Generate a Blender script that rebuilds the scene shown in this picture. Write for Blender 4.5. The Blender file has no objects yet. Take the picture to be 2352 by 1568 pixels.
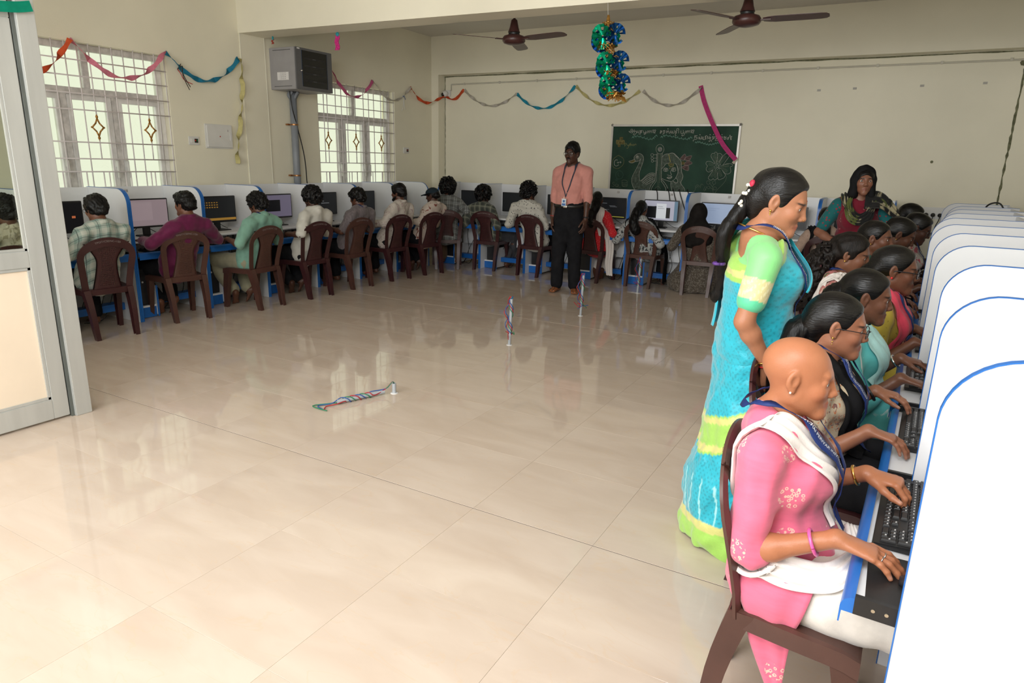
import bpy, bmesh, math, random
import numpy as np
from mathutils import Vector, Matrix
random.seed(7); RNG=np.random.default_rng(7)
SC=bpy.context.scene; COL=SC.collection
PI=math.pi
# ------------------------------------------------------------------ camera
def setup_camera(yaw=29.085,pitch=14.965,roll=1.4695,f=1539.17,h=1.5):
    y,p,r=[math.radians(a) for a in (yaw,pitch,roll)]
    fwd=Vector((-math.sin(y)*math.cos(p),math.cos(y)*math.cos(p),-math.sin(p)))
    right=Vector((math.cos(y),math.sin(y),0)); up=right.cross(fwd)
    r2=right*math.cos(r)+up*math.sin(r); u2=up*math.cos(r)-right*math.sin(r)
    cam=bpy.data.cameras.new('camera'); o=bpy.data.objects.new('camera',cam); COL.objects.link(o)
    cam.sensor_width=36; cam.lens=36*f/2352; cam.clip_start=.02
    o.matrix_world=Matrix(((r2.x,u2.x,-fwd.x,0),(r2.y,u2.y,-fwd.y,0),(r2.z,u2.z,-fwd.z,h),(0,0,0,1)))
    SC.camera=o
setup_camera()
# ------------------------------------------------------------------ world, light, exposure
vs=SC.view_settings; vs.view_transform='Standard'; vs.look='None'; vs.gamma=1; vs.use_curve_mapping=False
vs.exposure=0.70
w=bpy.data.worlds.new('world'); SC.world=w; w.use_nodes=True
bg=w.node_tree.nodes['Background']; bg.inputs[0].default_value=(.95,.955,.82,1); bg.inputs[1].default_value=.66
def area(name,loc,target,sx,sy,power,col):
    l=bpy.data.lights.new(name,'AREA'); l.shape='RECTANGLE'; l.size=sx; l.size_y=sy; l.energy=power; l.color=col
    o=bpy.data.objects.new(name,l); COL.objects.link(o); o.location=loc
    o.rotation_euler=(Vector(target)-Vector(loc)).to_track_quat('-Z','Y').to_euler(); return o
# flash bounced off the ceiling and rear wall beside the photographer
area('bounced_flash',(-.35,-.25,2.95),(-.55,3.0,.6),1.5,1.1,50,(.97,.985,1))
# added soft fill light behind the camera
area('rear_fill',(-2.6,-1.25,1.9),(-3.0,6.0,1.4),4.2,2.2,120,(.95,.98,1))
# ------------------------------------------------------------------ helpers
def prop(o,label=None,cat=None,group=None,kind=None):
    if label: o['label']=label
    if cat: o['category']=cat
    if group: o['group']=group
    if kind: o['kind']=kind
    return o
def root(name,label,cat,loc=(0,0,0),rz=0,group=None):
    o=bpy.data.objects.new(name,None); COL.objects.link(o); o.location=loc; o.rotation_euler=(0,0,rz)
    o.empty_display_size=.05
    return prop(o,label,cat,group)
def addobj(name,me,parent=None,mat=None):
    o=bpy.data.objects.new(name,me); COL.objects.link(o)
    if parent: o.parent=parent
    if mat is not None:
        if not me.materials: me.materials.append(mat)
    return o
def copy_tree(o,parent=None):
    c=o.copy(); COL.objects.link(c); c.parent=parent
    for ch in list(o.children): copy_tree(ch,c)
    return c
def link_nodes(nt,a,b): nt.links.new(a,b)
MATS={}
def mat(name,col,rough=.5,spec=.5,metal=0,var=0,vscale=8,bump=0,bscale=60,emit=0,alpha=1,sheen=0,coat=0,trans=0,stretch=None,col2=None,sss=0,ior=None):
    if name in MATS: return MATS[name]
    m=bpy.data.materials.new(name); m.use_nodes=True; nt=m.node_tree; b=nt.nodes['Principled BSDF']
    b.inputs['Base Color'].default_value=(*col,1); b.inputs['Roughness'].default_value=rough
    b.inputs['Specular IOR Level'].default_value=spec; b.inputs['Metallic'].default_value=metal
    if sheen: b.inputs['Sheen Weight'].default_value=sheen
    if coat: b.inputs['Coat Weight'].default_value=coat; b.inputs['Coat Roughness'].default_value=.06
    if trans: b.inputs['Transmission Weight'].default_value=trans
    if ior: b.inputs['IOR'].default_value=ior
    if alpha<1: b.inputs['Alpha'].default_value=alpha
    if sss: b.inputs['Subsurface Weight'].default_value=sss; b.inputs['Subsurface Radius'].default_value=(.012,.005,.003)
    if emit: b.inputs['Emission Color'].default_value=(*col,1); b.inputs['Emission Strength'].default_value=emit
    tc=nt.nodes.new('ShaderNodeTexCoord'); src=tc.outputs['Object']
    if stretch:
        mp=nt.nodes.new('ShaderNodeMapping'); mp.inputs['Scale'].default_value=stretch; nt.links.new(src,mp.inputs[0]); src=mp.outputs[0]
    n=nt.nodes.new('ShaderNodeTexNoise'); n.inputs['Scale'].default_value=vscale; n.inputs['Detail'].default_value=4; nt.links.new(src,n.inputs['Vector'])
    r=nt.nodes.new('ShaderNodeValToRGB'); 
    c2=col2 or tuple(max(0,min(1,c*(1+var))) for c in col); c1=col if col2 else tuple(c*(1-var) for c in col)
    r.color_ramp.elements[0].color=(*c1,1); r.color_ramp.elements[1].color=(*c2,1)
    r.color_ramp.elements[0].position=.35; r.color_ramp.elements[1].position=.65
    nt.links.new(n.outputs['Fac'],r.inputs[0])
    if var or col2: nt.links.new(r.outputs[0],b.inputs['Base Color'])
    if bump:
        n2=nt.nodes.new('ShaderNodeTexNoise'); n2.inputs['Scale'].default_value=bscale; n2.inputs['Detail'].default_value=3; nt.links.new(src,n2.inputs['Vector'])
        bp=nt.nodes.new('ShaderNodeBump'); bp.inputs['Strength'].default_value=bump; bp.inputs['Distance'].default_value=.004
        nt.links.new(n2.outputs['Fac'],bp.inputs['Height']); nt.links.new(bp.outputs[0],b.inputs['Normal'])
    MATS[name]=m; return m
class MB:
    def __init__(s): s.v=[]; s.f=[]
    def add(s,v,f):
        b=len(s.v); s.v+= [tuple(map(float,p)) for p in v]; s.f+=[tuple(i+b for i in q) for q in f]; return s
    def box(s,x0,y0,z0,x1,y1,z1):
        v=[(x0,y0,z0),(x1,y0,z0),(x1,y1,z0),(x0,y1,z0),(x0,y0,z1),(x1,y0,z1),(x1,y1,z1),(x0,y1,z1)]
        return s.add(v,[(3,2,1,0),(4,5,6,7),(0,1,5,4),(1,2,6,5),(2,3,7,6),(3,0,4,7)])
    def cbox(s,c,d): return s.box(c[0]-d[0]/2,c[1]-d[1]/2,c[2]-d[2]/2,c[0]+d[0]/2,c[1]+d[1]/2,c[2]+d[2]/2)
    def loft(s,rings,cap=True,closed=True):
        n=len(rings[0]); v=[p for r in rings for p in r]; f=[]
        for i in range(len(rings)-1):
            for j in range(n if closed else n-1):
                k=(j+1)%n; f.append((i*n+j,i*n+k,(i+1)*n+k,(i+1)*n+j))
        if cap and closed: f.append(tuple(reversed(range(n)))); f.append(tuple((len(rings)-1)*n+j for j in range(n)))
        return s.add(v,f)
    def tube(s,pts,r,n=6,cap=True):
        P=[Vector(p) for p in pts]; rr=r if isinstance(r,(list,tuple)) else [r]*len(P)
        rings=[]; up=None
        for i,p in enumerate(P):
            t=(P[min(i+1,len(P)-1)]-P[max(i-1,0)]).normalized()
            if up is None: up=t.orthogonal().normalized()
            a=(up-t*up.dot(t)); a=a.normalized() if a.length>1e-6 else t.orthogonal().normalized(); up=a; b=t.cross(a)
            rings.append([p+(a*math.cos(2*PI*k/n)+b*math.sin(2*PI*k/n))*rr[i] for k in range(n)])
        return s.loft(rings,cap)
    def lathe(s,prof,c=(0,0,0),n=16,axis='z'):
        rings=[]
        for r,h in prof:
            ring=[]
            for k in range(n):
                a=2*PI*k/n; x,y=r*math.cos(a),r*math.sin(a)
                p={'z':(x,y,h),'x':(h,x,y),'y':(y,h,x)}[axis]; ring.append((c[0]+p[0],c[1]+p[1],c[2]+p[2]))
            rings.append(ring)
        return s.loft(rings)
    def prism(s,poly,z0,z1,fn=lambda x,y,z:(x,y,z)):
        return s.loft([[fn(x,y,z0) for x,y in poly],[fn(x,y,z1) for x,y in poly]])
    def ball(s,c,r,n=8):
        r=r if isinstance(r,(tuple,list)) else (r,r,r); rings=[]
        for i in range(n+1):
            t=PI*i/n; t=min(max(t,.02),PI-.02)
            rings.append([(c[0]+r[0]*math.sin(t)*math.cos(2*PI*k/(2*n)),c[1]+r[1]*math.sin(t)*math.sin(2*PI*k/(2*n)),c[2]-r[2]*math.cos(t)) for k in range(2*n)])
        return s.loft(rings)
    def mesh(s,name,mt=None,smooth=False,bevel=0,weld=False):
        me=bpy.data.meshes.new(name); me.from_pydata(s.v,[],s.f); 
        if bevel or weld:
            bm=bmesh.new(); bm.from_mesh(me)
            if weld: bmesh.ops.remove_doubles(bm,verts=bm.verts,dist=1e-5)
            bmesh.ops.recalc_face_normals(bm,faces=bm.faces)
            if bevel:
                ed=[e for e in bm.edges if len(e.link_faces)==2 and e.calc_face_angle(0)>.6]
                bmesh.ops.bevel(bm,geom=ed,offset=bevel,segments=2,affect='EDGES',clamp_overlap=True)
            bm.to_mesh(me); bm.free()
        if mt: me.materials.append(mt)
        if smooth:
            me.polygons.foreach_set('use_smooth',[True]*len(me.polygons))
            if smooth!=2: me.set_sharp_from_angle(angle=.7)
        me.update(); return me
    def build(s,name,mt,parent=None,smooth=False,bevel=0,weld=False):
        return addobj(name,s.mesh(name,mt,smooth,bevel,weld),parent)
def bez(pts,n=8):
    """Catmull-Rom through pts"""
    P=[np.array(p,float) for p in pts]; out=[]
    for i in range(len(P)-1):
        p0=P[max(i-1,0)];p1=P[i];p2=P[i+1];p3=P[min(i+2,len(P)-1)]
        for k in range(n):
            t=k/n; out.append(.5*((2*p1)+(-p0+p2)*t+(2*p0-5*p1+4*p2-p3)*t*t+(-p0+3*p1-3*p2+p3)*t**3))
    out.append(P[-1]); return out
def _text_mesh(txt,size,name='text',extr=0.0,align='CENTER'):
    cu=bpy.data.curves.new(name,'FONT'); cu.body=txt; cu.size=size; cu.align_x=align; cu.align_y='CENTER'; cu.extrude=extr; cu.resolution_u=3
    o=bpy.data.objects.new(name,cu); COL.objects.link(o); dg=bpy.context.evaluated_depsgraph_get()
    me=bpy.data.meshes.new_from_object(o.evaluated_get(dg)); bpy.data.objects.remove(o); bpy.data.curves.remove(cu); me.materials.clear(); return me
TXT={(t,a):_text_mesh(t,1.0,'lettering',0,a) for t,a in [('18','CENTER'),('17','CENTER'),('16','CENTER'),('15','CENTER'),('14','CENTER'),('13','CENTER'),('38','CENTER'),('37','CENTER'),('TPGIT/CSE/NC-1/20','CENTER'),('1 2 3 4 5 6 7 8','CENTER'),('THANTHAI PERIYAR INSTITUTE','LEFT'),('INSTITUTE OF TECHNOLOGY','LEFT'),('TECHNOLOGY','LEFT'),('THANTHAI PERIYAR INSTITUTE OF TECHNOLOGY','LEFT')]}
def text_mesh(txt,size,name='text',extr=0.0,align='CENTER'):
    me=TXT[(txt,align)].copy(); me.name=name; me.transform(Matrix.Scale(size,4)); return me
def text_obj(txt,size,M,mt,parent,name='lettering'):
    me=text_mesh(txt,size,name); me.transform(M); me.materials.append(mt); return addobj(name,me,parent)
def frame(o,x,y,z): # matrix from origin and axes
    o,x,y,z=[Vector(a) for a in (o,x,y,z)]
    return Matrix(((x.x,y.x,z.x,o.x),(x.y,y.y,z.y,o.y),(x.z,y.z,z.z,o.z),(0,0,0,1)))
# ------------------------------------------------------------------ materials of the setting
def wall_material(name,col):
    m=mat(name,col,.62,.35,var=.035,vscale=1.3,bump=.12,bscale=90); return m
WALL=wall_material('cream_wall_paint',(.87,.825,.67)); CEIL=wall_material('ceiling_paint',(.70,.67,.61))
GROUT=mat('grout',(.50,.40,.30),.8,var=.1); CRACK=mat('crack_dark',(.16,.16,.09),.9,var=.3,vscale=30)
WHITE=mat('white_laminate',(.80,.81,.83),.32,.5,var=.015,vscale=3); WHITEP=mat('white_plastic',(.74,.73,.70),.4,var=.03)
BLUE=mat('blue_edge_band',(.016,.14,.49),.32,.5,var=.06,vscale=5); BLACKP=mat('black_plastic',(.012,.012,.013),.38,.5,var=.15,vscale=20)
ALU=mat('aluminium',(.56,.57,.55),.36,.5,.35,var=.05,vscale=14,stretch=(1,1,.1)); BEIGEP=mat('beige_panel',(.86,.73,.58),.45,var=.02,vscale=4)
UPVC=mat('white_upvc_taped',(.80,.78,.78),.45,var=.10,vscale=9); UPVCD=mat('grey_tape_residue',(.66,.63,.62),.6,var=.16,vscale=18)
GRILLE=mat('grille_paint',(.74,.68,.69),.45,var=.05); GOLDP=mat('gold_paint',(.45,.22,.05),.4,.5,.5,var=.15,vscale=40)
def glass(name,tint=(.9,.95,.9),rough=0.0):
    m=bpy.data.materials.new(name); m.use_nodes=True; nt=m.node_tree; nt.nodes.clear()
    out=nt.nodes.new('ShaderNodeOutputMaterial'); mx=nt.nodes.new('ShaderNodeMixShader'); t=nt.nodes.new('ShaderNodeBsdfTransparent'); g=nt.nodes.new('ShaderNodeBsdfGlossy')
    lw=nt.nodes.new('ShaderNodeLayerWeight'); lw.inputs[0].default_value=.5; pw=nt.nodes.new('ShaderNodeMath'); pw.operation='POWER'; pw.inputs[1].default_value=5; nt.links.new(lw.outputs['Facing'],pw.inputs[0]); fr=nt.nodes.new('ShaderNodeMath'); fr.operation='MULTIPLY_ADD'; fr.inputs[1].default_value=.7; fr.inputs[2].default_value=.035; nt.links.new(pw.outputs[0],fr.inputs[0]); t.inputs[0].default_value=(*tint,1); g.inputs['Roughness'].default_value=rough
    nt.links.new(fr.outputs[0],mx.inputs[0]); nt.links.new(t.outputs[0],mx.inputs[1]); nt.links.new(g.outputs[0],mx.inputs[2]); nt.links.new(mx.outputs[0],out.inputs[0]); return m
GLASS=glass('window_glass',(.93,.96,.90)); GLASSD=glass('partition_glass',(.80,.83,.78))
def tile_material():
    m=bpy.data.materials.new('polished_beige_tile'); m.use_nodes=True; nt=m.node_tree; b=nt.nodes['Principled BSDF']; N=nt.nodes.new; L=nt.links.new
    tc=N('ShaderNodeTexCoord'); oi=N('ShaderNodeObjectInfo'); ad=N('ShaderNodeVectorMath'); ad.operation='ADD'; sc=N('ShaderNodeVectorMath'); sc.operation='SCALE'; cb=N('ShaderNodeCombineXYZ')
    for i in range(3): L(oi.outputs['Random'],cb.inputs[i])
    L(cb.outputs[0],sc.inputs[0]); sc.inputs['Scale'].default_value=23; L(tc.outputs['Object'],ad.inputs[0]); L(sc.outputs[0],ad.inputs[1])
    mp=N('ShaderNodeMapping'); mp.inputs['Rotation'].default_value=(0,0,.7); mp.inputs['Scale'].default_value=(1,3.2,1); L(ad.outputs[0],mp.inputs[0])
    n=N('ShaderNodeTexNoise'); n.inputs['Scale'].default_value=2.2; n.inputs['Detail'].default_value=6; n.inputs['Distortion'].default_value=.6; L(mp.outputs[0],n.inputs['Vector'])
    r=N('ShaderNodeValToRGB'); e=r.color_ramp.elements; e[0].position=.3; e[0].color=(.575,.465,.375,1); e[1].position=.7; e[1].color=(.645,.54,.45,1); L(n.outputs['Fac'],r.inputs[0])
    v=N('ShaderNodeTexNoise'); v.inputs['Scale'].default_value=1.5; v.inputs['Detail'].default_value=5; v.inputs['Distortion'].default_value=1.6; L(mp.outputs[0],v.inputs['Vector'])
    vr=N('ShaderNodeValToRGB'); e=vr.color_ramp.elements; e[0].position=.492; e[0].color=(0,0,0,1); e[1].position=.5; e[1].color=(1,1,1,1); x=vr.color_ramp.elements.new(.508); x.color=(0,0,0,1); L(v.outputs['Fac'],vr.inputs[0])
    mx=N('ShaderNodeMixRGB'); mx.inputs[2].default_value=(.62,.46,.31,1); mu=N('ShaderNodeMath'); mu.operation='MULTIPLY'; mu.inputs[1].default_value=.35; L(vr.outputs[0],mu.inputs[0]); L(mu.outputs[0],mx.inputs[0]); L(r.outputs[0],mx.inputs[1]); L(mx.outputs[0],b.inputs['Base Color'])
    b.inputs['Roughness'].default_value=.045; b.inputs['Specular IOR Level'].default_value=.5; b.inputs['IOR'].default_value=1.5
    return m
TILE=tile_material()
XL,XR,YB,YF,ZC=-6.5,1.45,9.1,-1.5,3.3
# ------------------------------------------------------------------ floor with its tiles
fl=MB().box(XL-.2,YF-.2,-.14,XR+.2,YB+.2,-.0125).build('floor',GROUT); prop(fl,'polished beige tiled floor','floor',kind='structure')
T=.577; g=.00035
xs=[XL]+[-1.45+T*k for k in range(-8,6) if XL+.03<-1.45+T*k<XR]+[XR]; ys=[YF]+[2.29+T*k for k in range(-7,13) if YF+.03<2.29+T*k<YB]+[YB]
tcache={}
for i in range(len(xs)-1):
    for j in range(len(ys)-1):
        a,b=xs[i]+g,xs[i+1]-g; c,d=ys[j]+g,ys[j+1]-g
        for q in (2.29,2.29+6*T):
            if abs(ys[j]-q)<.01: c+=.0022
            if abs(ys[j+1]-q)<.01: d-=.0022
        k=(round(b-a,3),round(d-c,4))
        if k not in tcache:
            hx,hy=(b-a)/2,(d-c)/2; e=.0004
            tcache[k]=MB().loft([[(-hx,-hy,-.012),(hx,-hy,-.012),(hx,hy,-.012),(-hx,hy,-.012)],[(-hx,-hy,-e),(hx,-hy,-e),(hx,hy,-e),(-hx,hy,-e)],[(-hx+e,-hy+e,0),(hx-e,-hy+e,0),(hx-e,hy-e,0),(-hx+e,hy-e,0)]]).mesh('tile',TILE)
        o=addobj('tile',tcache[k],fl); o.location=((a+b)/2,(c+d)/2,0)
for q in (2.29,2.29+6*T): MB().box(XL,q-.0022,-.0124,XR,q+.0022,-.0016).build('joint_strip',mat('dark_joint',(.035,.03,.03),.8,var=.2,vscale=20),fl)
# ------------------------------------------------------------------ walls
def wall_boxes(name,boxes,mt,label,kind='structure'):
    m=MB()
    for b in boxes: m.box(*b)
    return prop(m.build(name,mt),label,'wall' if name.startswith('wall') else name.split('_')[0],kind=kind)
W1=(3.02,4.50); W2=(6.52,8.03); ZS,ZT=.95,2.43
t=XL-.24
wall_boxes('wall_left',[(t,YF-.2,0,XL,W1[0],ZC),(t,W1[1],0,XL,W2[0],ZC),(t,W2[1],0,XL,YB+.2,ZC)]+[(t,a,0,XL,b,ZS) for a,b in (W1,W2)]+[(t,a,ZT,XL,b,ZC) for a,b in (W1,W2)],WALL,'cream wall on the left with two grilled windows')
wall_boxes('wall_back',[(XL,YB,0,XR+.2,YB+.2,ZC)],WALL,'cream back wall behind the green chalkboard')
wall_boxes('wall_right',[(XR,YF-.2,0,XR+.2,YB,ZC)],WALL,'cream wall behind the right hand desks')
wall_boxes('wall_front',[(XL,YF-.2,0,XR,YF,ZC)],WALL,'cream wall behind the photographer')
wall_boxes('ceiling',[(XL-.24,YF-.2,ZC,XR+.2,YB+.2,ZC+.15)],CEIL,'off white ceiling slab')
# beams, columns
bm=MB(); z0=2.78
q=[(-6.5,5.39),(XR,5.80),(XR,6.02),(-6.5,5.73)]
bm.loft([[(x,y,z0) for x,y in q],[(x,y,ZC) for x,y in q]]); prop(bm.build('trim_1',WALL),'deep cream ceiling beam crossing the room','beam',kind='structure')
prop(MB().box(XL,8.93,2.755,XR,YB,ZC).build('trim_2',WALL),'cream beam along the top of the back wall','beam',kind='structure')
prop(MB().box(XL,8.93,0,-6.37,YB,2.755).build('trim_3',WALL),'cream corner column at the back left','column',kind='structure')
prop(MB().box(XL,5.40,0,XL+.012,5.73,2.78).build('trim_4',WALL),'shallow cream pilaster below the ceiling beam','column',kind='structure')
# cracks: thin dark jagged joints on the back wall
def jag(p,qq,nrm,wd,n=26,seed=1):
    r=random.Random(seed); p=Vector(p);qq=Vector(qq); d=(qq-p); s=d.normalized().cross(Vector(nrm)); rings=[]
    for i in range(n+1):
        c=p+d*(i/n)+s*r.uniform(-.3,.3)*wd; h=wd*r.uniform(.35,1.2)
        rings.append([c-s*h,c-s*h+Vector(nrm)*.003,c+s*h+Vector(nrm)*.003,c+s*h])
    return MB().loft(rings)
for n,(a,b,wd) in enumerate([((-6.37,YB,2.745),(XR,YB,2.745),.010),((-6.36,YB,1.0),(-6.36,YB,2.74),.006),((.95,YB,1.1),(.95,YB,2.6),.012)]):
    prop(jag(a,b,(0,-1,0),wd,40,n).build('trim_%d'%(5+n),CRACK),['dark green crack under the back beam','dark vertical crack in the back left corner','dark vertical crack near the right end of the back wall'][n],'crack',kind='structure')
for n,yy in enumerate((5.40,5.73)):
    prop(MB().box(XL+.012,yy-.004,0,XL+.0145,yy+.004,2.78).build('trim_%d'%(8+n),wall_material('groove_paint',(.90,.87,.74))),'pale vertical plaster joint on the left wall','joint',kind='structure')
# ------------------------------------------------------------------ windows
HB=[2.28,2.145,2.0,1.86,1.58,1.435,1.32]
def window(name,y0,y1,dy,label):
    r=root(name,label,'window'); r['kind']='structure'
    X=XL-.13; fw=.055; yc=(y0+y1)/2
    def fr(a,b,c,d,nm='window_frame',mt=UPVC,x0=X-.03,x1=X+.03): return MB().box(x0,a,c,x1,b,d).build(nm,mt,r,bevel=.004)
    fr(y0,y1,ZT-fw,ZT,mt=UPVCD); fr(y0,y1,ZS,ZS+fw); fr(y0,y0+fw,ZS+fw,ZT-fw); fr(y1-fw,y1,ZS+fw,ZT-fw)
    fr(y0+fw,y1-fw,1.99,2.055,mt=UPVCD); fr(yc-.03,yc+.03,2.055,ZT-fw,mt=UPVCD)
    w3=(y1-y0-2*fw)/3
    for k in (1,2): fr(y0+fw+w3*k-.0299,y0+fw+w3*k+.0299,ZS+fw,1.99,'mullion',UPVCD)
    for k in range(3):
        a=y0+fw+w3*k+.03*(k>0); b=y0+fw+w3*(k+1)-.03*(k<2); s=.042
        f=MB(); f.box(X-.02,a,ZS+fw,X+.036,b,ZS+fw+s).box(X-.02,a,1.99-s,X+.036,b,1.99).box(X-.02,a,ZS+fw+s,X+.036,a+s,1.99-s).box(X-.02,b-s,ZS+fw+s,X+.036,b,1.99-s)
        cs=f.build('casement',UPVC,r,bevel=.003)
        MB().box(X-.004,a+s,ZS+fw+s,X+.004,b-s,1.99-s).build('pane',GLASS,cs)
        hb=MB(); yy=b-.02 if k<2 else a+.02
        hb.box(X+.036,yy-.012,1.36,X+.05,yy+.012,1.44).box(X+.05,yy-.009,1.26,X+.068,yy+.009,1.42); hb.build('window_handle',WHITEP,cs,bevel=.003)
    for k in range(2):
        a,b=(y0+fw,yc-.03) if k==0 else (yc+.03,y1-fw); MB().box(X-.004,a,2.055,X+.004,b,ZT-fw).build('pane',GLASS,r)
    # grille bars at the inner face
    xg=XL-.015
    for z in HB: MB().tube([(xg,y0,z),(xg,y1,z)],.0062,6).build('grille_bar',GRILLE,r,smooth=2)
    nb=14; dd=(y1-y0)/nb
    for k in range(nb+1):
        yy=y0+.012+(y1-y0-.024)*k/nb
        on=any(abs(yy-d)<.055 for d in dy); 
        if k%4==1 : segs=[(ZS,1.32),(1.435,ZT)]
        else: segs=[(ZS,ZT)]
        for d in dy:
            if abs(yy-d)<.055: yy=d; segs=[(ZS,1.32),(1.435,1.63),(1.80,ZT)]
        for a,b in segs: MB().tube([(xg,yy,a),(xg,yy,b)],.0055,6).build('grille_bar',GRILLE,r,smooth=2)
    for k in range(nb):
        if k%2: yy=y0+.012+(y1-y0-.024)*(k+.5)/nb; MB().tube([(xg,yy,ZS),(xg,yy,1.32)],.0055,6).build('grille_bar',GRILLE,r,smooth=2)
    for d in dy:
        m=MB(); hw,hh=.052,.078
        pts=[(0,-hh),(.018,-.035),(hw,0),(.018,.035),(0,hh),(-.018,.035),(-hw,0),(-.018,-.035)]
        pts=[(p[0],p[1]) for p in pts]
        for i in range(8):
            a,b=pts[i],pts[(i+1)%8]; m.tube([(xg,d+a[0],1.715+a[1]),(xg,d+b[0],1.715+b[1])],.0075,5)
        for s in (-1,1): 
            m.ball((xg,d,1.715+s*.093),(.008,.014,.016),4); m.ball((xg,d+s*.056,1.715),(.008,.010,.009),4); m.ball((xg,d,1.715+s*.11),(.006,.007,.01),4)
        m.build('grille_ornament',GOLDP,r,smooth=2)
    return r
window('window_1',*W1,[3.24,3.76,4.27],'white grilled window with gold diamonds nearest the glazed partition')
window('window_2',*W2,[6.70,7.22,7.74],'white grilled window with gold diamonds beside the network cabinet')
# ------------------------------------------------------------------ aluminium partition with door (left foreground)
pr=root('door_1','aluminium framed glazed partition door at the left edge','door',(-4.05,0,0)); pr['kind']='structure'
MB().box(-.05,1.97,0,.05,2.06,3.29).build('post',ALU,pr,bevel=.003)
MB().box(-.03,1.955,0,.03,1.97,3.29).build('post',mat('dark_gasket',(.10,.11,.10),.6,var=.1),pr)
y1=1.95; y0=.55
for a,b,z0,z1 in [(y1-.085,y1,.012,2.14),(y0,y0+.085,.012,2.14)]: MB().box(-.022,a,z0,.022,b,z1).build('stile',ALU,pr,bevel=.003)
for z0,z1 in [(.012,.13),(.885,.975),(2.05,2.14),(2.14,2.24),(3.2,3.29)]: MB().box(-.022,y0+(.085 if z1<2.2 else 0),z0,.022,y1-(.085 if z1<2.2 else 0),z1).build('rail',ALU,pr,bevel=.003)
for z0,z1 in [(.13,.885)]:
    m=MB(); yy0,yy1=y0+.085,y1-.085
    m.box(-.008,yy0,z0,.008,yy1,z1); m.build('door_panel',BEIGEP,pr)
    m=MB(); e=.016
    for a,b,c,d in [(yy0,yy1,z0,z0+e),(yy0,yy1,z1-e,z1),(yy0,yy0+e,z0,z1),(yy1-e,yy1,z0,z1)]: m.box(.008,a,c,.018,b,d)
    m.build('glazing_bead',ALU,pr,bevel=.002)
m=MB(); e=.014
for a,b,c,d in [(yy0,yy1,.975,.975+e),(yy0,yy1,2.05-e,2.05),(yy0,yy0+e,.975,2.05),(yy1-e,yy1,.975,2.05)]: m.box(.004,a,c,.018,b,d)
m.build('glazing_bead',ALU,pr,bevel=.002)
MB().box(-.003,yy0,.975,.003,yy1,2.05).build('pane',GLASSD,pr)
MB().box(-.008,y0,2.24,.008,y1,3.2).build('door_panel',BEIGEP,pr)
MB().box(-.05,.46,0,.05,.55,3.29).build('post',ALU,pr,bevel=.003)
# ------------------------------------------------------------------ desks
ZTOP=1.19; WT=.735; U=.735
def side_poly(d,zt=ZTOP,r=.13,n=8):
    p=[(0,.0),(d,.0)]
    p+=[(d-r+r*math.sin(a),zt-r+r*math.cos(a)) for a in [PI/2-PI/2*k/n for k in range(n+1)]]
    p+=[(0,zt)]
    return p
# desk local frame: back at y=0 facing +y is the user side (depth to y=D); width along x from 0..U ; partition at x=0 and x=U
D=.585
def make_desk():
    r=root('cubicle_desk','x','desk')
    MB().box(.018,0,.03,U-.018,.018,ZTOP-.004).build('back_panel',WHITE,r,bevel=.0015)
    th=.0165
    for x in (.0015,U-th-.0015):
        poly=side_poly(D)
        sp=MB().loft([[(x,y,z) for y,z in poly],[(x+th,y,z) for y,z in poly]]).build('side_partition',WHITE,r,bevel=.001)
        # blue edge band along front and top round
        rr=.13; pts=[(D,0.0)]+[(D-rr+rr*math.sin(a),ZTOP-rr+rr*math.cos(a)) for a in [PI/2-PI/2*k/10 for k in range(11)]]+[(0,ZTOP)]
        rings=[]
        for i,(y,z) in enumerate(pts):
            a=pts[max(i-1,0)]; b=pts[min(i+1,len(pts)-1)]; ty,tz=b[0]-a[0],b[1]-a[1]; l=math.hypot(ty,tz); ny,nz=tz/l,-ty/l
            rings.append([(x-.0008,y,z),(x-.0008,y+ny*.0022,z+nz*.0022),(x+th+.0008,y+ny*.0022,z+nz*.0022),(x+th+.0008,y,z)])
        MB().loft(rings).build('edge_band',BLUE,sp,smooth=True)
    # worktop with rounded front
    wt=MB(); yf=D-.03; rings=[]
    pr=[(.019,WT-.028),(yf-.014,WT-.028)]+[(yf-.014+.014*math.sin(a),WT-.014-.014*math.cos(a)) for a in [PI*k/6 for k in range(1,6)]]+[(yf-.014,WT),(.019,WT)]
    wt.loft([[(.0185,y,z) for y,z in pr],[(U-.0185,y,z) for y,z in pr]]).build('worktop',WHITE,r,smooth=True)
    MB().box(.0185,.20,.30,U-.0185,.215,WT-.029).build('modesty_panel',WHITE,r)
    # keyboard tray is added per desk; footrest, cpu stand
    MB().box(.0185,.25,.14,U-.235,.37,.158).box(.0185,.352,.095,U-.235,.37,.139).build('footrest',BLUE,r)
    cs=root('cpu_stand','','',); 
    for k in ('label','category'): 
        if k in cs: del cs[k]
    cs.parent=r
    x0=U-.235; 
    MB().box(x0,.03,.02,x0+.016,.49,.30).build('stand_side',WHITE,cs); MB().box(x0+.016,.03,.10,U-.019,.47,.116).build('stand_shelf',WHITE,cs)
    MB().box(x0-.001,.4905,.005,x0+.017,.493,.30).build('stand_edge',BLUE,cs); MB().box(x0+.016,.455,.004,U-.019,.472,.099).build('stand_plinth',BLUE,cs)
    return r
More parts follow.
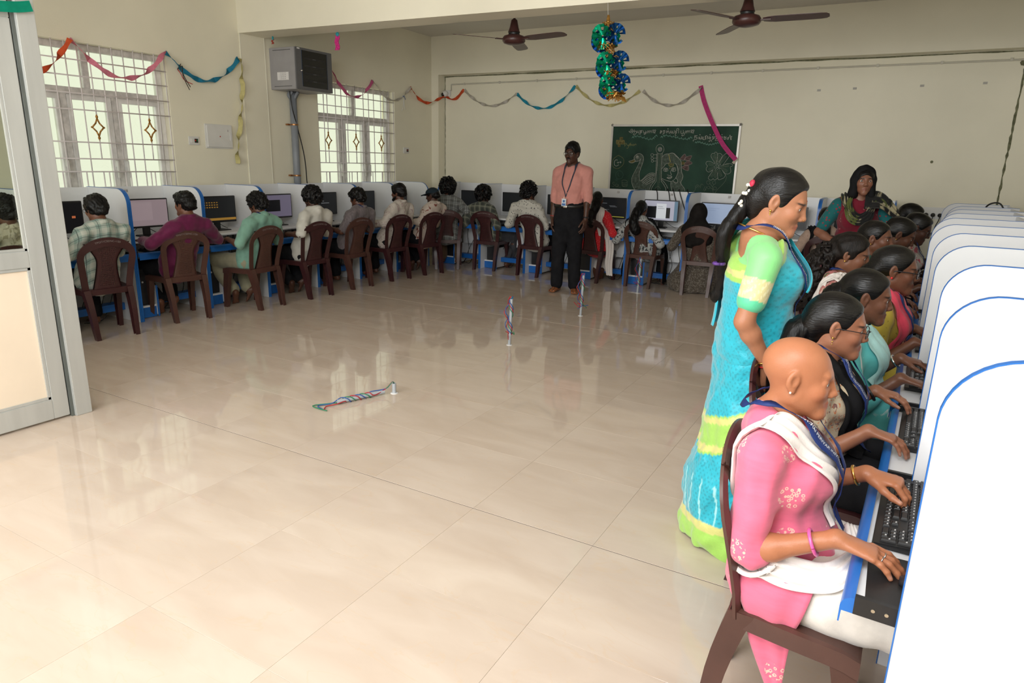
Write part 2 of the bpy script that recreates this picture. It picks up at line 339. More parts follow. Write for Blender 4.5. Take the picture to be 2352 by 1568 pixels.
def tray_unit(desk,pull):
    # keyboard tray with quarter round blue rail, sliding metal runners
    y1=D-.02+pull; y0=y1-.32; z=.615
    t=MB().box(.035,y0,z-.018,U-.035,y1-.012,z).build('keyboard_tray',WHITE,desk)
    pf=[(y1-.014,z-.022),(y1-.014,z+.014)]+[(y1-.014+.026*math.sin(a),z-.012+.026*math.cos(a)) for a in [PI/2*k/6 for k in range(7)]]+[(y1+.012,z-.05),(y1+.009,z-.05),(y1+.008,z-.022)]
    MB().loft([[(.03,y,zz) for y,zz in pf],[(U-.03,y,zz) for y,zz in pf]]).build('tray_rail',BLUE,t,smooth=True)
    for x in (.0215,U-.034):
        MB().box(x,y0,z-.017,x+.0125,y1-.014,z+.024).build('runner',BLACKP,t); MB().box(x+.001,.10,z-.010,x+.0115,y0+.16,z+.034).build('runner',mat('runner_steel',(.05,.05,.05),.35,.5,.6,var=.1),t)
        for yy in (.03,.055): MB().lathe([(.004,0),(.004,.0015)],(x-.0016,y1-yy-.02,z+.004),8,'x').build('screw',mat('screw_metal',(.6,.55,.45),.3,.5,1,var=.1),t)
    return y1,z
desk0=make_desk()
DK=mat('digit_ink',(.03,.01,.05),.6,var=.1); PAPER=mat('number_paper',(.75,.74,.73),.7,var=.03)
used=[False]
def place_desk(loc,rz,label,group,pull,num=None,numx=None):
    d=copy_tree(desk0)
    d.location=loc; d.rotation_euler=(0,0,rz); prop(d,label,'desk',group)
    tray_unit(d,pull)
    if num:
        x=numx if numx is not None else .28
        pl=MB().box(x-.02,.0182,1.125,x+.02,.0188,1.165).build('number_plate',PAPER,d)
        text_obj(num,.034,frame((x,.0192,1.144),(-1,0,0),(0,0,1),(0,1,0)),DK,pl,'digits')
    return d
# local +x axis: for left row (user faces -X; desk back at X=-6.45, user side toward +X): rz=-90deg => local y -> +X, local x -> -Y
LX=-6.45; LB=8.80; RX=.71
left_units=[2.83+U*k for k in range(-1,7)] # lower Y bound of each unit
orn=['eighth','seventh','sixth','fifth','fourth','third','second','first']
nums=[None,None,'18','17','16','15','14','13']
LEFTD=[];BACKD=[];RIGHTD=[]
ordw=['first','second','third','fourth','fifth','sixth','seventh','eighth','ninth','tenth','last']
for k,y in enumerate(left_units):
    LEFTD.append(place_desk((LX,y+U,0),-PI/2,'white and blue cubicle desk, %s along the window wall from the glazed partition'%ordw[k],'cubicle desks along the window wall',.03,nums[k],.40))
back_units=[-5.88+U*k for k in range(8)] # lower X bound; rz=180: local x -> -X, local y-> -Y
bn=[None,None,None,'13','38','37',None,None]
for k,x in enumerate(back_units):
    BACKD.append(place_desk((x+U,LB,0),PI,'white and blue cubicle desk, %s along the back wall from the left corner'%ordw[k],'cubicle desks along the back wall',.03,bn[k],.36))
right_units=[1.40+U*k for k in range(10)] # rz=+90: local y -> -X, local x -> +Y
pull=[.115,.10,.105,.06,.03,.02,.02,.02,.02,.02]; RDX=[0,.033,.065,.072,.088,.095,.13,.20,.26,.315]; RROT=[.045,.045,.03,.02,.01,0,0,0,0,0]
for k,y in enumerate(right_units):
    RIGHTD.append(place_desk((RX+RDX[k],y-.585*RROT[k],0),PI/2-RROT[k],'white cubicle desk, %s in the right hand row counted from the camera'%ordw[k],'cubicle desks in the right hand row',pull[k]))
    if k<9:   # neighbouring desks of this row share one partition
        sp=[o for o in RIGHTD[-1].children if o.name.startswith('side_partition')]; sp=max(sp,key=lambda o:o.data.vertices[0].co.x)
        for o in list(sp.children)+[sp]: bpy.data.objects.remove(o)
def kill(o):
    for c in list(o.children): kill(c)
    bpy.data.objects.remove(o)
kill(desk0)
# ------------------------------------------------------------------ monitors
SCR_OFF=mat('screen_dark',(.006,.007,.009),.18,.5,var=.05)
def emis(name,col,s): return mat(name,tuple(c*.55 for c in col),.3,.3,emit=s)
def make_monitor():
    r=root('monitor','x','monitor'); w,h=.225,.135; zc=.215
    MB().box(-w,-.018,zc-h,w,.012,zc+h).build('housing',BLACKP,r,bevel=.004)
    MB().box(-w+.05,.012,zc-.08,w-.05,.032,zc+.06).build('rear_bulge',BLACKP,r,bevel=.006)
    MB().box(-.035,.0,.012,.035,.02,zc-h+.03).build('stand_neck',BLACKP,r,bevel=.003)
    MB().loft([[(-.10,-.09,0),(.10,-.09,0),(.08,.07,0),(-.08,.07,0)],[(-.095,-.085,.010),(.095,-.085,.010),(.075,.065,.014),(-.075,.065,.014)]]).build('stand_base',BLACKP,r,bevel=.003)
    m=MB(); m.tube(bez([(.02,.022,zc-.10),(.05,.06,zc-.14),(.12,.07,.03),(.18,.08,.004)],6),.0035,5); m.tube(bez([(-.03,.022,zc-.10),(-.05,.05,.09),(-.12,.09,.012),(-.2,.10,.004)],6),.0035,5); m.build('monitor_cable',BLACKP,r,smooth=2)
    return r
def screen(r,mt,wins=()):
    w,h=.213,.120; zc=.218
    s=MB().box(-w,-.0196,zc-h,w,-.0181,zc+h).build('screen',mt,r)
    for i,(x0,z0,x1,z1,m) in enumerate(wins):
        yy=-.0197-.0003*(i+1); MB().box(-w+2*w*x0,yy,zc-h+2*h*z0,-w+2*w*x1,-.0196,zc-h+2*h*z1).build('screen_window',m,s)
mon0=make_monitor(); mu=[False]
def place_monitor(x,y,rz,label,group,mt,wins=()):
    d=mon0 if not mu[0] else copy_tree(mon0)
    if not mu[0]: mu[0]=True; d=copy_tree(mon0)
    d.location=(x,y,WT); d.rotation_euler=(0,0,rz); prop(d,label,'monitor',group); screen(d,mt,wins); return d
pinkish=emis('screen_pale_pink',(.24,.185,.20),.85); dkt=emis('screen_terminal',(.012,.013,.014),.6); amber=emis('screen_amber',(.32,.17,.03),.7)
greyv=emis('screen_grey_violet',(.115,.10,.145),.9); blackw=emis('screen_black_window',(.008,.008,.01),.5); bluish=emis('screen_pale_blue',(.24,.30,.42),.95); whitew=emis('screen_white_window',(.50,.52,.55),.9)
cream=emis('screen_cream',(.45,.35,.22),.9); desktop=emis('screen_desktop_blue',(.10,.17,.24),.8); olive=emis('screen_yellow_bar',(.35,.33,.05),.8)
textg=emis('screen_grey_text',(.16,.17,.18),.8)
dots=[(.12+.07*i,.76-.10*j,.155+.07*i,.80-.10*j,amber) for j in range(3) for i in range(6)]
gl='monitors along the window wall'
L=lambda y,lab,mt,w=(): place_monitor(-6.17,y,PI/2,lab,gl,mt,w)
L(2.46,'black monitor behind the aluminium post seen through the glazed partition',dkt,[(.05,.1,.6,.9,blackw)])
L(3.10,'black monitor half cream half dark beside the checked shirt student',blackw,[(.0,.06,.62,.94,cream),(.8,.45,.87,.53,mat('screen_orange',(.3,.08,.03),.4,emit=.6))])
L(3.90,'black monitor with a pale pink screen at desk 18',pinkish,[(.04,.22,.64,.92,emis('screen_pale_pink2',(.27,.21,.225),.85)),(.04,.86,.64,.92,emis('screen_pink_grey',(.25,.2,.21),.9)),(0,0,1,.07,emis('screen_taskbar',(.24,.19,.2),.8))])
L(4.68,'black monitor with rows of amber icons at desk 17',dkt,dots+[(0,.02,1,.12,amber)])
L(5.46,'black monitor with grey violet screen and black window at desk 16',greyv,[(.05,.25,.62,.78,blackw)])
L(6.20,'dark monitor behind the white shirt student',dkt,[(.1,.5,.7,.53,textg),(.1,.6,.5,.63,textg)])
L(6.92,'dark monitor behind the grey shirt student',dkt,[(.1,.8,.5,.83,textg)])
L(7.62,'dark monitor behind the capped student near the corner',dkt)
gb='monitors along the back wall'
B=lambda x,lab,mt,w=(): place_monitor(x,8.50,0,lab,gb,mt,w)
B(-5.42,'dark monitor left of the dark checked shirt student',dkt)
B(-4.71,'dark monitor behind the spotted shirt student',dkt)
B(-3.99,'dark monitor hidden behind the standing man in pink',dkt)
B(-3.30,'dark terminal monitor with yellow bar right of the standing man',dkt,[(.25,.72,.42,.74,textg),(.5,.6,.7,.615,textg),(.52,.55,.75,.565,textg),(.2,.4,.5,.41,textg),(0,.01,1,.045,olive)])
B(-2.60,'monitor showing several windows under the hanging cables',emis('screen_lavender',(.33,.33,.40),.9),[(.03,.1,.42,.72,blackw),(.36,.08,.66,.86,whitew),(.66,.12,.78,.66,blackw),(.9,0,1,1,desktop),(.06,.7,.3,.72,textg),(.40,.7,.55,.72,textg),(.40,.6,.6,.62,textg)])
B(-1.87,'monitor with pale blue screen under board number 37',bluish,[(.05,.75,.5,.77,emis('screen_blue2',(.20,.25,.36),.9)),(.05,.65,.4,.67,emis('screen_blue2',(.20,.25,.36),.9)),(0,0,1,.05,emis('screen_blue3',(.30,.35,.45),.9))])
B(-1.10,'dark monitor beside the face of the woman in blue sari',dkt)
B(-.36,'dark monitor in front of the braided student',dkt)
gr='monitors in the right hand row'
for k,y in enumerate(right_units[:9]): place_monitor(.47+RDX[k],y+U/2,-PI/2,'black monitor behind right hand partitions, %s from the camera'%ordw[k],gr,dkt)
for o in list(mon0.children): bpy.data.objects.remove(o)
bpy.data.objects.remove(mon0)
# ------------------------------------------------------------------ keyboards and mice
KEYM=mat('key_black',(.016,.016,.017),.42,.5,var=.1,vscale=90); LEG=mat('key_legend',(.62,.62,.62),.6,var=.02)
kcache={}
def keymesh(w,d):
    k=(round(w,4),round(d,4))
    if k not in kcache:
        a,b=w/2-.0012,d/2-.0012; e=.0024
        kcache[k]=MB().loft([[(-a,-b,0),(a,-b,0),(a,b,0),(-a,b,0)],[(-a+e*.4,-b+e*.4,.004),(a-e*.4,-b+e*.4,.004),(a-e*.4,b-e*.2,.004),(-a+e*.4,b-e*.2,.004)],[(-a+e,-b+e*1.2,.0075),(a-e,-b+e*1.2,.0075),(a-e,b-e*.6,.0075),(-a+e,b-e*.6,.0075)]]).mesh('key',KEYM)
    return kcache[k]
def key_layout():
    u=.0182; K=[]
    rows=[[1]*13+[2],[1.5]+[1]*12+[1.5],[1.75]+[1]*11+[2.25],[2.25]+[1]*10+[2.75],[1.25,1.25,1.25,6.25,1.25,1.25,1.25,1.25]]
    for r,row in enumerate(rows):
        x=0
        for w in row: K.append((x+w/2,3.0-r+.0,w,1)); x+=w
    for x in [.5]+[2.5+i for i in range(4)]+[7+i for i in range(4)]+[11.5+i for i in range(4)]: K.append((x,4.25,1,.8))
    for i in range(3):
        for y in (3,2): K.append((15.75+i,y,1,1))
        K.append((15.75+i,4.25,1,.8)); K.append((15.75+i,-1,1,1))
    K.append((16.75,0,1,1))
    for i in range(3):
        for y in (3,2,1,0): K.append((19.25+i,y,1,1))
    K+= [(19.75,-1,2,1),(21.25,-1,1,1),(22.25,3,1,1),(22.25,1.5,1,2),(22.25,-.5,1,2)]
    return [((x-11.4)*u,(y-1.55)*u,w*u,d*u) for x,y,w,d in K]
LAY=key_layout()
def make_keyboard(name,label,group,loc,rz,keys):
    r=root(name,label,'keyboard',loc,rz,group)
    m=MB(); W,Dp=.217,.068
    m.loft([[(-W,-Dp,.003),(W,-Dp,.003),(W,Dp,.003),(-W,Dp,.003)],[(-W,-Dp,.012),(W,-Dp,.012),(W,Dp,.022),(-W,Dp,.022)]]); m.build('keyboard_base',BLACKP,r,bevel=.003)
    rot=math.atan2(.010,2*Dp)
    if keys:
        for (x,y,w,d) in LAY:
            o=addobj('key',keymesh(w,d),r); yy=y+.003; o.location=(x,yy,.0125+.010*(yy+Dp)/(2*Dp)); o.rotation_euler=(rot,0,0)
        lg=MB()
        for (x,y,w,d) in LAY:
            if w<.03:
                yy=y+.003; z=.0205+.010*(yy+Dp)/(2*Dp)
                for sx,sy,ww,hh in ((-.0025,.002,.003,.003),(.0015,.0015,.0016,.0036)): lg.box(x+sx-ww/2,yy+sy-hh/2,z-.001,x+sx+ww/2,yy+sy+hh/2,z)
        lo=lg.build('key_legends',LEG,r); lo['kind']='stuff'
    else:
        m=MB()
        for (x,y,w,d) in LAY:
            yy=y+.003; z=.0125+.010*(yy+Dp)/(2*Dp); a,b=w/2-.0014,d/2-.0014
            m.loft([[(x-a,yy-b,z),(x+a,yy-b,z),(x+a,yy+b,z),(x-a,yy+b,z)],[(x-a+.002,yy-b+.002,z+.0075),(x+a-.002,yy-b+.002,z+.0075),(x+a-.002,yy+b-.001,z+.0075),(x-a+.002,yy+b-.001,z+.0075)]])
        kk=m.build('keys',KEYM,r); kk['kind']='stuff'
    return r
mb=MB(); rings=[]
for i in range(9):
    t=i/8; y=-.055+.11*t; wd=.030*math.sin(PI*min(max(t*.92+.04,0),1))**.45; h=.034*math.sin(PI*(t*.82+.12))**.8
    rings.append([(wd*math.cos(a),y,max(0,h*math.sin(a)**.8 if math.sin(a)>0 else 0)) for a in [PI*k/10 for k in range(11)]])
mb.loft(rings,cap=True); MOUSE=mb.mesh('mouse_body',mat('mouse_black',(.018,.018,.02),.28,.5,var=.1),smooth=2)
MWH=MB().lathe([(.007,-.003),(.007,.003)],(0,.028,.027),10,'x').mesh('wheel',BLACKP); MCB=MB().tube(bez([(0,.055,.008),(.02,.10,.004),(-.01,.16,.003),(.05,.2,.003)],5),.0022,5).mesh('mouse_cable',BLACKP,smooth=2)
def make_mouse(label,group,loc,rz):
    r=root('computer_mouse',label,'mouse',loc,rz,group)
    for n,me in (('mouse_body',MOUSE),('wheel',MWH),('mouse_cable',MCB)): addobj(n,me,r)
    return r
ztray=.615
for k,y in enumerate(right_units[:9]):
    X=RX+RDX[k]+.4*RROT[k]-(D-.02+pull[k])
    make_keyboard('keyboard','black keyboard on the %s pulled out tray of the right hand row'%ordw[k],'keyboards in the right hand row',(X+.098,y+(.52 if k==0 else .49),ztray+.001),-PI/2-RROT[k],k<4)
    make_mouse('black mouse on the %s tray of the right hand row'%ordw[k],'mice in the right hand row',(X+.135,y+.17,ztray+.002),-PI/2)
PAD=mat('mouse_pad',(.012,.012,.013),.45,var=.2,vscale=9)
prop(MB().box(RX-(D-.02+pull[0])+.035,1.44,ztray+.0002,RX-(D-.02+pull[0])+.245,1.68,ztray+.0018).build('mouse_pad',PAD),'dark mouse pad on the nearest keyboard tray','mouse pad')
for k,y in enumerate(left_units): 
    make_keyboard('keyboard','black keyboard on the window wall tray, %s from the glazed partition'%ordw[k],'keyboards along the window wall',(LX+D-.02+.03-.12,y+.36,ztray+.001),PI/2,False)
    make_mouse('black mouse on the window wall tray, %s from the glazed partition'%ordw[k],'mice along the window wall',(LX+D+.01-.11,y+.65,ztray+.002),PI/2)
for k,x in enumerate(back_units): 
    make_keyboard('keyboard','black keyboard on the back wall tray, %s from the left corner'%ordw[k],'keyboards along the back wall',(x+.36,LB-D+.02-.03+.12,ztray+.001),0,False)
    make_mouse('black mouse on the back wall tray, %s from the left corner'%ordw[k],'mice along the back wall',(x+.66,LB-D-.01+.11,ztray+.002),0)
# ------------------------------------------------------------------ computer towers in the stands, cables below
def make_cpu(loc,rz,label,group):
    r=root('computer_tower',label,'computer',loc,rz,group)
    MB().box(-.085,-.20,0,.085,.20,.34).build('case',BLACKP,r,bevel=.004); MB().box(-.083,-.207,.005,.083,-.2,.335).build('front_panel',mat('tower_front',(.02,.02,.022),.3,var=.1),r,bevel=.003)
    MB().box(-.07,-.210,.27,.07,-.207,.31).build('drive_bay',BLACKP,r); MB().lathe([(.009,0),(.009,.003)],(0,-.210,.22),10,'y').build('power_button',ALU,r)
    return r
def desk_pt(d,x,y,z): 
    a=d.rotation_euler[2]; return (d.location[0]+x*math.cos(a)-y*math.sin(a),d.location[1]+x*math.sin(a)+y*math.cos(a),z)
for rowname,row in (('window wall',LEFTD),('back wall',BACKD)):
    for k,d in enumerate(row):
        p=desk_pt(d,U-.125,.24,.1165); make_cpu(p,d.rotation_euler[2]+PI,'black computer tower in the desk stand, %s along the %s'%(ordw[k],rowname),'computer towers along the '+rowname)
        r=random.Random(k+len(rowname)); m=MB()
        for j in range(4):
            x0=r.uniform(.1,.5); x1=x0+r.uniform(-.15,.15)
            pts=[desk_pt(d,x0,.24,.69),desk_pt(d,x0+r.uniform(-.06,.06),.28,.45),desk_pt(d,x1,.3,.2+r.uniform(0,.1)),desk_pt(d,x1+.1,.28,.03),desk_pt(d,x1+.2,.26,.012)]
            m.tube(bez(pts,5),.004,5)
        o=m.build('power_cable',BLACKP,smooth=2); prop(o,'black cables hanging below the desk, %s along the %s'%(ordw[k],rowname),'cable','cables below desks on the '+rowname)
for k,d in enumerate(RIGHTD[:9]):
    p=desk_pt(d,U-.13,.24,.1165); make_cpu(p,d.rotation_euler[2]+PI,'black computer tower in the right row stand, %s from the camera'%ordw[k],'computer towers in the right row')
# five cables over the top of the back panel
for k,(x,l) in enumerate([(-2.78,.30),(-2.62,.24),(-2.55,.22),(-2.47,.24),(-2.36,.20)]):
    o=MB().tube(bez([(x-.03,LB+.06,.95),(x-.02,LB+.03,ZTOP+.0),(x,LB-.012,ZTOP+.012),(x+.03,LB-.04,ZTOP-.06),(x+.05+.02*k,LB-.06,ZTOP-l)],6),.006,6).build('cable',BLACKP,smooth=2)
    prop(o,'black cable over the back panel above desk 38, %s from the left'%ordw[k],'cable','cables over the back panel')
o=MB().tube(bez([(.74,8.25,ZTOP-.10),(.79,8.2,ZTOP+.02),(.88,8.16,ZTOP+.035),(.94,8.12,ZTOP-.08)],6),.008,6).build('cable',BLACKP,smooth=2); prop(o,'thick black cable looping over the far right partitions','cable')
# ------------------------------------------------------------------ chairs
def chairmat(name,c): return mat(name,c,.33,.45,var=.14,vscale=5,bump=.05,bscale=120)
CH_D=chairmat('maroon_chair_plastic',(.046,.014,.015)); CH_B=chairmat('brown_chair_plastic',(.075,.032,.024)); CHALK_W=mat('chalk_marker',(.27,.22,.21),.8,var=.1)
def make_chair(mt):
    r=root('plastic_chair','x','chair')
    S=.41
    # seat: curved shell grid with rim
    m=MB(); nx,ny=9,9
    def sp(i,j,dz=0):
        u=i/(nx-1)*2-1; v=j/(ny-1); w=.175+.035*v; x=u*w; y=-.185+.335*v; z=S-.012*(1-u*u)*(1-abs(2*v-1)**3)+dz
        if v>.85: z-=.10*(v-.85)**1.2
        return (x,y,z)
    top=[sp(i,j) for j in range(ny) for i in range(nx)]; bot=[sp(i,j,-.010) for j in range(ny) for i in range(nx)]
    n=nx*ny; f=[]
    for j in range(ny-1):
        for i in range(nx-1):
            a=j*nx+i; f.append((a,a+1,a+nx+1,a+nx)); f.append((n+a+nx,n+a+nx+1,n+a+1,n+a))
    per=[i for i in range(nx)]+[j*nx+nx-1 for j in range(1,ny)]+[(ny-1)*nx+i for i in range(nx-2,-1,-1)]+[j*nx for j in range(ny-2,0,-1)]
    for a,b in zip(per,per[1:]+per[:1]): f.append((b,a,n+a,n+b))
    m.add(top+bot,f)
    # apron rim
    rim=[Vector(top[i]) for i in per]; rings=[]
    cen=Vector((0,0,S)); out=[]
    for p in rim:
        d=Vector((p.x,p.y-.015,0)).normalized(); out.append([p+d*.0,p+d*.012-Vector((0,0,.004)),p+d*.014-Vector((0,0,.05)),p+d*.008-Vector((0,0,.05)),p-Vector((0,0,.012))])
    m.loft(out+[out[0]],cap=False); m.build('seat',mt,r,smooth=True)
    def leg(p0,p1,ax,w0,w1,d0,d1,bend):
        # channel profile leg from p0 to p1, ax: outward direction sign x, bend offset
        mm=MB(); rings=[]; N=7
        for k in range(N):
            t=k/(N-1); c=Vector(p0).lerp(Vector(p1),t)+Vector(bend)*math.sin(PI*min(t*1.2,1)); w=w0+(w1-w0)*t; d=d0+(d1-d0)*t; th=.006; s=ax
            pr=[(0,-w/2),(0,w/2),(-d,w/2),(-d,w/2-th),(-th,w/2-th),(-th,-w/2+th),(-d,-w/2+th),(-d,-w/2)]
            rings.append([(c.x+s*a,c.y+b,c.z) for a,b in pr])
        mm.loft(rings); return mm
    for s in (-1,1):
        leg((s*.192,-.165,S-.005),(s*.170,-.255,0),s,.075,.050,.05,.034,(0,-.012,0)).build('leg',mt,r,smooth=True,weld=True)
        leg((s*.214,.110,S-.012),(s*.215,.165,0),s,.070,.046,.05,.034,(0,.01,0)).build('leg',mt,r,smooth=True,weld=True)
    # back: arch frame
    def by(z): return -.175-.105*((z-S)/.43)**1.15 if z>S else -.175
    arch=[]
    for k in range(25):
        a=PI*k/24; x=-.218*math.cos(a); z=.665+.165*math.sin(a)**.9 if 0<k<24 else .665
        arch.append((x*(1 if True else 1),z))
    left=[(-.188,.385),(-.194,.46),(-.203,.54),(-.212,.61)]
    pts=left+arch+[(-x,z) for x,z in reversed(left)]
    rings=[]
    for i,(x,z) in enumerate(pts):
        a=pts[max(i-1,0)];b=pts[min(i+1,len(pts)-1)]; tx,tz=b[0]-a[0],b[1]-a[1]; l=math.hypot(tx,tz); nx_,nz_=-tz/l,tx/l # outward normal left side -> (-)
        ox,oz=(nx_,nz_)
        wd=.046 if z<.72 else .046+.022*min(1,(z-.72)/.09)
        y=by(z); q=[(x+ox*.006,y-.002,z+oz*.006),(x+ox*.004,y-.012,z+oz*.004),(x-ox*wd,y-.008,z-oz*wd),(x-ox*wd,y,z-oz*wd),(x-ox*.012,y+.010,z-oz*.012)]
        rings.append(q)
    MB().loft(rings).build('back_frame',mt,r,smooth=True,weld=True)
    # splat with perforations
    m=MB(); R=26; Cn=15
    def hw(z):
        t=(z-.40)/(.78-.40); return .110-.034*math.sin(PI*min(t/.8,1)*.62)+ (.085*max(0,(t-.60)/.40)**1.7)
    zs=[.400+(.79-.400)*k/R for k in range(R+1)]
    def P(i,j,dy=0):
        z=zs[j]; u=i/Cn*2-1; x=u*hw(z); return (x,by(z)-.004+.012*(1-u*u)*0+dy+.010*abs(u)**6,z)
    for j in range(R):
        for i in range(Cn):
            a,b,c,d=[np.array(P(*q)) for q in ((i,j),(i+1,j),(i+1,j+1),(i,j+1))]
            hole=2<=j<=22 and 3<=i<=Cn-4 and (j%5!=4 or True)
            if not hole:
                m.add([a,b,c,d],[(0,1,2,3)]); e=np.array((0,-.006,0)); m.add([a+e,b+e,c+e,d+e],[(3,2,1,0)])
            else:
                ce=(a+b+c+d)/4; k=.34; e=np.array((0,-.006,0)); fr=[a,b,c,d]; inn=[ce+(p-ce)*k for p in fr]
                fr2=[p+e for p in fr]; in2=[p+e for p in inn]
                V=fr+inn+fr2+in2; F=[]
                for q in range(4):
                    w=(q+1)%4; F+= [(q,w,4+w,4+q),(8+w,8+q,12+q,12+w),(4+q,4+w,12+w,12+q)]
                m.add(V,F)
    for i in (0,Cn):
        m.loft([[np.array(P(i,j)),np.array(P(i,j,.008)),np.array(P(i,j,-.014)),np.array(P(i,j,-.006))] for j in range(R+1)])
    m.build('splat',mt,r,smooth=True)
    return r
chairs={'d':make_chair(CH_D),'b':make_chair(CH_B)}
tm=text_mesh('TPGIT/CSE/NC-1/20',.021,'chair_lettering')
# bend lettering onto arch top (local x,z), facing -y (rear)
for v in tm.vertices:
    x,y=v.co.x,v.co.y; ang=x/.30; rr=.33+y; v.co=Vector(((rr)*math.sin(ang),-.2945+.015*abs(ang),.475+rr*math.cos(ang)))
tm.materials.append(CHALK_W)
for c_ in chairs.values(): addobj('lettering',tm,c_)
def place_chair(kind,x,y,rz,label,group):
    c=copy_tree(chairs[kind]); c.location=(x,y,0); c.rotation_euler=(0,0,rz); prop(c,label,'chair',group); return c
d2=math.radians
gl='brown plastic chairs along the window wall'
place_chair('d',-5.76,2.44,PI/2,'maroon plastic chair half hidden behind the glazed partition',gl)
for k,(x,y,a,kd,lab) in enumerate([(-5.78,3.17,-8,'d','maroon plastic chair of the student in a checked shirt, nearest the aluminium post'),
  (-5.81,3.91,-10,'b','brown plastic chair of the student in the magenta shirt'),(-5.67,4.65,4,'b','brown plastic chair of the student in the mint green shirt'),
  (-5.67,5.36,-2,'d','maroon plastic chair of the student in the white shirt'),(-5.69,6.06,-3,'b','brown plastic chair of the student in the grey shirt'),
  (-5.67,6.79,-8,'d','maroon plastic chair of the student in the mauve print shirt'),(-5.61,7.44,-12,'d','maroon plastic chair of the student in the cap')]):
    place_chair(kd,x,y,PI/2+d2(a),lab,gl)
gb='brown plastic chairs along the back wall'
for x,y,a,kd,lab in [(-5.62,8.10,35,'d','maroon plastic chair of the curly haired student in the back corner'),(-5.03,8.37,8,'d','maroon plastic chair of the student in the dark checked shirt'),(-4.24,8.29,-3,'d','maroon plastic chair of the student in the spotted shirt'),
  (-3.40,8.37,-4,'d','maroon plastic chair behind the standing man in pink'),(-2.72,8.40,-2,'b','brown plastic chair of the student in grey floral'),(-1.97,8.27,2,'b','brown plastic chair of the student in black hijab'),(-.62,8.22,8,'d','maroon plastic chair with white lettering behind the woman in sari')]:
    place_chair(kd,x,y-.02,d2(a),lab,gb)
gr='plastic chairs in the right hand row'
place_chair('b',-.05,1.77,-PI/2,'brown plastic chair in the right foreground under the person in pink',gr).scale=(1,.86,1)
for k,x in ((1,-.05),(2,-.02),(3,.05),(4,-.18),(5,-.08),(6,.02),(7,.05),(8,.05)):
    place_chair('d',x-.03,1.77+U*k,-PI/2,'maroon plastic chair of the right hand row, %s from the camera'%ordw[k],gr)
for c_ in chairs.values():
    for o in list(c_.children): bpy.data.objects.remove(o)
    bpy.data.objects.remove(c_)
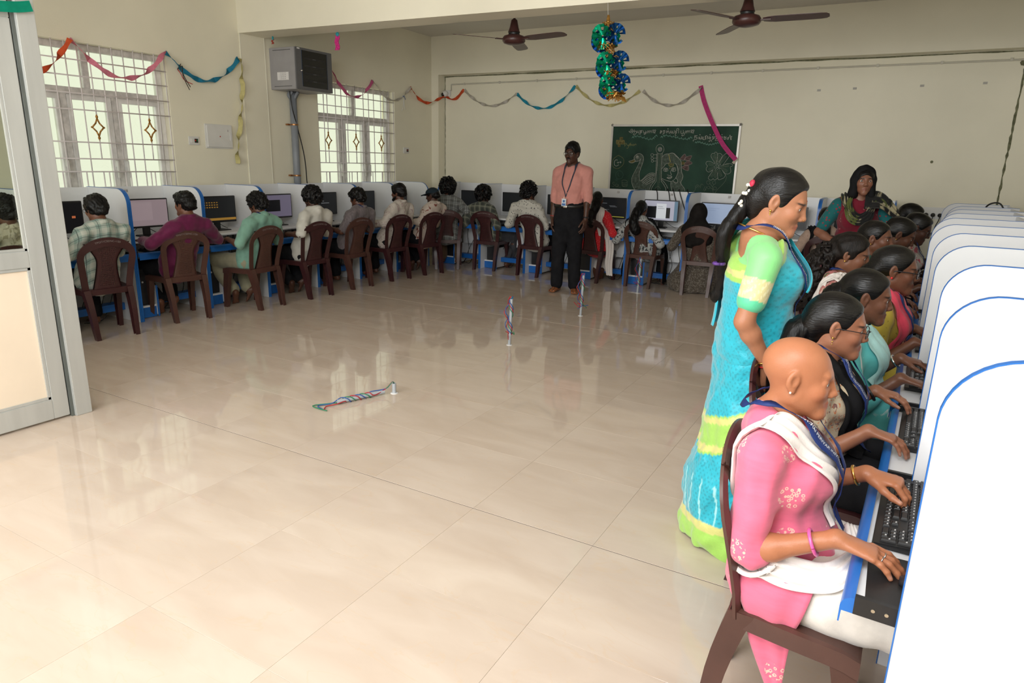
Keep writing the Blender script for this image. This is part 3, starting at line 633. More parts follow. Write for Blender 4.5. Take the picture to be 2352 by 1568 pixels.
CHALK={'w':[(6,[(250,-93),(284,-105),(304,-96),(306,-76),(291,-59),(275,-59),(270,-71),(282,-83),(295,-76)]),(6,[(242,-91),(255,-86),(346,-83)]),(6,[(323,-59),(327,-108)]),(6,[(322,-113),(309,-122),(315,-132),(326,-130),(348,-113),(352,-93),(335,-81)]),(6,[(354,-76),(355,-98),(372,-100),(370,-76)]),(6,[(372,-100),(390,-100),(391,-71)]),(6,[(390,-100),(390,-127)]),(6,[(402,-76),(439,-73)]),(6,[(410,-74),(406,-95),(417,-100),(426,-86),(418,-83),(411,-93)]),(6,[(427,-98),(407,-112),(408,-127)]),(6,[(449,-76),(451,-100),(478,-100),(476,-76)]),(6,[(478,-100),(487,-112),(467,-127),(458,-117),(471,-112),(491,-103)]),(6,[(507,-107),(496,-93),(508,-78),(519,-93),(513,-107)]),(6,[(519,-93),(528,-76),(540,-86),(536,-107)]),(6,[(540,-86),(557,-76),(562,-105)]),(6,[(573,-73),(585,-66),(596,-76),(584,-86),(573,-76)]),(6,[(596,-73),(611,-66),(620,-76),(605,-83)]),(6,[(589,-86),(580,-100),(598,-102),(616,-93),(605,-88)]),(6,[(598,-102),(615,-112)]),(6,[(1027,-107),(1015,-92),(1027,-78),(1038,-92),(1032,-107)]),(6,[(1038,-92),(1046,-76),(1057,-85),(1054,-106)]),(6,[(1057,-85),(1073,-76),(1079,-104)]),(6,[(1088,-74),(1100,-66),(1111,-76),(1099,-85),(1088,-76)]),(6,[(1110,-74),(1124,-66),(1133,-76),(1119,-83)]),(6,[(1104,-85),(1095,-99),(1113,-102),(1129,-92),(1119,-88)]),(6,[(1113,-102),(1129,-111)]),(6,[(677,-81),(708,-81)]),(6,[(689,-71),(688,-93),(704,-95),(703,-83)]),(6,[(689,-95),(679,-107),(692,-110),(691,-94)]),(6,[(718,-76),(749,-74)]),(6,[(728,-76),(726,-112)]),(6,[(738,-76),(741,-105),(714,-124)]),(6,[(769,-105),(760,-90),(769,-78),(781,-93),(774,-107)]),(6,[(781,-93),(790,-76),(801,-93),(800,-107),(818,-107),(818,-76)]),(6,[(788,-54),(786,-58),(782,-58),(780,-54),(782,-51),(786,-51),(788,-54)]),(6,[(842,-93),(830,-102),(843,-109),(852,-93),(841,-81),(829,-85)]),(6,[(853,-107),(871,-107),(868,-71)]),(6,[(881,-81),(909,-78)]),(6,[(891,-81),(888,-102),(901,-107),(903,-92),(893,-95)]),(6,[(904,-104),(885,-121),(899,-138),(890,-145)]),(6,[(911,-78),(900,-59),(914,-47),(927,-59),(932,-109)]),(6,[(959,-74),(962,-109),(989,-109),(988,-69)]),(6,[(989,-109),(1009,-107),(1006,-130),(985,-142),(974,-133),(986,-126)]),(6,[(1145,-137),(1145,-175)]),(6,[(1145,-139),(1181,-139)]),(6,[(1156,-141),(1158,-161),(1172,-156),(1181,-175),(1157,-186),(1132,-193),(1134,-210)]),(6,[(1207,-182),(1198,-168),(1204,-154),(1214,-165),(1210,-182)]),(6,[(1214,-165),(1225,-182),(1235,-178),(1232,-144)]),(6,[(1216,-127),(1214,-130),(1211,-130),(1209,-127),(1210,-124),(1214,-124),(1216,-127)]),(6,[(1252,-171),(1244,-175),(1245,-158),(1256,-154),(1261,-171),(1254,-185),(1284,-185),(1280,-142)]),(6,[(1291,-185),(1287,-142),(1306,-142),(1310,-183)]),(6,[(1317,-142),(1319,-161),(1331,-174),(1338,-161)]),(6,[(1338,-142),(1344,-171),(1355,-167),(1352,-157),(1342,-161)]),(6,[(1344,-171),(1350,-195),(1341,-210),(1331,-202)]),(6,[(1346,-125),(1345,-128),(1341,-128),(1339,-125),(1340,-122),(1344,-122),(1346,-125)]),(6,[(1369,-150),(1409,-147)]),(6,[(1381,-148),(1380,-171),(1394,-174),(1400,-160),(1387,-162)]),(6,[(1397,-170),(1364,-195),(1373,-210)]),(6,[(1389,-123),(1388,-126),(1384,-126),(1382,-123),(1384,-120),(1387,-120),(1389,-123)]),(6,[(1412,-148),(1451,-147)]),(6,[(1419,-148),(1418,-170),(1432,-174),(1433,-160)]),(6,[(1432,-174),(1413,-191),(1421,-199),(1448,-194),(1450,-177)]),(6,[(1476,-153),(1510,-151)]),(6,[(1485,-141),(1485,-180)]),(6,[(1484,-167),(1500,-156),(1509,-170),(1496,-180)]),(6,[(1495,-126),(1494,-129),(1490,-129),(1488,-126),(1490,-123),(1493,-123),(1495,-126)]),(6,[(1517,-155),(1552,-153)]),(6,[(1525,-143),(1524,-185)]),(6,[(1524,-170),(1542,-160),(1547,-173),(1538,-183),(1524,-185)]),(6,[(1569,-186),(1562,-173),(1570,-159),(1578,-173),(1574,-186)]),(6,[(1578,-173),(1586,-149),(1621,-147)]),(6,[(1599,-149),(1603,-179),(1614,-188)]),(6,[(1614,-188),(1611,-149)]),(6,[(1596,-134),(1595,-137),(1591,-137),(1589,-134),(1591,-131),(1594,-131),(1596,-134)]),(6,[(109,-466),(80,-464),(62,-491),(64,-524),(85,-544),(108,-541),(131,-526)]),(6,[(100,-496),(135,-494)]),(6,[(115,-486),(117,-514)]),(6,[(138,-491),(167,-493)]),(6,[(150,-481),(152,-509)]),(5,[(438,-439),(419,-467),(368,-480),(357,-457),(343,-437),(353,-405),(386,-380),(425,-375),(461,-395),(479,-434),(476,-478),(455,-547),(438,-608),(433,-656),(441,-705),(452,-729),(481,-715),(533,-661),(574,-632),(620,-623),(654,-630)]),(5,[(439,-443),(414,-516),(369,-610),(339,-675),(331,-725),(348,-798),(382,-849)]),(5,[(352,-445),(319,-465),(272,-478),(290,-494),(326,-498),(363,-481)]),(5,[(405,-420),(404,-426),(400,-432),(393,-435),(386,-435),(379,-432),(374,-427),(372,-420),(373,-414),(377,-408),(384,-405),(391,-405),(398,-408),(403,-413),(405,-420)]),(5,[(396,-418),(395,-424),(391,-427),(386,-424),(384,-418),(385,-412),(389,-409),(394,-412),(396,-418)]),(5,[(466,-740),(534,-677),(596,-647),(652,-650)]),(5,[(480,-756),(557,-693),(615,-663),(649,-666)]),(5,[(498,-767),(571,-708),(633,-682)]),(5,[(521,-775),(594,-724),(643,-698)]),(5,[(543,-782),(604,-748),(657,-714)]),(4,[(751,-312),(750,-331),(743,-348),(733,-361),(718,-370),(702,-373),(684,-371),(669,-362),(655,-349),(646,-332),(642,-313),(643,-294),(649,-277),(660,-264),(675,-255),(691,-252),(708,-255),(724,-263),(737,-276),(747,-293),(751,-312)]),(4,[(616,-389),(613,-400),(603,-407),(591,-408),(580,-401),(576,-390),(579,-379),(588,-372),(600,-372),(611,-379),(616,-389)]),(4,[(616,-433),(614,-442),(606,-448),(595,-448),(586,-442),(582,-433),(585,-424),(593,-418),(603,-418),(612,-423),(616,-433)]),(4,[(622,-468),(619,-477),(612,-482),(602,-482),(594,-477),(590,-469),(592,-460),(600,-454),(609,-454),(618,-459),(622,-468)]),(4,[(614,-386),(661,-383)]),(4,[(615,-431),(662,-428)]),(4,[(620,-467),(662,-465)]),(5,[(658,-368),(662,-514),(663,-629),(658,-726)]),(5,[(669,-368),(675,-514),(676,-629),(680,-729)]),(5,[(733,-363),(737,-512),(746,-691),(752,-730)]),(5,[(658,-726),(616,-779),(594,-837),(593,-849)]),(5,[(680,-729),(642,-786),(622,-828),(621,-852)]),(5,[(752,-730),(789,-773),(818,-820),(823,-848)]),(5,[(753,-702),(808,-756),(842,-807),(859,-854)]),(5,[(737,-410),(764,-382),(805,-371),(821,-373)]),(5,[(821,-373),(857,-359),(891,-364),(926,-391),(975,-437)]),(5,[(742,-567),(776,-527),(795,-499),(832,-494)]),(5,[(910,-489),(936,-504),(951,-538),(964,-585),(963,-624),(939,-684),(909,-713),(881,-726),(813,-712),(752,-690)]),(5,[(830,-581),(828,-588),(819,-594),(807,-597),(793,-597),(781,-595),(771,-589),(768,-583),(770,-576),(778,-570),(791,-567),(805,-566),(817,-569),(826,-574),(830,-581)]),(5,[(810,-581),(808,-589),(801,-592),(793,-589),(789,-581),(792,-573),(799,-570),(806,-573),(810,-581)]),(5,[(936,-576),(934,-584),(926,-590),(914,-594),(900,-594),(887,-591),(878,-585),(874,-578),(877,-570),(885,-564),(897,-560),(911,-560),(923,-563),(932,-568),(936,-576)]),(5,[(910,-575),(907,-583),(900,-587),(892,-584),(888,-575),(891,-567),(898,-563),(906,-567),(910,-575)]),(5,[(767,-567),(791,-552),(829,-563)]),(5,[(875,-560),(902,-544),(936,-554)]),(5,[(863,-588),(867,-611),(881,-635),(874,-649),(854,-649),(824,-642)]),(5,[(823,-678),(843,-668),(860,-673),(875,-663),(892,-664),(878,-686),(853,-693),(823,-678)]),(5,[(823,-678),(860,-681),(892,-664)]),(5,[(883,-730),(885,-777),(904,-844)]),(5,[(883,-361),(922,-398),(984,-444),(1002,-494),(1016,-600),(1038,-647),(1033,-690),(1017,-729),(1026,-759),(1071,-809),(1081,-843)]),(5,[(926,-492),(952,-529),(967,-580),(961,-632),(946,-671)]),(5,[(942,-675),(967,-700),(974,-730),(948,-744),(910,-720)]),(4,[(1443,-480),(1384,-402),(1385,-365),(1405,-355),(1422,-361)]),(4,[(1418,-356),(1433,-338),(1455,-352),(1462,-372),(1460,-480)]),(4,[(1461,-364),(1489,-355),(1516,-371),(1519,-396),(1484,-467)]),(4,[(1497,-471),(1527,-392),(1573,-354),(1609,-382),(1581,-436),(1538,-503)]),(4,[(1542,-498),(1607,-478),(1653,-483),(1665,-504),(1636,-521),(1650,-574),(1628,-603),(1586,-603),(1540,-565)]),(4,[(1555,-585),(1584,-617),(1571,-655),(1514,-682),(1495,-662),(1484,-591)]),(4,[(1491,-662),(1460,-688),(1437,-672)]),(4,[(1437,-668),(1409,-692),(1373,-670),(1386,-632),(1422,-568)]),(4,[(1425,-555),(1377,-590),(1342,-574),(1334,-541),(1349,-515)]),(4,[(1349,-515),(1324,-487),(1335,-459),(1386,-460),(1440,-488)])],'g':[(6,[(291,-172),(319,-154),(351,-148),(400,-152),(448,-166),(492,-178),(535,-190),(581,-180),(604,-165),(615,-146),(645,-136)]),(8,[(298,-167),(308,-150)]),(8,[(312,-159),(323,-173)]),(8,[(327,-153),(337,-135)]),(8,[(343,-150),(354,-164)]),(8,[(363,-149),(372,-131)]),(8,[(387,-151),(398,-165)]),(8,[(412,-155),(421,-138)]),(8,[(436,-162),(447,-176)]),(8,[(459,-169),(468,-151)]),(8,[(481,-175),(492,-189)]),(8,[(503,-181),(512,-163)]),(8,[(524,-187),(535,-201)]),(8,[(547,-187),(555,-170)]),(8,[(570,-182),(580,-196)]),(8,[(587,-176),(596,-159)]),(8,[(598,-169),(609,-183)]),(8,[(606,-160),(615,-143)]),(8,[(612,-151),(623,-165)]),(8,[(623,-143),(632,-126)]),(8,[(638,-139),(648,-152)]),(6,[(689,-165),(719,-150),(749,-138),(800,-143),(852,-152),(904,-161),(955,-173),(1006,-180),(1056,-182),(1080,-168),(1113,-158)]),(8,[(697,-161),(706,-143)]),(8,[(712,-154),(723,-169)]),(8,[(727,-147),(736,-129)]),(8,[(741,-141),(752,-156)]),(8,[(762,-139),(771,-121)]),(8,[(788,-142),(799,-156)]),(8,[(813,-145),(823,-127)]),(8,[(839,-150),(850,-164)]),(8,[(865,-154),(874,-136)]),(8,[(891,-159),(902,-174)]),(8,[(917,-164),(926,-146)]),(8,[(942,-170),(953,-185)]),(8,[(968,-175),(977,-157)]),(8,[(993,-178),(1004,-193)]),(8,[(1019,-180),(1027,-162)]),(8,[(1044,-182),(1054,-196)]),(8,[(1062,-178),(1071,-160)]),(8,[(1074,-171),(1084,-186)]),(8,[(1088,-165),(1097,-147)]),(8,[(1105,-161),(1116,-175)]),(6,[(1155,-227),(1182,-220),(1206,-216),(1240,-226),(1276,-236),(1309,-245),(1342,-249),(1377,-246),(1407,-235),(1434,-228),(1459,-224)]),(8,[(1162,-225),(1169,-211)]),(8,[(1175,-222),(1184,-233)]),(8,[(1188,-219),(1195,-204)]),(8,[(1200,-217),(1209,-229)]),(8,[(1215,-219),(1222,-204)]),(8,[(1231,-224),(1240,-235)]),(8,[(1249,-229),(1256,-214)]),(8,[(1267,-234),(1276,-245)]),(8,[(1285,-238),(1291,-224)]),(8,[(1301,-242),(1310,-254)]),(8,[(1317,-246),(1324,-231)]),(8,[(1333,-248),(1342,-260)]),(8,[(1350,-248),(1357,-234)]),(8,[(1368,-247),(1376,-258)]),(8,[(1384,-243),(1391,-229)]),(8,[(1399,-238),(1408,-249)]),(8,[(1414,-233),(1421,-219)]),(8,[(1428,-230),(1436,-241)]),(8,[(1440,-227),(1447,-213)]),(8,[(1453,-225),(1461,-237)])],'y':[(4,[(101,-252),(102,-227),(118,-220),(161,-217),(166,-200)]),(4,[(178,-200),(184,-201),(189,-205),(191,-210),(193,-242),(192,-247),(188,-251),(182,-253),(85,-254),(79,-252),(74,-248),(72,-243),(70,-211),(71,-206),(76,-202),(82,-200),(178,-200)]),(5,[(199,-286),(199,-242),(223,-246),(219,-261),(200,-266)]),(5,[(235,-256),(242,-276),(260,-261)]),(5,[(259,-256),(252,-296),(236,-308),(227,-301)]),(5,[(269,-241),(270,-278)]),(5,[(259,-256),(283,-251)]),(5,[(282,-233),(285,-276)]),(5,[(284,-263),(297,-256),(301,-273)]),(5,[(332,-263),(331,-267),(328,-270),(324,-272),(319,-272),(315,-271),(312,-267),(310,-263),(311,-259),(314,-255),(318,-253),(323,-253),(327,-255),(330,-258),(332,-263)]),(5,[(341,-268),(340,-250)]),(5,[(340,-255),(356,-248),(361,-265)]),(4,[(113,-401),(190,-444),(195,-519),(121,-578),(45,-553),(39,-463),(113,-401)]),(4,[(902,-499),(899,-504),(893,-504),(889,-499),(892,-493),(898,-493),(902,-499)]),(4,[(903,-513),(900,-519),(893,-519),(890,-513),(892,-508),(899,-508),(903,-513)]),(4,[(896,-526),(893,-531),(886,-531),(883,-526),(885,-520),(892,-520),(896,-526)]),(4,[(883,-533),(880,-539),(874,-539),(870,-533),(873,-528),(879,-528),(883,-533)]),(4,[(868,-534),(865,-539),(858,-540),(855,-534),(858,-529),(864,-528),(868,-534)]),(4,[(854,-527),(851,-533),(844,-533),(841,-528),(843,-522),(850,-522),(854,-527)]),(4,[(844,-516),(841,-521),(835,-521),(831,-516),(834,-510),(840,-510),(844,-516)]),(4,[(841,-501),(839,-507),(832,-507),(828,-501),(831,-496),(838,-496),(841,-501)]),(4,[(846,-488),(844,-493),(837,-493),(833,-488),(836,-482),(843,-482),(846,-488)]),(14,[(820,-377),(833,-412),(845,-451),(855,-478)])],'b':[(3,[(203,-661),(202,-677),(196,-691),(187,-704),(174,-712),(159,-717),(143,-718),(128,-714),(114,-706),(102,-694),(95,-680),(91,-665),(93,-649),(98,-634),(108,-622),(121,-613),(136,-608),(151,-608),(167,-612),(181,-620),(192,-632),(200,-646),(203,-661)]),(3,[(114,-703),(101,-741),(138,-719)]),(3,[(134,-632),(126,-653),(137,-676),(151,-681)])],'d':[(4,[(83,-778),(69,-762),(54,-775),(66,-792),(83,-803),(77,-820),(55,-825),(42,-809)]),(4,[(137,-805),(136,-814),(130,-820),(123,-824),(114,-825),(105,-821),(99,-815),(97,-807),(98,-799),(103,-792),(111,-788),(120,-788),(128,-791),(134,-797),(137,-805)]),(4,[(119,-810),(134,-828)]),(4,[(147,-789),(150,-826),(177,-825)]),(4,[(188,-738),(206,-731),(228,-728),(255,-735),(271,-747)]),(4,[(191,-737),(198,-807),(225,-819),(269,-813),(271,-747)]),(4,[(195,-766),(231,-769),(270,-761)]),(4,[(196,-787),(234,-789),(272,-784)]),(4,[(198,-805),(233,-808),(273,-800)]),(4,[(686,-371),(709,-848)]),(4,[(700,-371),(726,-852)]),(4,[(713,-371),(728,-751)]),(4,[(672,-838),(673,-825),(679,-814),(688,-806),(700,-801),(713,-800),(726,-804),(737,-812),(744,-822),(748,-835)]),(4,[(675,-371),(685,-593)]),(4,[(721,-371),(735,-711)]),(3,[(1445,-474),(1415,-429),(1394,-381)]),(3,[(1451,-472),(1425,-425),(1403,-377)]),(3,[(1457,-469),(1435,-421),(1411,-374)]),(3,[(1463,-467),(1445,-417),(1420,-371)]),(3,[(1455,-469),(1435,-414),(1425,-362)]),(3,[(1461,-468),(1446,-413),(1434,-360)]),(3,[(1468,-467),(1457,-411),(1443,-359)]),(3,[(1475,-466),(1467,-409),(1452,-358)]),(3,[(1471,-466),(1469,-421),(1476,-376)]),(3,[(1478,-467),(1480,-423),(1485,-377)]),(3,[(1484,-468),(1491,-425),(1494,-379)]),(3,[(1491,-469),(1502,-427),(1503,-380)]),(3,[(1494,-471),(1521,-419),(1552,-376)]),(3,[(1500,-474),(1530,-425),(1560,-382)]),(3,[(1506,-478),(1540,-431),(1568,-387)]),(3,[(1512,-482),(1549,-438),(1576,-392)]),(3,[(1524,-501),(1569,-491),(1616,-488)]),(3,[(1526,-508),(1571,-501),(1618,-497)]),(3,[(1527,-515),(1573,-512),(1620,-506)]),(3,[(1528,-521),(1575,-522),(1622,-515)]),(3,[(1527,-530),(1570,-543),(1613,-566)]),(3,[(1525,-536),(1566,-553),(1609,-574)]),(3,[(1522,-542),(1562,-563),(1606,-583)]),(3,[(1520,-548),(1558,-572),(1603,-591)]),(3,[(1508,-559),(1531,-594),(1549,-637)]),(3,[(1501,-562),(1521,-598),(1541,-641)]),(3,[(1495,-564),(1511,-602),(1532,-644)]),(3,[(1489,-566),(1502,-606),(1524,-647)]),(3,[(1481,-567),(1482,-615),(1473,-663)]),(3,[(1474,-566),(1471,-613),(1464,-661)]),(3,[(1467,-565),(1460,-611),(1455,-660)]),(3,[(1461,-564),(1449,-609),(1446,-658)]),(3,[(1463,-564),(1445,-614),(1420,-657)]),(3,[(1457,-561),(1435,-608),(1411,-653)]),(3,[(1451,-558),(1425,-603),(1403,-648)]),(3,[(1445,-554),(1415,-597),(1394,-643)]),(3,[(1436,-546),(1411,-564),(1373,-578)]),(3,[(1433,-540),(1406,-554),(1369,-570)]),(3,[(1430,-534),(1401,-544),(1364,-562)]),(3,[(1427,-528),(1396,-534),(1360,-553)]),(3,[(1424,-514),(1395,-513),(1357,-502)]),(3,[(1426,-508),(1397,-503),(1358,-493)]),(3,[(1427,-501),(1399,-493),(1360,-484)]),(3,[(1428,-495),(1401,-482),(1361,-475)]),(4,[(1586,-605),(1601,-646),(1592,-696),(1548,-756),(1502,-808),(1475,-856)]),(4,[(1401,-721),(1400,-732),(1394,-740),(1385,-745),(1375,-745),(1365,-741),(1358,-733),(1354,-723),(1356,-713),(1361,-705),(1370,-700),(1381,-700),(1391,-704),(1398,-712),(1401,-721)]),(4,[(1474,-721),(1473,-730),(1468,-738),(1460,-742),(1450,-742),(1441,-739),(1434,-732),(1431,-723),(1433,-713),(1438,-706),(1446,-702),(1455,-701),(1464,-705),(1471,-712),(1474,-721)]),(4,[(1405,-783),(1404,-790),(1400,-796),(1394,-800),(1386,-800),(1379,-797),(1373,-791),(1371,-784),(1372,-776),(1376,-770),(1383,-767),(1390,-767),(1398,-770),(1403,-775),(1405,-783)]),(4,[(1490,-792),(1489,-800),(1484,-807),(1477,-811),(1468,-811),(1460,-808),(1454,-802),(1451,-793),(1452,-785),(1457,-778),(1464,-774),(1473,-774),(1481,-777),(1487,-784),(1490,-792)]),(4,[(1396,-732),(1434,-773),(1456,-857)]),(4,[(1453,-743),(1437,-773)]),(4,[(1401,-783),(1442,-806)]),(4,[(1463,-801),(1448,-819)]),(4,[(1190,-847),(1214,-824),(1218,-773),(1242,-757),(1266,-771),(1272,-788)]),(4,[(1281,-792),(1286,-757),(1298,-742),(1317,-761)]),(4,[(1323,-824),(1340,-772)]),(4,[(1337,-836),(1362,-780)]),(4,[(1353,-823),(1359,-772)]),(4,[(1225,-798),(1240,-772),(1254,-788)])],'p':[(4,[(981,-431),(1002,-401),(1037,-369),(1054,-408),(1029,-451),(981,-431)]),(4,[(1033,-443),(1056,-408),(1127,-388),(1119,-424),(1096,-454),(1033,-443)]),(4,[(1050,-480),(1091,-450),(1146,-482),(1101,-509),(1048,-516),(1050,-480)]),(4,[(1014,-532),(1057,-514),(1097,-515),(1105,-576),(1063,-573),(1025,-553),(1014,-532)])]}
CFILL=[('y2',[(153,-160),(160,-161),(164,-165),(166,-171),(167,-185),(166,-191),(162,-195),(156,-196),(128,-196),(122,-195),(117,-191),(115,-186),(114,-171),(115,-166),(120,-162),(126,-160)]),('y2',[(178,-200),(184,-201),(189,-205),(191,-210),(193,-242),(192,-247),(188,-251),(182,-253),(85,-254),(79,-252),(74,-248),(72,-243),(70,-211),(71,-206),(76,-202),(82,-200)]),('y2',[(124,-253),(131,-255),(135,-259),(137,-264),(138,-279),(137,-284),(133,-288),(127,-290),(110,-290),(104,-288),(99,-284),(97,-279),(96,-265),(97,-259),(101,-255),(107,-253)]),('s',[(438,-441),(476,-478),(479,-434),(461,-395),(425,-375),(386,-380),(353,-405),(343,-437),(357,-457),(368,-480),(419,-467)]),('s',[(439,-443),(476,-478),(455,-547),(438,-608),(433,-656),(441,-705),(452,-729),(481,-715),(533,-661),(574,-632),(620,-623),(654,-630),(658,-726),(616,-779),(595,-847),(382,-849),(348,-798),(331,-725),(339,-675),(369,-610),(414,-516)]),('y2',[(352,-445),(319,-465),(272,-478),(290,-494),(326,-498),(363,-481)]),('s2',[(728,-315),(726,-328),(718,-339),(706,-346),(692,-346),(679,-340),(670,-329),(666,-315),(667,-302),(675,-291),(687,-284),(701,-284),(714,-290),(724,-301)]),('y2',[(862,-556),(861,-561),(859,-564),(855,-566),(850,-566),(846,-564),(843,-561),(842,-557),(842,-553),(845,-549),(849,-548),(853,-547),(857,-549),(860,-552)]),('y2',[(884,-503),(883,-511),(878,-517),(871,-520),(863,-521),(855,-517),(850,-511),(847,-504),(848,-496),(853,-490),(860,-486),(868,-486),(876,-489),(882,-495)]),('s',[(737,-410),(764,-382),(805,-371),(857,-359),(891,-364),(926,-391),(975,-437),(963,-538),(951,-538),(936,-504),(910,-489),(832,-494),(795,-499),(776,-527),(746,-563)]),('s',[(883,-361),(922,-398),(984,-444),(1002,-494),(1016,-600),(1038,-647),(1033,-690),(1017,-729),(1026,-759),(1071,-809),(1081,-843),(903,-846),(880,-734),(910,-720),(974,-730),(967,-700),(946,-671),(961,-632),(967,-580),(952,-529),(916,-479)]),('p2',[(981,-431),(1002,-401),(1037,-369),(1054,-408),(1029,-451)]),('p2',[(1033,-443),(1056,-408),(1127,-388),(1119,-424),(1096,-454)]),('p2',[(1050,-480),(1091,-450),(1146,-482),(1101,-509),(1048,-516)]),('p2',[(1014,-532),(1057,-514),(1097,-515),(1105,-576),(1063,-573),(1025,-553)]),('y2',[(1048,-485),(1046,-495),(1040,-503),(1031,-508),(1020,-508),(1010,-504),(1002,-496),(999,-486),(1001,-476),(1007,-467),(1016,-463),(1027,-462),(1037,-467),(1044,-475)]),('w',[(1457,-488),(1455,-492),(1450,-492),(1447,-488),(1449,-484),(1454,-484)]),('w',[(1473,-479),(1471,-484),(1466,-484),(1463,-480),(1465,-475),(1470,-475)]),('w',[(1494,-479),(1492,-483),(1487,-483),(1484,-479),(1486,-475),(1491,-475)]),('w',[(1514,-489),(1512,-493),(1507,-493),(1504,-489),(1506,-485),(1511,-484)]),('w',[(1523,-509),(1521,-514),(1516,-514),(1513,-509),(1515,-505),(1520,-505)]),('w',[(1499,-499),(1497,-504),(1492,-504),(1489,-500),(1491,-495),(1496,-495)]),('w',[(1481,-496),(1479,-500),(1474,-500),(1471,-496),(1473,-492),(1478,-491)]),('w',[(1463,-500),(1461,-505),(1456,-505),(1453,-500),(1455,-496),(1460,-496)]),('w',[(1449,-509),(1447,-513),(1442,-513),(1439,-509),(1441,-505),(1446,-505)]),('w',[(1440,-522),(1438,-526),(1432,-526),(1429,-522),(1432,-517),(1437,-517)]),('w',[(1465,-521),(1463,-525),(1458,-525),(1455,-521),(1457,-517),(1462,-517)]),('w',[(1485,-527),(1483,-531),(1477,-531),(1474,-527),(1477,-523),(1482,-522)]),('w',[(1503,-524),(1501,-528),(1496,-529),(1493,-524),(1495,-520),(1500,-520)]),('w',[(1523,-536),(1521,-540),(1516,-541),(1513,-536),(1515,-532),(1521,-532)]),('w',[(1508,-545),(1505,-549),(1500,-549),(1497,-545),(1500,-541),(1505,-541)]),('w',[(1485,-554),(1483,-558),(1478,-558),(1475,-554),(1477,-550),(1482,-549)]),('w',[(1462,-556),(1460,-561),(1455,-561),(1452,-557),(1454,-552),(1459,-552)]),('w',[(1450,-538),(1448,-542),(1443,-542),(1440,-538),(1442,-534),(1447,-534)]),('w',[(1469,-537),(1467,-542),(1462,-542),(1459,-538),(1461,-533),(1466,-533)]),('w',[(1491,-510),(1489,-514),(1484,-514),(1481,-510),(1483,-506),(1488,-506)]),('w',[(1496,-539),(1494,-543),(1489,-543),(1486,-539),(1488,-535),(1493,-535)])]
from mathutils.geometry import tessellate_polygon
# ------------------------------------------------------------------ chalkboard
BX,BZ,BW,BH=-3.56,2.03,1.715,1.20; BY=YB-.022
cb=root('chalkboard','green chalkboard with festival greeting, swan, veena and flower drawn in chalk','chalkboard',(BX,BY,BZ))
MB().box(0,0,-BH,BW,.02,0).build('board_surface',mat('green_board',(.020,.054,.036),.75,.3,var=.25,vscale=3),cb)
AF=mat('board_frame_alu',(.55,.53,.50),.4,.5,.5,var=.05)
for a in [(-.004,-.012,-.022,BW+.004,.02,.004),(-.004,-.012,-BH-.004,BW+.004,.02,-BH+.022),(-.006,-.012,-BH,.020,.02,0),(BW-.020,-.012,-BH,BW+.006,.02,0)]: MB().box(*a).build('frame_bar',AF,cb,bevel=.003)
for x in (.004,BW-.004): MB().ball((x,-.004,-.004),(.018,.012,.018),6).build('frame_corner',mat('frame_corner_grey',(.2,.19,.17),.5,var=.1),cb,smooth=2)
ck={'w':(.46,.45,.40),'g':(.16,.30,.24),'y':(.30,.27,.11),'b':(.09,.17,.14),'d':(.17,.20,.15),'p':(.36,.27,.26)}
fk={'y2':(.14,.12,.05),'s':(.085,.11,.088),'s2':(.20,.21,.19),'p2':(.11,.075,.07),'w':(.45,.45,.40)}
for n,(c_,pts) in enumerate(CFILL):
    v=[(x/1000,-.0004-.00002*n,z/1000) for x,z in pts]; me=bpy.data.meshes.new('chalk_shading')
    tr=tessellate_polygon([[Vector((q[0],q[2],0)) for q in v]]); me.from_pydata(v,[],[tuple(t) for t in tr])
    me.materials.append(mat('chalk_fill_'+c_,fk[c_],.9,.1,var=.35,vscale=35)); addobj('chalk_shading',me,cb)
for c_,ss in CHALK.items():
    m=MB()
    for w_,pts in ss:
        P=[(x/1000,z/1000) for x,z in pts]
        if len(P)>2: P=[tuple(q) for q in bez([(a,b,0) for a,b in P],3)]; P=[(a,b) for a,b,_ in P]
        h=w_/2000*.8; rings=[]
        for i,(x,z) in enumerate(P):
            a=P[max(i-1,0)];b=P[min(i+1,len(P)-1)]; tx,tz=b[0]-a[0],b[1]-a[1]; l=math.hypot(tx,tz) or 1; nx,nz=-tz/l*h,tx/l*h
            rings.append([(x+nx,-.0016,z+nz),(x,-.0022,z),(x-nx,-.0016,z-nz)])
        m.loft(rings,cap=False,closed=False)
    nm={'w':'white_chalk_lines','g':'green_chalk_vines','y':'yellow_chalk_lines','b':'faint_chalk_bubble','d':'faint_chalk_lines','p':'pink_chalk_petals'}[c_]
    m.build(nm,mat('chalk_'+c_,ck[c_],.95,.1,var=.25,vscale=120),cb)['kind']='stuff'
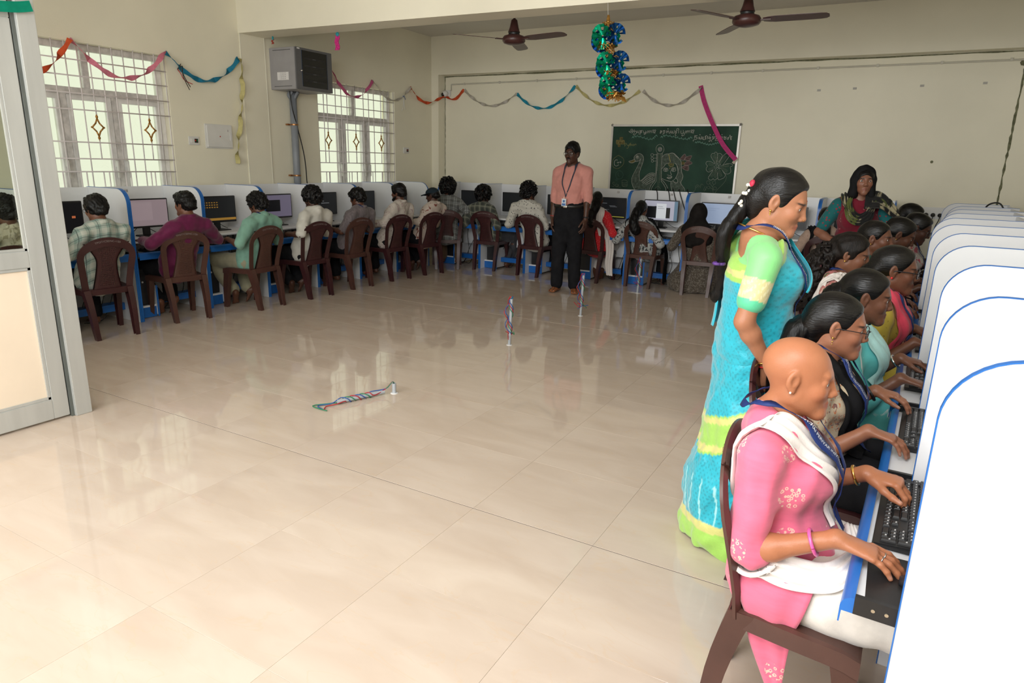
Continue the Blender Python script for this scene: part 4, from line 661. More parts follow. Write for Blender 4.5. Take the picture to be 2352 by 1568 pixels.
# ------------------------------------------------------------------ streamers
def ribbon(name,pts,wd,col,label,nrm,cat='streamer',group='paper streamers on the walls',twist=2.2,phase=0,n=10,amp=1.25):
    P=[Vector(p) for p in bez(pts,n)]; N=Vector(nrm); m=MB(); rings=[]; L=0
    for i,p in enumerate(P):
        t=(P[min(i+1,len(P)-1)]-P[max(i-1,0)]).normalized(); s=t.cross(N).normalized(); 
        if i: L+=(p-P[i-1]).length
        a=phase+amp*math.sin(L*PI*twist*2.2); d=(s*math.cos(a)+N*math.sin(a))*wd/2; q=N*.0006
        off=N*(abs(math.sin(a))*wd/2+.006)
        rings.append([p+d+off+q,p-d+off+q,p-d+off-q,p+d+off-q])
    m.loft(rings); mt=mat('crepe_'+name+col[0],col[1],.75,.2,var=.10,vscale=25)
    return prop(m.build('paper_streamer',mt,smooth=True),label,cat,group)
def sag(a,b,d,n=5): 
    a,b=Vector(a),Vector(b); return [tuple(a.lerp(b,k/(n-1))-Vector((0,0,d*4*(k/(n-1))*(1-k/(n-1))))) for k in range(n)]
OR=('o',(.62,.09,.03)); PK=('p',(.70,.22,.30)); TB=('t',(.02,.20,.33)); YE=('y',(.56,.50,.22)); WH=('w',(.52,.48,.42)); MG=('m',(.52,.05,.20)); GN=('g',(.0,.20,.12)); TL=('l',(.02,.27,.40))
LN=(1,0,0); BN=(0,-1,0); xl=XL+.006; yb=YB-.004
ribbon('a',sag((xl,2.85,2.40),(xl,3.59,2.44),.30),.05,OR,'orange paper streamer above the window behind the aluminium post',LN)
ribbon('b',sag((xl,3.59,2.44),(xl,4.49,2.46),.28),.05,PK,'pink paper streamer sagging across the nearer window',LN)
ribbon('c',sag((xl,4.49,2.46),(xl,5.36,2.52),.25),.05,TB,'blue paper streamer between window and pilaster',LN)
ribbon('d',[(xl+.014,5.37,2.52),(xl+.014,5.36,2.2),(xl+.014,5.30,1.85),(xl+.014,5.25,1.62),(xl+.014,5.22,1.41)],.05,YE,'yellow paper streamer hanging down beside the distribution box',LN)
ribbon('e',sag((xl,6.74,2.60),(xl,7.55,2.53),.28),.04,('q',(.62,.13,.28)),'magenta pink paper streamer across the farther window top',LN)
ribbon('f',sag((xl,7.55,2.53),(xl,8.38,2.53),.22),.035,WH,'white paper streamer from the farther window to the orange one',LN)
ribbon('g',sag((xl,8.38,2.53),(-6.36,9.0,2.50),.18)[:-1]+[(-6.34,9.05,2.46)],.045,OR,'orange paper streamer across the back left corner',(.8,-.6,0),phase=.3)
ribbon('h',sag((-6.34,yb,2.47),(-6.0,yb,2.55),.09),.045,OR,'short orange paper streamer end beside the security camera',BN)
for n_,a,b,d,col,lab in [('i',(-6.0,2.55),(-5.08,2.47),.20,WH,'white paper streamer right of the security camera'),('j',(-5.08,2.47),(-4.14,2.55),.25,TL,'bright blue paper streamer on the back wall'),('k',(-4.14,2.55),(-3.2,2.46),.22,YE,'yellow paper streamer behind the foil decoration'),('l',(-3.16,2.46),(-2.38,2.48),.20,WH,'white paper streamer right of the foil decoration')]:
    ribbon(n_,sag((a[0],yb,a[1]),(b[0],yb,b[1]),d),.045,col,lab,BN)
ribbon('m',[(-2.40,yb,2.50),(-2.33,yb-.01,2.30),(-2.17,yb-.045,2.0),(-2.03,yb-.05,1.78),(-1.86,yb-.04,1.60)],.055,MG,'magenta paper streamer hanging across the chalkboard corner',BN,amp=.35,twist=.4)
prop(MB().loft([[(-1.905,YB-.045,1.565),(-1.875,YB-.045,1.545),(-1.83,YB-.045,1.615),(-1.86,YB-.045,1.635)],[(-1.905,YB-.043,1.565),(-1.875,YB-.043,1.545),(-1.83,YB-.043,1.615),(-1.86,YB-.043,1.635)]]).build('masking_tape',mat('masking_tape',(.58,.50,.40),.7,var=.05)),'short piece of masking tape on the chalkboard frame','tape')
ribbon('n',[(-3.985,1.62,2.17),(-3.985,1.80,2.17),(-3.985,1.95,2.185),(-3.98,2.035,2.205)],.05,GN,'green paper streamer over the top of the glazed partition',LN,amp=.2,group='paper streamers on the partition')
# tassels under the beam
def crepe_tail(loc,l,w_,col,lab):
    r=root('crepe_tassel',lab,'tassel',loc); m=MB(); rings=[]
    for k in range(9):
        z=-l*k/8; o=.008*math.sin(k*1.3); rings.append([(-w_/2+o-.004*k/8,.0,z),(w_/2+o+.004,.004*math.sin(k),z),(w_/2+o+.004,.006+.004*math.sin(k),z),(-w_/2+o,.002,z)])
    m.loft(rings).build('crepe_strip',mat('crepe_tail'+str(col[0]),col,.7,var=.35,vscale=60),r,smooth=True)
    MB().ball((.01,0,.004),(w_*.5,.012,.022),5).build('tape_knot',mat('teal_knot',(.02,.30,.36),.6,var=.1),r,smooth=2)
crepe_tail((-5.42,5.76,2.755),.15,.05,(.60,.02,.22),'pink spotted crepe strip hanging below the ceiling beam')
crepe_tail((-6.30,5.68,2.757),.055,.02,(.35,.05,.03),'tiny red crepe remnant stuck below the ceiling beam')
# ------------------------------------------------------------------ foil decoration
fd=root('foil_decoration','hanging foil garland with green, blue and gold fans below the beam','decoration',(-2.30,5.60,2.76))
FG=mat('foil_green',(.0,.30,.17),.22,.6,.85,var=.3,vscale=30); FB=mat('foil_blue',(.02,.11,.28),.22,.6,.85,var=.3,vscale=30); FO=mat('foil_gold',(.50,.27,.07),.25,.6,.9,var=.35,vscale=30)
MB().tube([(0,0,.02),(0.01,0,-.09)],.0012,4).build('string',WHITEP,fd)
MB().loft([[(.012+a*math.cos(k*PI/3),a*math.sin(k*PI/3),z) for k in range(6)] for a,z in ((.010,-.075),(.018,-.12),(.03,-.15))]).build('foil_tip',FO,fd)
def fan(c,r,mt,tilt,yaw,span=5.6,n=22):
    r*=1.12
    m=MB(); rings=[]
    M_=Matrix.Translation(c)@Matrix.Rotation(yaw,4,'Z')@Matrix.Rotation(tilt,4,'X')
    pts=[]
    for k in range(n+1):
        a=span*k/n; row=[]
        for j,q in enumerate((.12,.45,.75,1.0)):
            rr=r*q*(1+.06*(k%2)); d=.018*(k%2)*q-.01*q*q+.02*(1-q)
            row.append(M_@Vector((rr*math.cos(a),d,rr*math.sin(a))))
        pts.append(row)
    for k in range(n):
        for j in range(3):
            if j==1 and k%4==1: continue
            a,b,c2,d=pts[k][j],pts[k+1][j],pts[k+1][j+1],pts[k][j+1]; m.add([a,b,c2,d],[(0,1,2,3)])
    return m
def net(z0,z1,x0,x1,rad):
    m=MB(); n=7
    for s in range(10):
        a0=2*PI*s/10
        for sg in (-1,1):
            pts=[]
            for k in range(n):
                t=k/(n-1); a=a0+sg*1.6*t; r=rad*(1-.45*math.sin(PI*t)); pts.append((x0+(x1-x0)*t+r*math.cos(a),r*math.sin(a),z0+(z1-z0)*t))
            m.tube(pts,.0035,4)
    return m
lev=[(-.245,.02,.078),(-.455,.07,.076),(-.625,.10,.070)]
net(-.13,-.20,.015,.02,.05).build('foil_netting',FO,fd,smooth=2)
for i,(z,x,r) in enumerate(lev):
    fan((x-.04,-.05,z),r*1.08,FG,.25,-.25).build('foil_fan',FG,fd); fan((x-.055,-.01,z-.028),r*.98,FB,.1,.1).build('foil_fan',FB,fd)
    fan((x+.070,-.01,z+.022),r*.92,FB,.1,.7).build('foil_fan',FB,fd); fan((x+.03,.05,z),r*.9,FG,0,2.6).build('foil_fan',FG,fd)
    z2=lev[i+1][0]+.05 if i<2 else z-.075
    net(z-.05,z2,x,lev[i+1][1] if i<2 else x+.01,.062).build('foil_netting',FO,fd,smooth=2)
    m=MB(); 
    for k in range(60):
        a=RNG.uniform(0,2*PI); rr=RNG.uniform(.02,.085); p=np.array((x+rr*math.cos(a),rr*math.sin(a)*.7,z-.06+RNG.uniform(-.02,.02))); d=RNG.normal(size=3)*.016; e=RNG.normal(size=3)*.014
        m.add([p,p+d,p+d+e,p+e],[(0,1,2,3)])
    m.build('foil_crumple',FO,fd)
m=MB()
for k in range(14):
    a=2*PI*k/14; m.tube([(.11+.02*math.cos(a),.02*math.sin(a),-.68),(.11+.055*math.cos(a),.05*math.sin(a),-.735+.01*math.sin(3*a))],.005,4)
m.build('foil_tassel',FO,fd)
# ------------------------------------------------------------------ ceiling fans
FANM=mat('fan_brown',(.060,.020,.018),.35,.5,var=.1)
def ceiling_fan(x,y,z,ang,label):
    r=root('ceiling_fan',label,'fan',(x,y,z),0,'ceiling fans')
    MB().tube([(0,0,.05),(0,0,ZC-z)],.012,8).build('downrod',FANM,r,smooth=2)
    MB().lathe([(.018,.20),(.03,.19),(.045,.12),(.058,.085),(.06,.08)],n=20).build('lower_canopy',FANM,r,smooth=True)
    MB().lathe([(.055,.075),(.055,.055)],n=20).build('motor_gap',BLACKP,r,smooth=True)
    MB().lathe([(.06,.058),(.10,.045),(.113,.025),(.113,.0),(.10,-.018),(.06,-.03),(.02,-.034),(.0005,-.034)],n=24).build('motor_housing',FANM,r,smooth=True)
    MB().lathe([(.06,ZC-z-.06),(.045,ZC-z-.01),(.04,ZC-z)],n=16).build('upper_canopy',FANM,r,smooth=True)
    for k in range(3):
        a=ang+k*2*PI/3; m=MB(); rings=[]
        for t,w_ in ((.13,.035),(.17,.05),(.22,.062),(.4,.064),(.56,.060),(.60,.05),(.62,.025)):
            zz=.012; ti=.16
            rings.append([(t,-w_*math.cos(ti),zz+w_*math.sin(ti)),(t,w_*math.cos(ti),zz-w_*math.sin(ti)),(t,w_*math.cos(ti),zz-w_*math.sin(ti)+.004),(t,-w_*math.cos(ti),zz+w_*math.sin(ti)+.004)])
        m.loft(rings); o=m.build('fan_blade',FANM,r,smooth=True); o.rotation_euler=(0,0,a)
        m=MB().box(.09,-.018,.008,.19,.018,.016); o=m.build('blade_iron',FANM,r); o.rotation_euler=(0,0,a)
ceiling_fan(-3.52,6.21,2.65,math.radians(-10),'brown ceiling fan left of the foil decoration')
ceiling_fan(-1.29,6.12,2.65,math.radians(2),'brown ceiling fan right of the foil decoration')
# ------------------------------------------------------------------ network cabinet, conduit and wall fittings
CAB=mat('cabinet_grey',(.34,.33,.34),.45,var=.04); CABD=mat('cabinet_door_grey',(.13,.13,.135),.4,var=.05)
nc=root('network_cabinet','grey wall mounted network cabinet with dark glass door','cabinet',(XL,5.80,2.24))
w_,d_,h_=.56,.40,.445
MB().box(0,0,0,d_,w_,h_).build('cabinet_body',CAB,nc,bevel=.004)
dr=MB().box(d_+.002,.0,.0,d_+.022,w_,h_).build('cabinet_door',CABD,nc,bevel=.004)
MB().box(d_+.022,.085,.035,d_+.024,w_-.085,h_-.025).build('door_glass',mat('smoked_glass',(.008,.009,.010),.08,.6,var=.1),dr)
for yy in (.083,w_-.087): MB().box(d_+.022,yy,.035,d_+.025,yy+.004,h_-.025).build('door_trim',mat('blue_trim',(.01,.04,.10),.4,var=.1),dr)
for zz in (.09,.17,.25,.33): MB().box(d_+.024,.12,zz,d_+.0245,w_-.12,zz+.018).build('switch_unit',mat('switch_dark',(.022,.022,.024),.4,var=.3,vscale=60),dr); MB().box(d_+.0245,.25,zz+.006,d_+.025,.30,zz+.011).build('switch_label',mat('dim_label',(.12,.12,.12),.5,var=.1),dr)
MB().lathe([(.012,0),(.012,.02),(.006,.03)],(d_+.022,.06,.20),10,'x').build('door_lock',mat('chrome',(.7,.7,.7),.15,.5,1,var=.02),dr)
for zz in (.03,.415): MB().box(.06,-.001,zz,d_-.06,.0005,zz+.007).build('vent_slot',mat('slot_dark',(.10,.10,.10),.6,var=.1),nc); MB().box(d_-.3,.07,.0,d_-.02,.5,.0) if 0 else None
lb=MB().box(.115,-.0015,.10,.295,0,.185).build('cable_label',PAPER,nc)
for k in range(4):
    MB().box(.12,-.0022,.107+.02*k,.29,-.0015,.120+.02*k).build('label_strip',mat('label_white',(.8,.78,.78),.6,var=.02),lb)
    text_obj('1 2 3 4 5 6 7 8',.016,frame((.205,-.0026,.1135+.02*k),(1,0,0),(0,0,1),(0,-1,0)),DK,lb,'label_print')
MB().box(d_+.0222,.02,.425,d_+.0228,.06,.44).build('maker_label',PAPER,dr)
text_obj('NetRack',.010,frame((d_+.0231,.04,.4325),(0,1,0),(0,0,1),(1,0,0)),DK,dr,'maker_lettering') if 0 else None
PIPE=mat('grey_pvc',(.25,.27,.30),.45,var=.05)
cp=root('conduit_pipe','thick grey conduit pipe running down from the network cabinet','pipe',(XL+.075,6.05,0))
MB().lathe([(.042,.62),(.042,2.235)],n=16).build('pipe',PIPE,cp,smooth=2)
for k in range(5): a=k*1.25; MB().tube(bez([(.02*math.cos(a),.02*math.sin(a),2.15),(.05*math.cos(a),.05*math.sin(a),2.20),(.06*math.cos(a)+.03,.05*math.sin(a),2.238)],4),.016,6).build('conduit_end',PIPE,cp,smooth=2)
for zz in (1.27,1.86): MB().lathe([(.044,zz),(.046,zz+.002),(.046,zz+.016),(.044,zz+.018)],n=16).box(-.072,-.07,zz,-.04,-.03,zz+.018).build('pipe_clamp',mat('copper_clamp',(.40,.20,.08),.35,.5,.8,var=.1),cp,smooth=True)
o=MB().tube(bez([(XL+.10,5.985,2.24),(XL+.12,5.99,2.05),(XL+.11,6.06,1.85),(XL+.10,6.16,1.5),(XL+.06,6.22,1.15),(XL+.05,6.24,1.0)],8),.006,6).build('cable',BLACKP,smooth=2); prop(o,'thin black cable hanging beside the grey conduit pipe','cable')
def plate(name,label,cat,loc,axis,w_,h_,items,mt=WHITEP):
    r=root(name,label,cat,loc); 
    B_=(lambda a,b,c,d,e,f: MB().box(e,a,c,f,b,d)) if axis=='x' else (lambda a,b,c,d,e,f: MB().box(a,-f,c,b,-e,d))
    B_(-w_/2,w_/2,-h_/2,h_/2,0,.012).build('plate',mt,r,bevel=.003)
    for n_,a,b,c,d,e,m_ in items: B_(a,b,c,d,.012,e).build(n_,m_,r,bevel=.001)
    return r
RED=mat('red_dot',(.5,.03,.02),.4,var=.05); GRND=mat('green_dot',(.03,.2,.06),.4,var=.05)
plate('switch_plate','small white switch and socket plate beside the nearer window','switch',(XL,4.725,1.635),'x',.12,.085,[('switch',-.04,-.01,-.02,.02,.018,WHITEP),('socket',.005,.045,-.02,.02,.015,BLACKP),('indicator',.008,.02,-.005,.01,.017,RED),('indicator',.028,.04,-.005,.01,.017,GRND)])
plate('switch_plate','small white switch plate right of the farther window','switch',(XL,8.275,1.63),'x',.13,.085,[('switch',-.04,-.01,-.02,.02,.018,WHITEP),('socket',.005,.045,-.02,.02,.015,BLACKP),('indicator',.012,.03,-.002,.012,.017,RED)])
plate('distribution_box','large white distribution box with red dot below the blue streamer','electrical box',(XL,5.035,1.69),'x',.34,.25,[('door',-.155,.155,-.11,.11,.028,WHITEP),('latch',.125,.15,-.04,.04,.034,mat('latch_white',(.7,.69,.68),.3,var=.02)),('indicator',-.006,.006,-.006,.006,.030,RED),('maker_mark',.10,.106,.05,.075,.0285,DK)])
SW=plate('socket_plate','white socket plate with three black plugs on the back wall','socket',(.38,YB,1.06),'y',.24,.13,[])
for k in range(3):
    MB().box(-.10+.068*k,-.020,-.045,-.05+.068*k,-.012,.005).build('socket',WHITEP,SW,bevel=.002)
    MB().box(-.10+.068*k,-.017,.015,-.05+.068*k,-.012,.05).build('switch',WHITEP,SW,bevel=.002)
for k in range(3):
    x=.38-.075+.068*k; r=root('power_plug','black power plug in the back wall socket plate, %s from the left'%ordw[k],'plug',(x,YB-.02,1.04),0,'plugs in the back wall sockets')
    MB().lathe([(.022,0),(.024,-.015),(.018,-.035),(.008,-.045)],n=10,axis='y').build('plug_body',BLACKP,r,smooth=2); MB().tube(bez([(0,-.04,0),(-.005,-.05,-.05),(-.03,-.03,-.14),(-.05,-.03,-.3)],5),.005,5).build('plug_cable',BLACKP,r,smooth=2)
# cctv dome and its conduit
cc=root('security_camera','white security camera with black lens in the back left corner','camera',(-6.30,YB,2.50))
MB().box(-.04,-.03,-.04,.05,0,.05).build('mount',WHITEP,cc,bevel=.006); MB().ball((-.02,-.06,-.005),(.045,.05,.045),8).build('camera_body',WHITEP,cc,smooth=2); MB().ball((-.038,-.095,-.018),(.030,.02,.030),8).build('lens',mat('lens_black',(.005,.005,.006),.08,.6,var=.1),cc,smooth=2)
cd=root('wall_conduit','thin white conduit along the top of the back wall','pipe',(0,YB-.012,0))
CDM=mat('conduit_offwhite',(.60,.57,.48),.5,var=.04)
MB().tube([(-6.24,0,2.54),(-6.24,0,2.63),(-.9,0,2.655),(1.44,0,2.66)],.010,8).build('pipe',CDM,cd,smooth=True)
for k in range(12): x=-6.0+.62*k; z=2.631+.0047*(x+6.24); MB().box(x-.012,-.012,z-.016,x+.012,.011,z+.016).build('saddle',CDM,cd,bevel=.002)
prop(jag((.93,YB,2.60),(.97,YB,2.78),(0,-1,0),.03,8,9).build('trim_12',CRACK),'dark broken plaster hole at the right end of the back wall','crack',kind='structure')
# stubs of tape and marks on back wall
TP=mat('tape_mark',(.42,.40,.36),.6,var=.1)
for k,(x,z) in enumerate([(-.62,2.42),(.05,2.43),(.95-.32,2.44),(-1.0,2.41)]):
    prop(MB().box(x-.02,YB-.0015,z-.012,x+.02,YB,z+.012).build('tape_scrap',TP),'grey tape scrap high on the back wall, %s of four'%['second from the left','third from the left','rightmost','leftmost'][k],'tape','tape scraps on the back wall')
prop(MB().ball((.27,YB-.004,1.62),(.015,.004,.016),5).build('wall_plug',CRACK,smooth=2),'dark plug hole in the back wall above the seated women','hole')
# small wire bundle on left wall
def wires(path_list,cols,rad=.0035): 
    return [(MB().tube(bez(p,6),rad,5),c_) for p,c_ in zip(path_list,cols)]
WR=mat('wire_red',(.45,.02,.03),.4,var=.1); WB=mat('wire_blue',(.03,.10,.35),.4,var=.1); WG=mat('wire_green',(.02,.22,.10),.4,var=.1); WK=mat('wire_black',(.02,.02,.02),.4,var=.1)
wb=root('wire_bundle','loose wires sticking out of the wall behind the blue streamer','wire',(XL,4.62,2.32))
for (p,c_) in [([(0,0,0),(.03,.02,.05),(.05,0,.02),(.05,.04,-.08),(.04,.10,-.16)],WK),([(0,0,0),(.03,.01,-.04),(.04,.04,-.10),(.05,.12,-.13)],WR),([(0,0,0),(.04,.03,.03),(.05,.02,-.06),(.05,.08,-.19)],WK)]: MB().tube(bez(p,5),.004,5).build('wire',c_,wb,smooth=2)
wb=root('wire_bundle','thin wires sticking out of the wall right of the farther window','wire',(XL,8.20,2.36))
for (p,c_) in [([(0,0,0),(.03,.02,.02),(.04,0,-.06),(.04,.02,-.16)],WHITEP),([(0,0,0),(.03,-.02,.02),(.04,-.01,-.08),(.04,-.05,-.18)],WHITEP),([(0,0,0),(.04,.0,.03),(.05,.02,-.02)],TB and WB)]: MB().tube(bez(p,5),.004,5).build('wire',c_,wb,smooth=2)
# ------------------------------------------------------------------ floor conduits with wires
GP=mat('floor_pipe_grey',(.42,.45,.48),.4,var=.06)
def stub(loc,h,tilt,label,seed,fallen=False):
    r=root('floor_conduit',label,'pipe',loc,0,'wired floor conduits'); rr=random.Random(seed)
    ax=Vector((math.sin(tilt),0,math.cos(tilt)))
    pp=MB().loft([[ (Vector((a*math.cos(k*PI/6),a*math.sin(k*PI/6),0))+ax*z) for k in range(12)] for a,z in ((.0125,0),(.0125,h),(.009,h),(.009,h-.03))]); pp.build('pipe',GP,r,smooth=True)
    MB().lathe([(.026,.0),(.024,.004),(.013,.005)],n=12).build('cement_ring',PAPER,r)
    top=ax*h
    for q,c_ in enumerate((WR,WB,WG,WR,WB)):
        pts=[top+Vector((0,0,-.02)),top+Vector((rr.uniform(-.02,.02),rr.uniform(-.01,.01),.02))]
        for k in range(9):
            t=k/8; a=k*1.35+q; pts.append(ax*(h*(.96-.68*t))+Vector((-.02-.012*math.cos(a) if q<2 and k<3 else .019*math.cos(a),.019*math.sin(a),0))+Vector((-.05*math.sin(PI*t)*(q in (0,1)) ,0,0)))
        e=pts[-1]; pts+= [e+Vector((rr.uniform(-.03,.03),rr.uniform(-.03,.03),-.02)),e+Vector((rr.uniform(-.08,.08),rr.uniform(-.04,.04),rr.uniform(-.05,.03)))]
        MB().tube(bez(pts,4),.0035,5).build('wire',c_,r,smooth=2)
    return r
stub((-2.69,4.79,0),.40,0.03,'wired grey conduit standing on the floor in the middle of the room',3)
stub((-2.65,6.19,0),.42,.03,'wired grey conduit standing on the floor before the standing man in pink',4)
stub((-2.59,7.76,0),.42,.04,'wired grey conduit on the floor beside the floral student chair',5)
fs=root('floor_conduit','short grey conduit with a broken off length lying in wires on the floor','pipe',(-2.72,3.30,0),0,'wired floor conduits')
MB().lathe([(.0135,0),(.0135,.07),(.010,.07),(.010,.05)],n=12).build('pipe',GP,fs,smooth=True); MB().lathe([(.026,.0),(.024,.004),(.014,.005)],n=12).build('cement_ring',PAPER,fs)
MB().tube([(-.035,-.06,.022),(-.16,-.36,.017)],.0135,12).build('fallen_pipe',GP,fs,smooth=True)
for q,c_ in enumerate((WR,WB,WG)):
    pts=[(.0,0,.06),(-.005,-.01,.082),(-.03,-.05,.04)]
    for k in range(10):
        t=k/9; a=k*1.4+q*2; pts.append((-.07-.08*t+.022*math.cos(a),-.14-.19*t,.018+.020*math.sin(a)))
    e=pts[-1]; pts+= [(e[0]-.02,e[1]-.06,.012),(e[0]-.05-.02*q,e[1]-.11-.02*q,.008),(e[0]-.02+.03*q,e[1]-.16,.006)]
    MB().tube(bez([(x,y,max(z,.005)) for x,y,z in pts],4),.0035,5).build('wire',c_,fs,smooth=2)
# ================================================================== people: implicit surface engine
def nv(v): v=np.asarray(v,float); return v/ (np.linalg.norm(v)+1e-12)
def rotm(yaw=0,pitch=0,roll=0):
    cy,sy=math.cos(yaw),math.sin(yaw); cp,sp=math.cos(pitch),math.sin(pitch); cr,sr=math.cos(roll),math.sin(roll)
    Rz=np.array([[cy,-sy,0],[sy,cy,0],[0,0,1]]); Rx=np.array([[1,0,0],[0,cp,-sp],[0,sp,cp]]); Ry=np.array([[cr,0,sr],[0,1,0],[-sr,0,cr]])
    return Rz@Rx@Ry
class Field:
    def __init__(s): s.p=[]; s.noise=[]
    def cone(s,a,b,ra,rb,k=.02,op=1): s.p.append(('c',np.array(a,float),np.array(b,float),ra,rb,k,op)); return s
    def ell(s,c,r,R=None,k=.02,op=1): 
        r=np.array(r,float) if hasattr(r,'__len__') else np.array((r,r,r),float)
        s.p.append(('e',np.array(c,float),r,np.eye(3) if R is None else R,0,k,op)); return s
    def seg(s,a,b,ra,rb,u,k=.02,op=1):
        a=np.array(a,float);b=np.array(b,float); z=nv(b-a); u=np.array(u,float); u=nv(u-z*(u@z)); v=np.cross(z,u)
        s.p.append(('s',a,b,np.array(ra,float),np.array(rb,float),k,op,u,v)); return s
    def plane(s,c,n,k=.004): s.p.append(('h',np.array(c,float),nv(n),0,0,k,-1)); return s  # removes the side n points to
    def ext(s,other): s.p+=other.p; return s
    def infl(s,e):
        f=Field()
        for q in s.p:
            q=list(q)
            if q[6]==1:
                if q[0]=='c': q[3]+=e;q[4]+=e
                elif q[0]=='e': q[2]=q[2]+e
                elif q[0]=='s': q[3]=q[3]+e;q[4]=q[4]+e
            f.p.append(tuple(q))
        f.noise=list(s.noise); return f
    def wob(s,amp,freq,seed=0,stretch=(1,1,1)):
        r=np.random.default_rng(seed); s.noise.append((amp,[(r.normal(size=3)*freq*np.array(stretch),r.uniform(0,6.28)) for _ in range(6)])); return s
    @staticmethod
    def d1(q,P):
        if q[0]=='c':
            a,b,ra,rb=q[1:5]; ba=b-a; L2=ba@ba+1e-12; pa=P-a; t=np.clip(pa@ba/L2,0,1); t=np.clip(t+(ra-rb)*0,0,1)
            return np.sqrt(((pa-t[:,None]*ba)**2).sum(1))-(ra+(rb-ra)*t)
        if q[0]=='e':
            x=(P-q[1])@q[3]; k0=np.sqrt(((x/q[2])**2).sum(1)); k1=np.sqrt(((x/q[2]**2)**2).sum(1))+1e-9
            return np.where(k0<1e-3,-q[2].min(),k0*(k0-1)/k1)
        if q[0]=='s':
            a,b,ra,rb,_,_,u,v=q[1:9]; ba=b-a; L=np.linalg.norm(ba); z=ba/L; pa=P-a; h=pa@z; t=np.clip(h/L,0,1); o=h-t*L
            w=ra[0]+(rb[0]-ra[0])*t; dd=ra[1]+(rb[1]-ra[1])*t; x=pa@u; y=pa@v; m=np.minimum(w,dd)
            k0=np.sqrt((x/w)**2+(y/dd)**2+(o/m)**2); k1=np.sqrt((x/w**2)**2+(y/dd**2)**2+(o/m**2)**2)+1e-9
            return np.where(k0<1e-3,-m,k0*(k0-1)/k1)
        if q[0]=='h': return (P-q[1])@(-q[2])*1.0
    def bound(s,q):
        if q[0] in 'c': return (q[1]+q[2])/2,np.linalg.norm(q[1]-q[2])/2+max(q[3],q[4])
        if q[0]=='s': return (q[1]+q[2])/2,np.linalg.norm(q[1]-q[2])/2+max(q[3].max(),q[4].max())
        if q[0]=='e': return q[1],q[2].max()
        return None
    def ev(s,P,cull=.06):
        P=np.asarray(P,float); D=np.full(len(P),1.0); P2=np.einsum('ij,ij->i',P,P)
        for q in s.p:
            bd=s.bound(q); op=q[6]; k=q[5]
            if bd is not None:
                cu=cull if cull!=.06 else min(.06,k+.008); idx=np.nonzero(P2-P@(2*bd[0])<(bd[1]+cu)**2-bd[0]@bd[0])[0]
                if not len(idx): continue
                Q=P[idx]; d=s.d1(q,Q); c=D[idx]
            else: idx=slice(None); d=s.d1(q,P); c=D
            if op==1: h=np.maximum(k-np.abs(c-d),0)/k; r=np.minimum(c,d)-h*h*k*.25
            else: h=np.maximum(k-np.abs(c+d),0)/k; r=np.maximum(c,-d)+h*h*k*.25
            D[idx]=r
        for amp,ws in s.noise:
            n=np.zeros(len(P))
            for f,ph in ws: n+=np.sin(P@f+ph+1.3*np.sin(P@(f[[1,2,0]]*.6)))
            D=D+amp*(n/3-.6)
        return D
    def grad(s,P,e=.003):
        d0=s.ev(P,.22); return np.stack([s.ev(P+e*np.eye(3)[i],.22)-d0 for i in range(3)],1)/e
    def aabb(s,m=.02):
        lo=[];hi=[]
        for q in s.p:
            if q[6]==1:
                c,r=s.bound(q)
                if q[0]=='c': lo+= [np.minimum(q[1]-q[3],q[2]-q[4])]; hi+=[np.maximum(q[1]+q[3],q[2]+q[4])]
                elif q[0]=='s': rr=max(q[3].max(),q[4].max()); lo+=[np.minimum(q[1],q[2])-rr]; hi+=[np.maximum(q[1],q[2])+rr]
                else: lo+=[c-r]; hi+=[c+r]
        return np.min(lo,0)-m,np.max(hi,0)+m
EDG=[(a,b) for a in range(8) for b in range(a+1,8) if bin(a^b).count('1')==1]
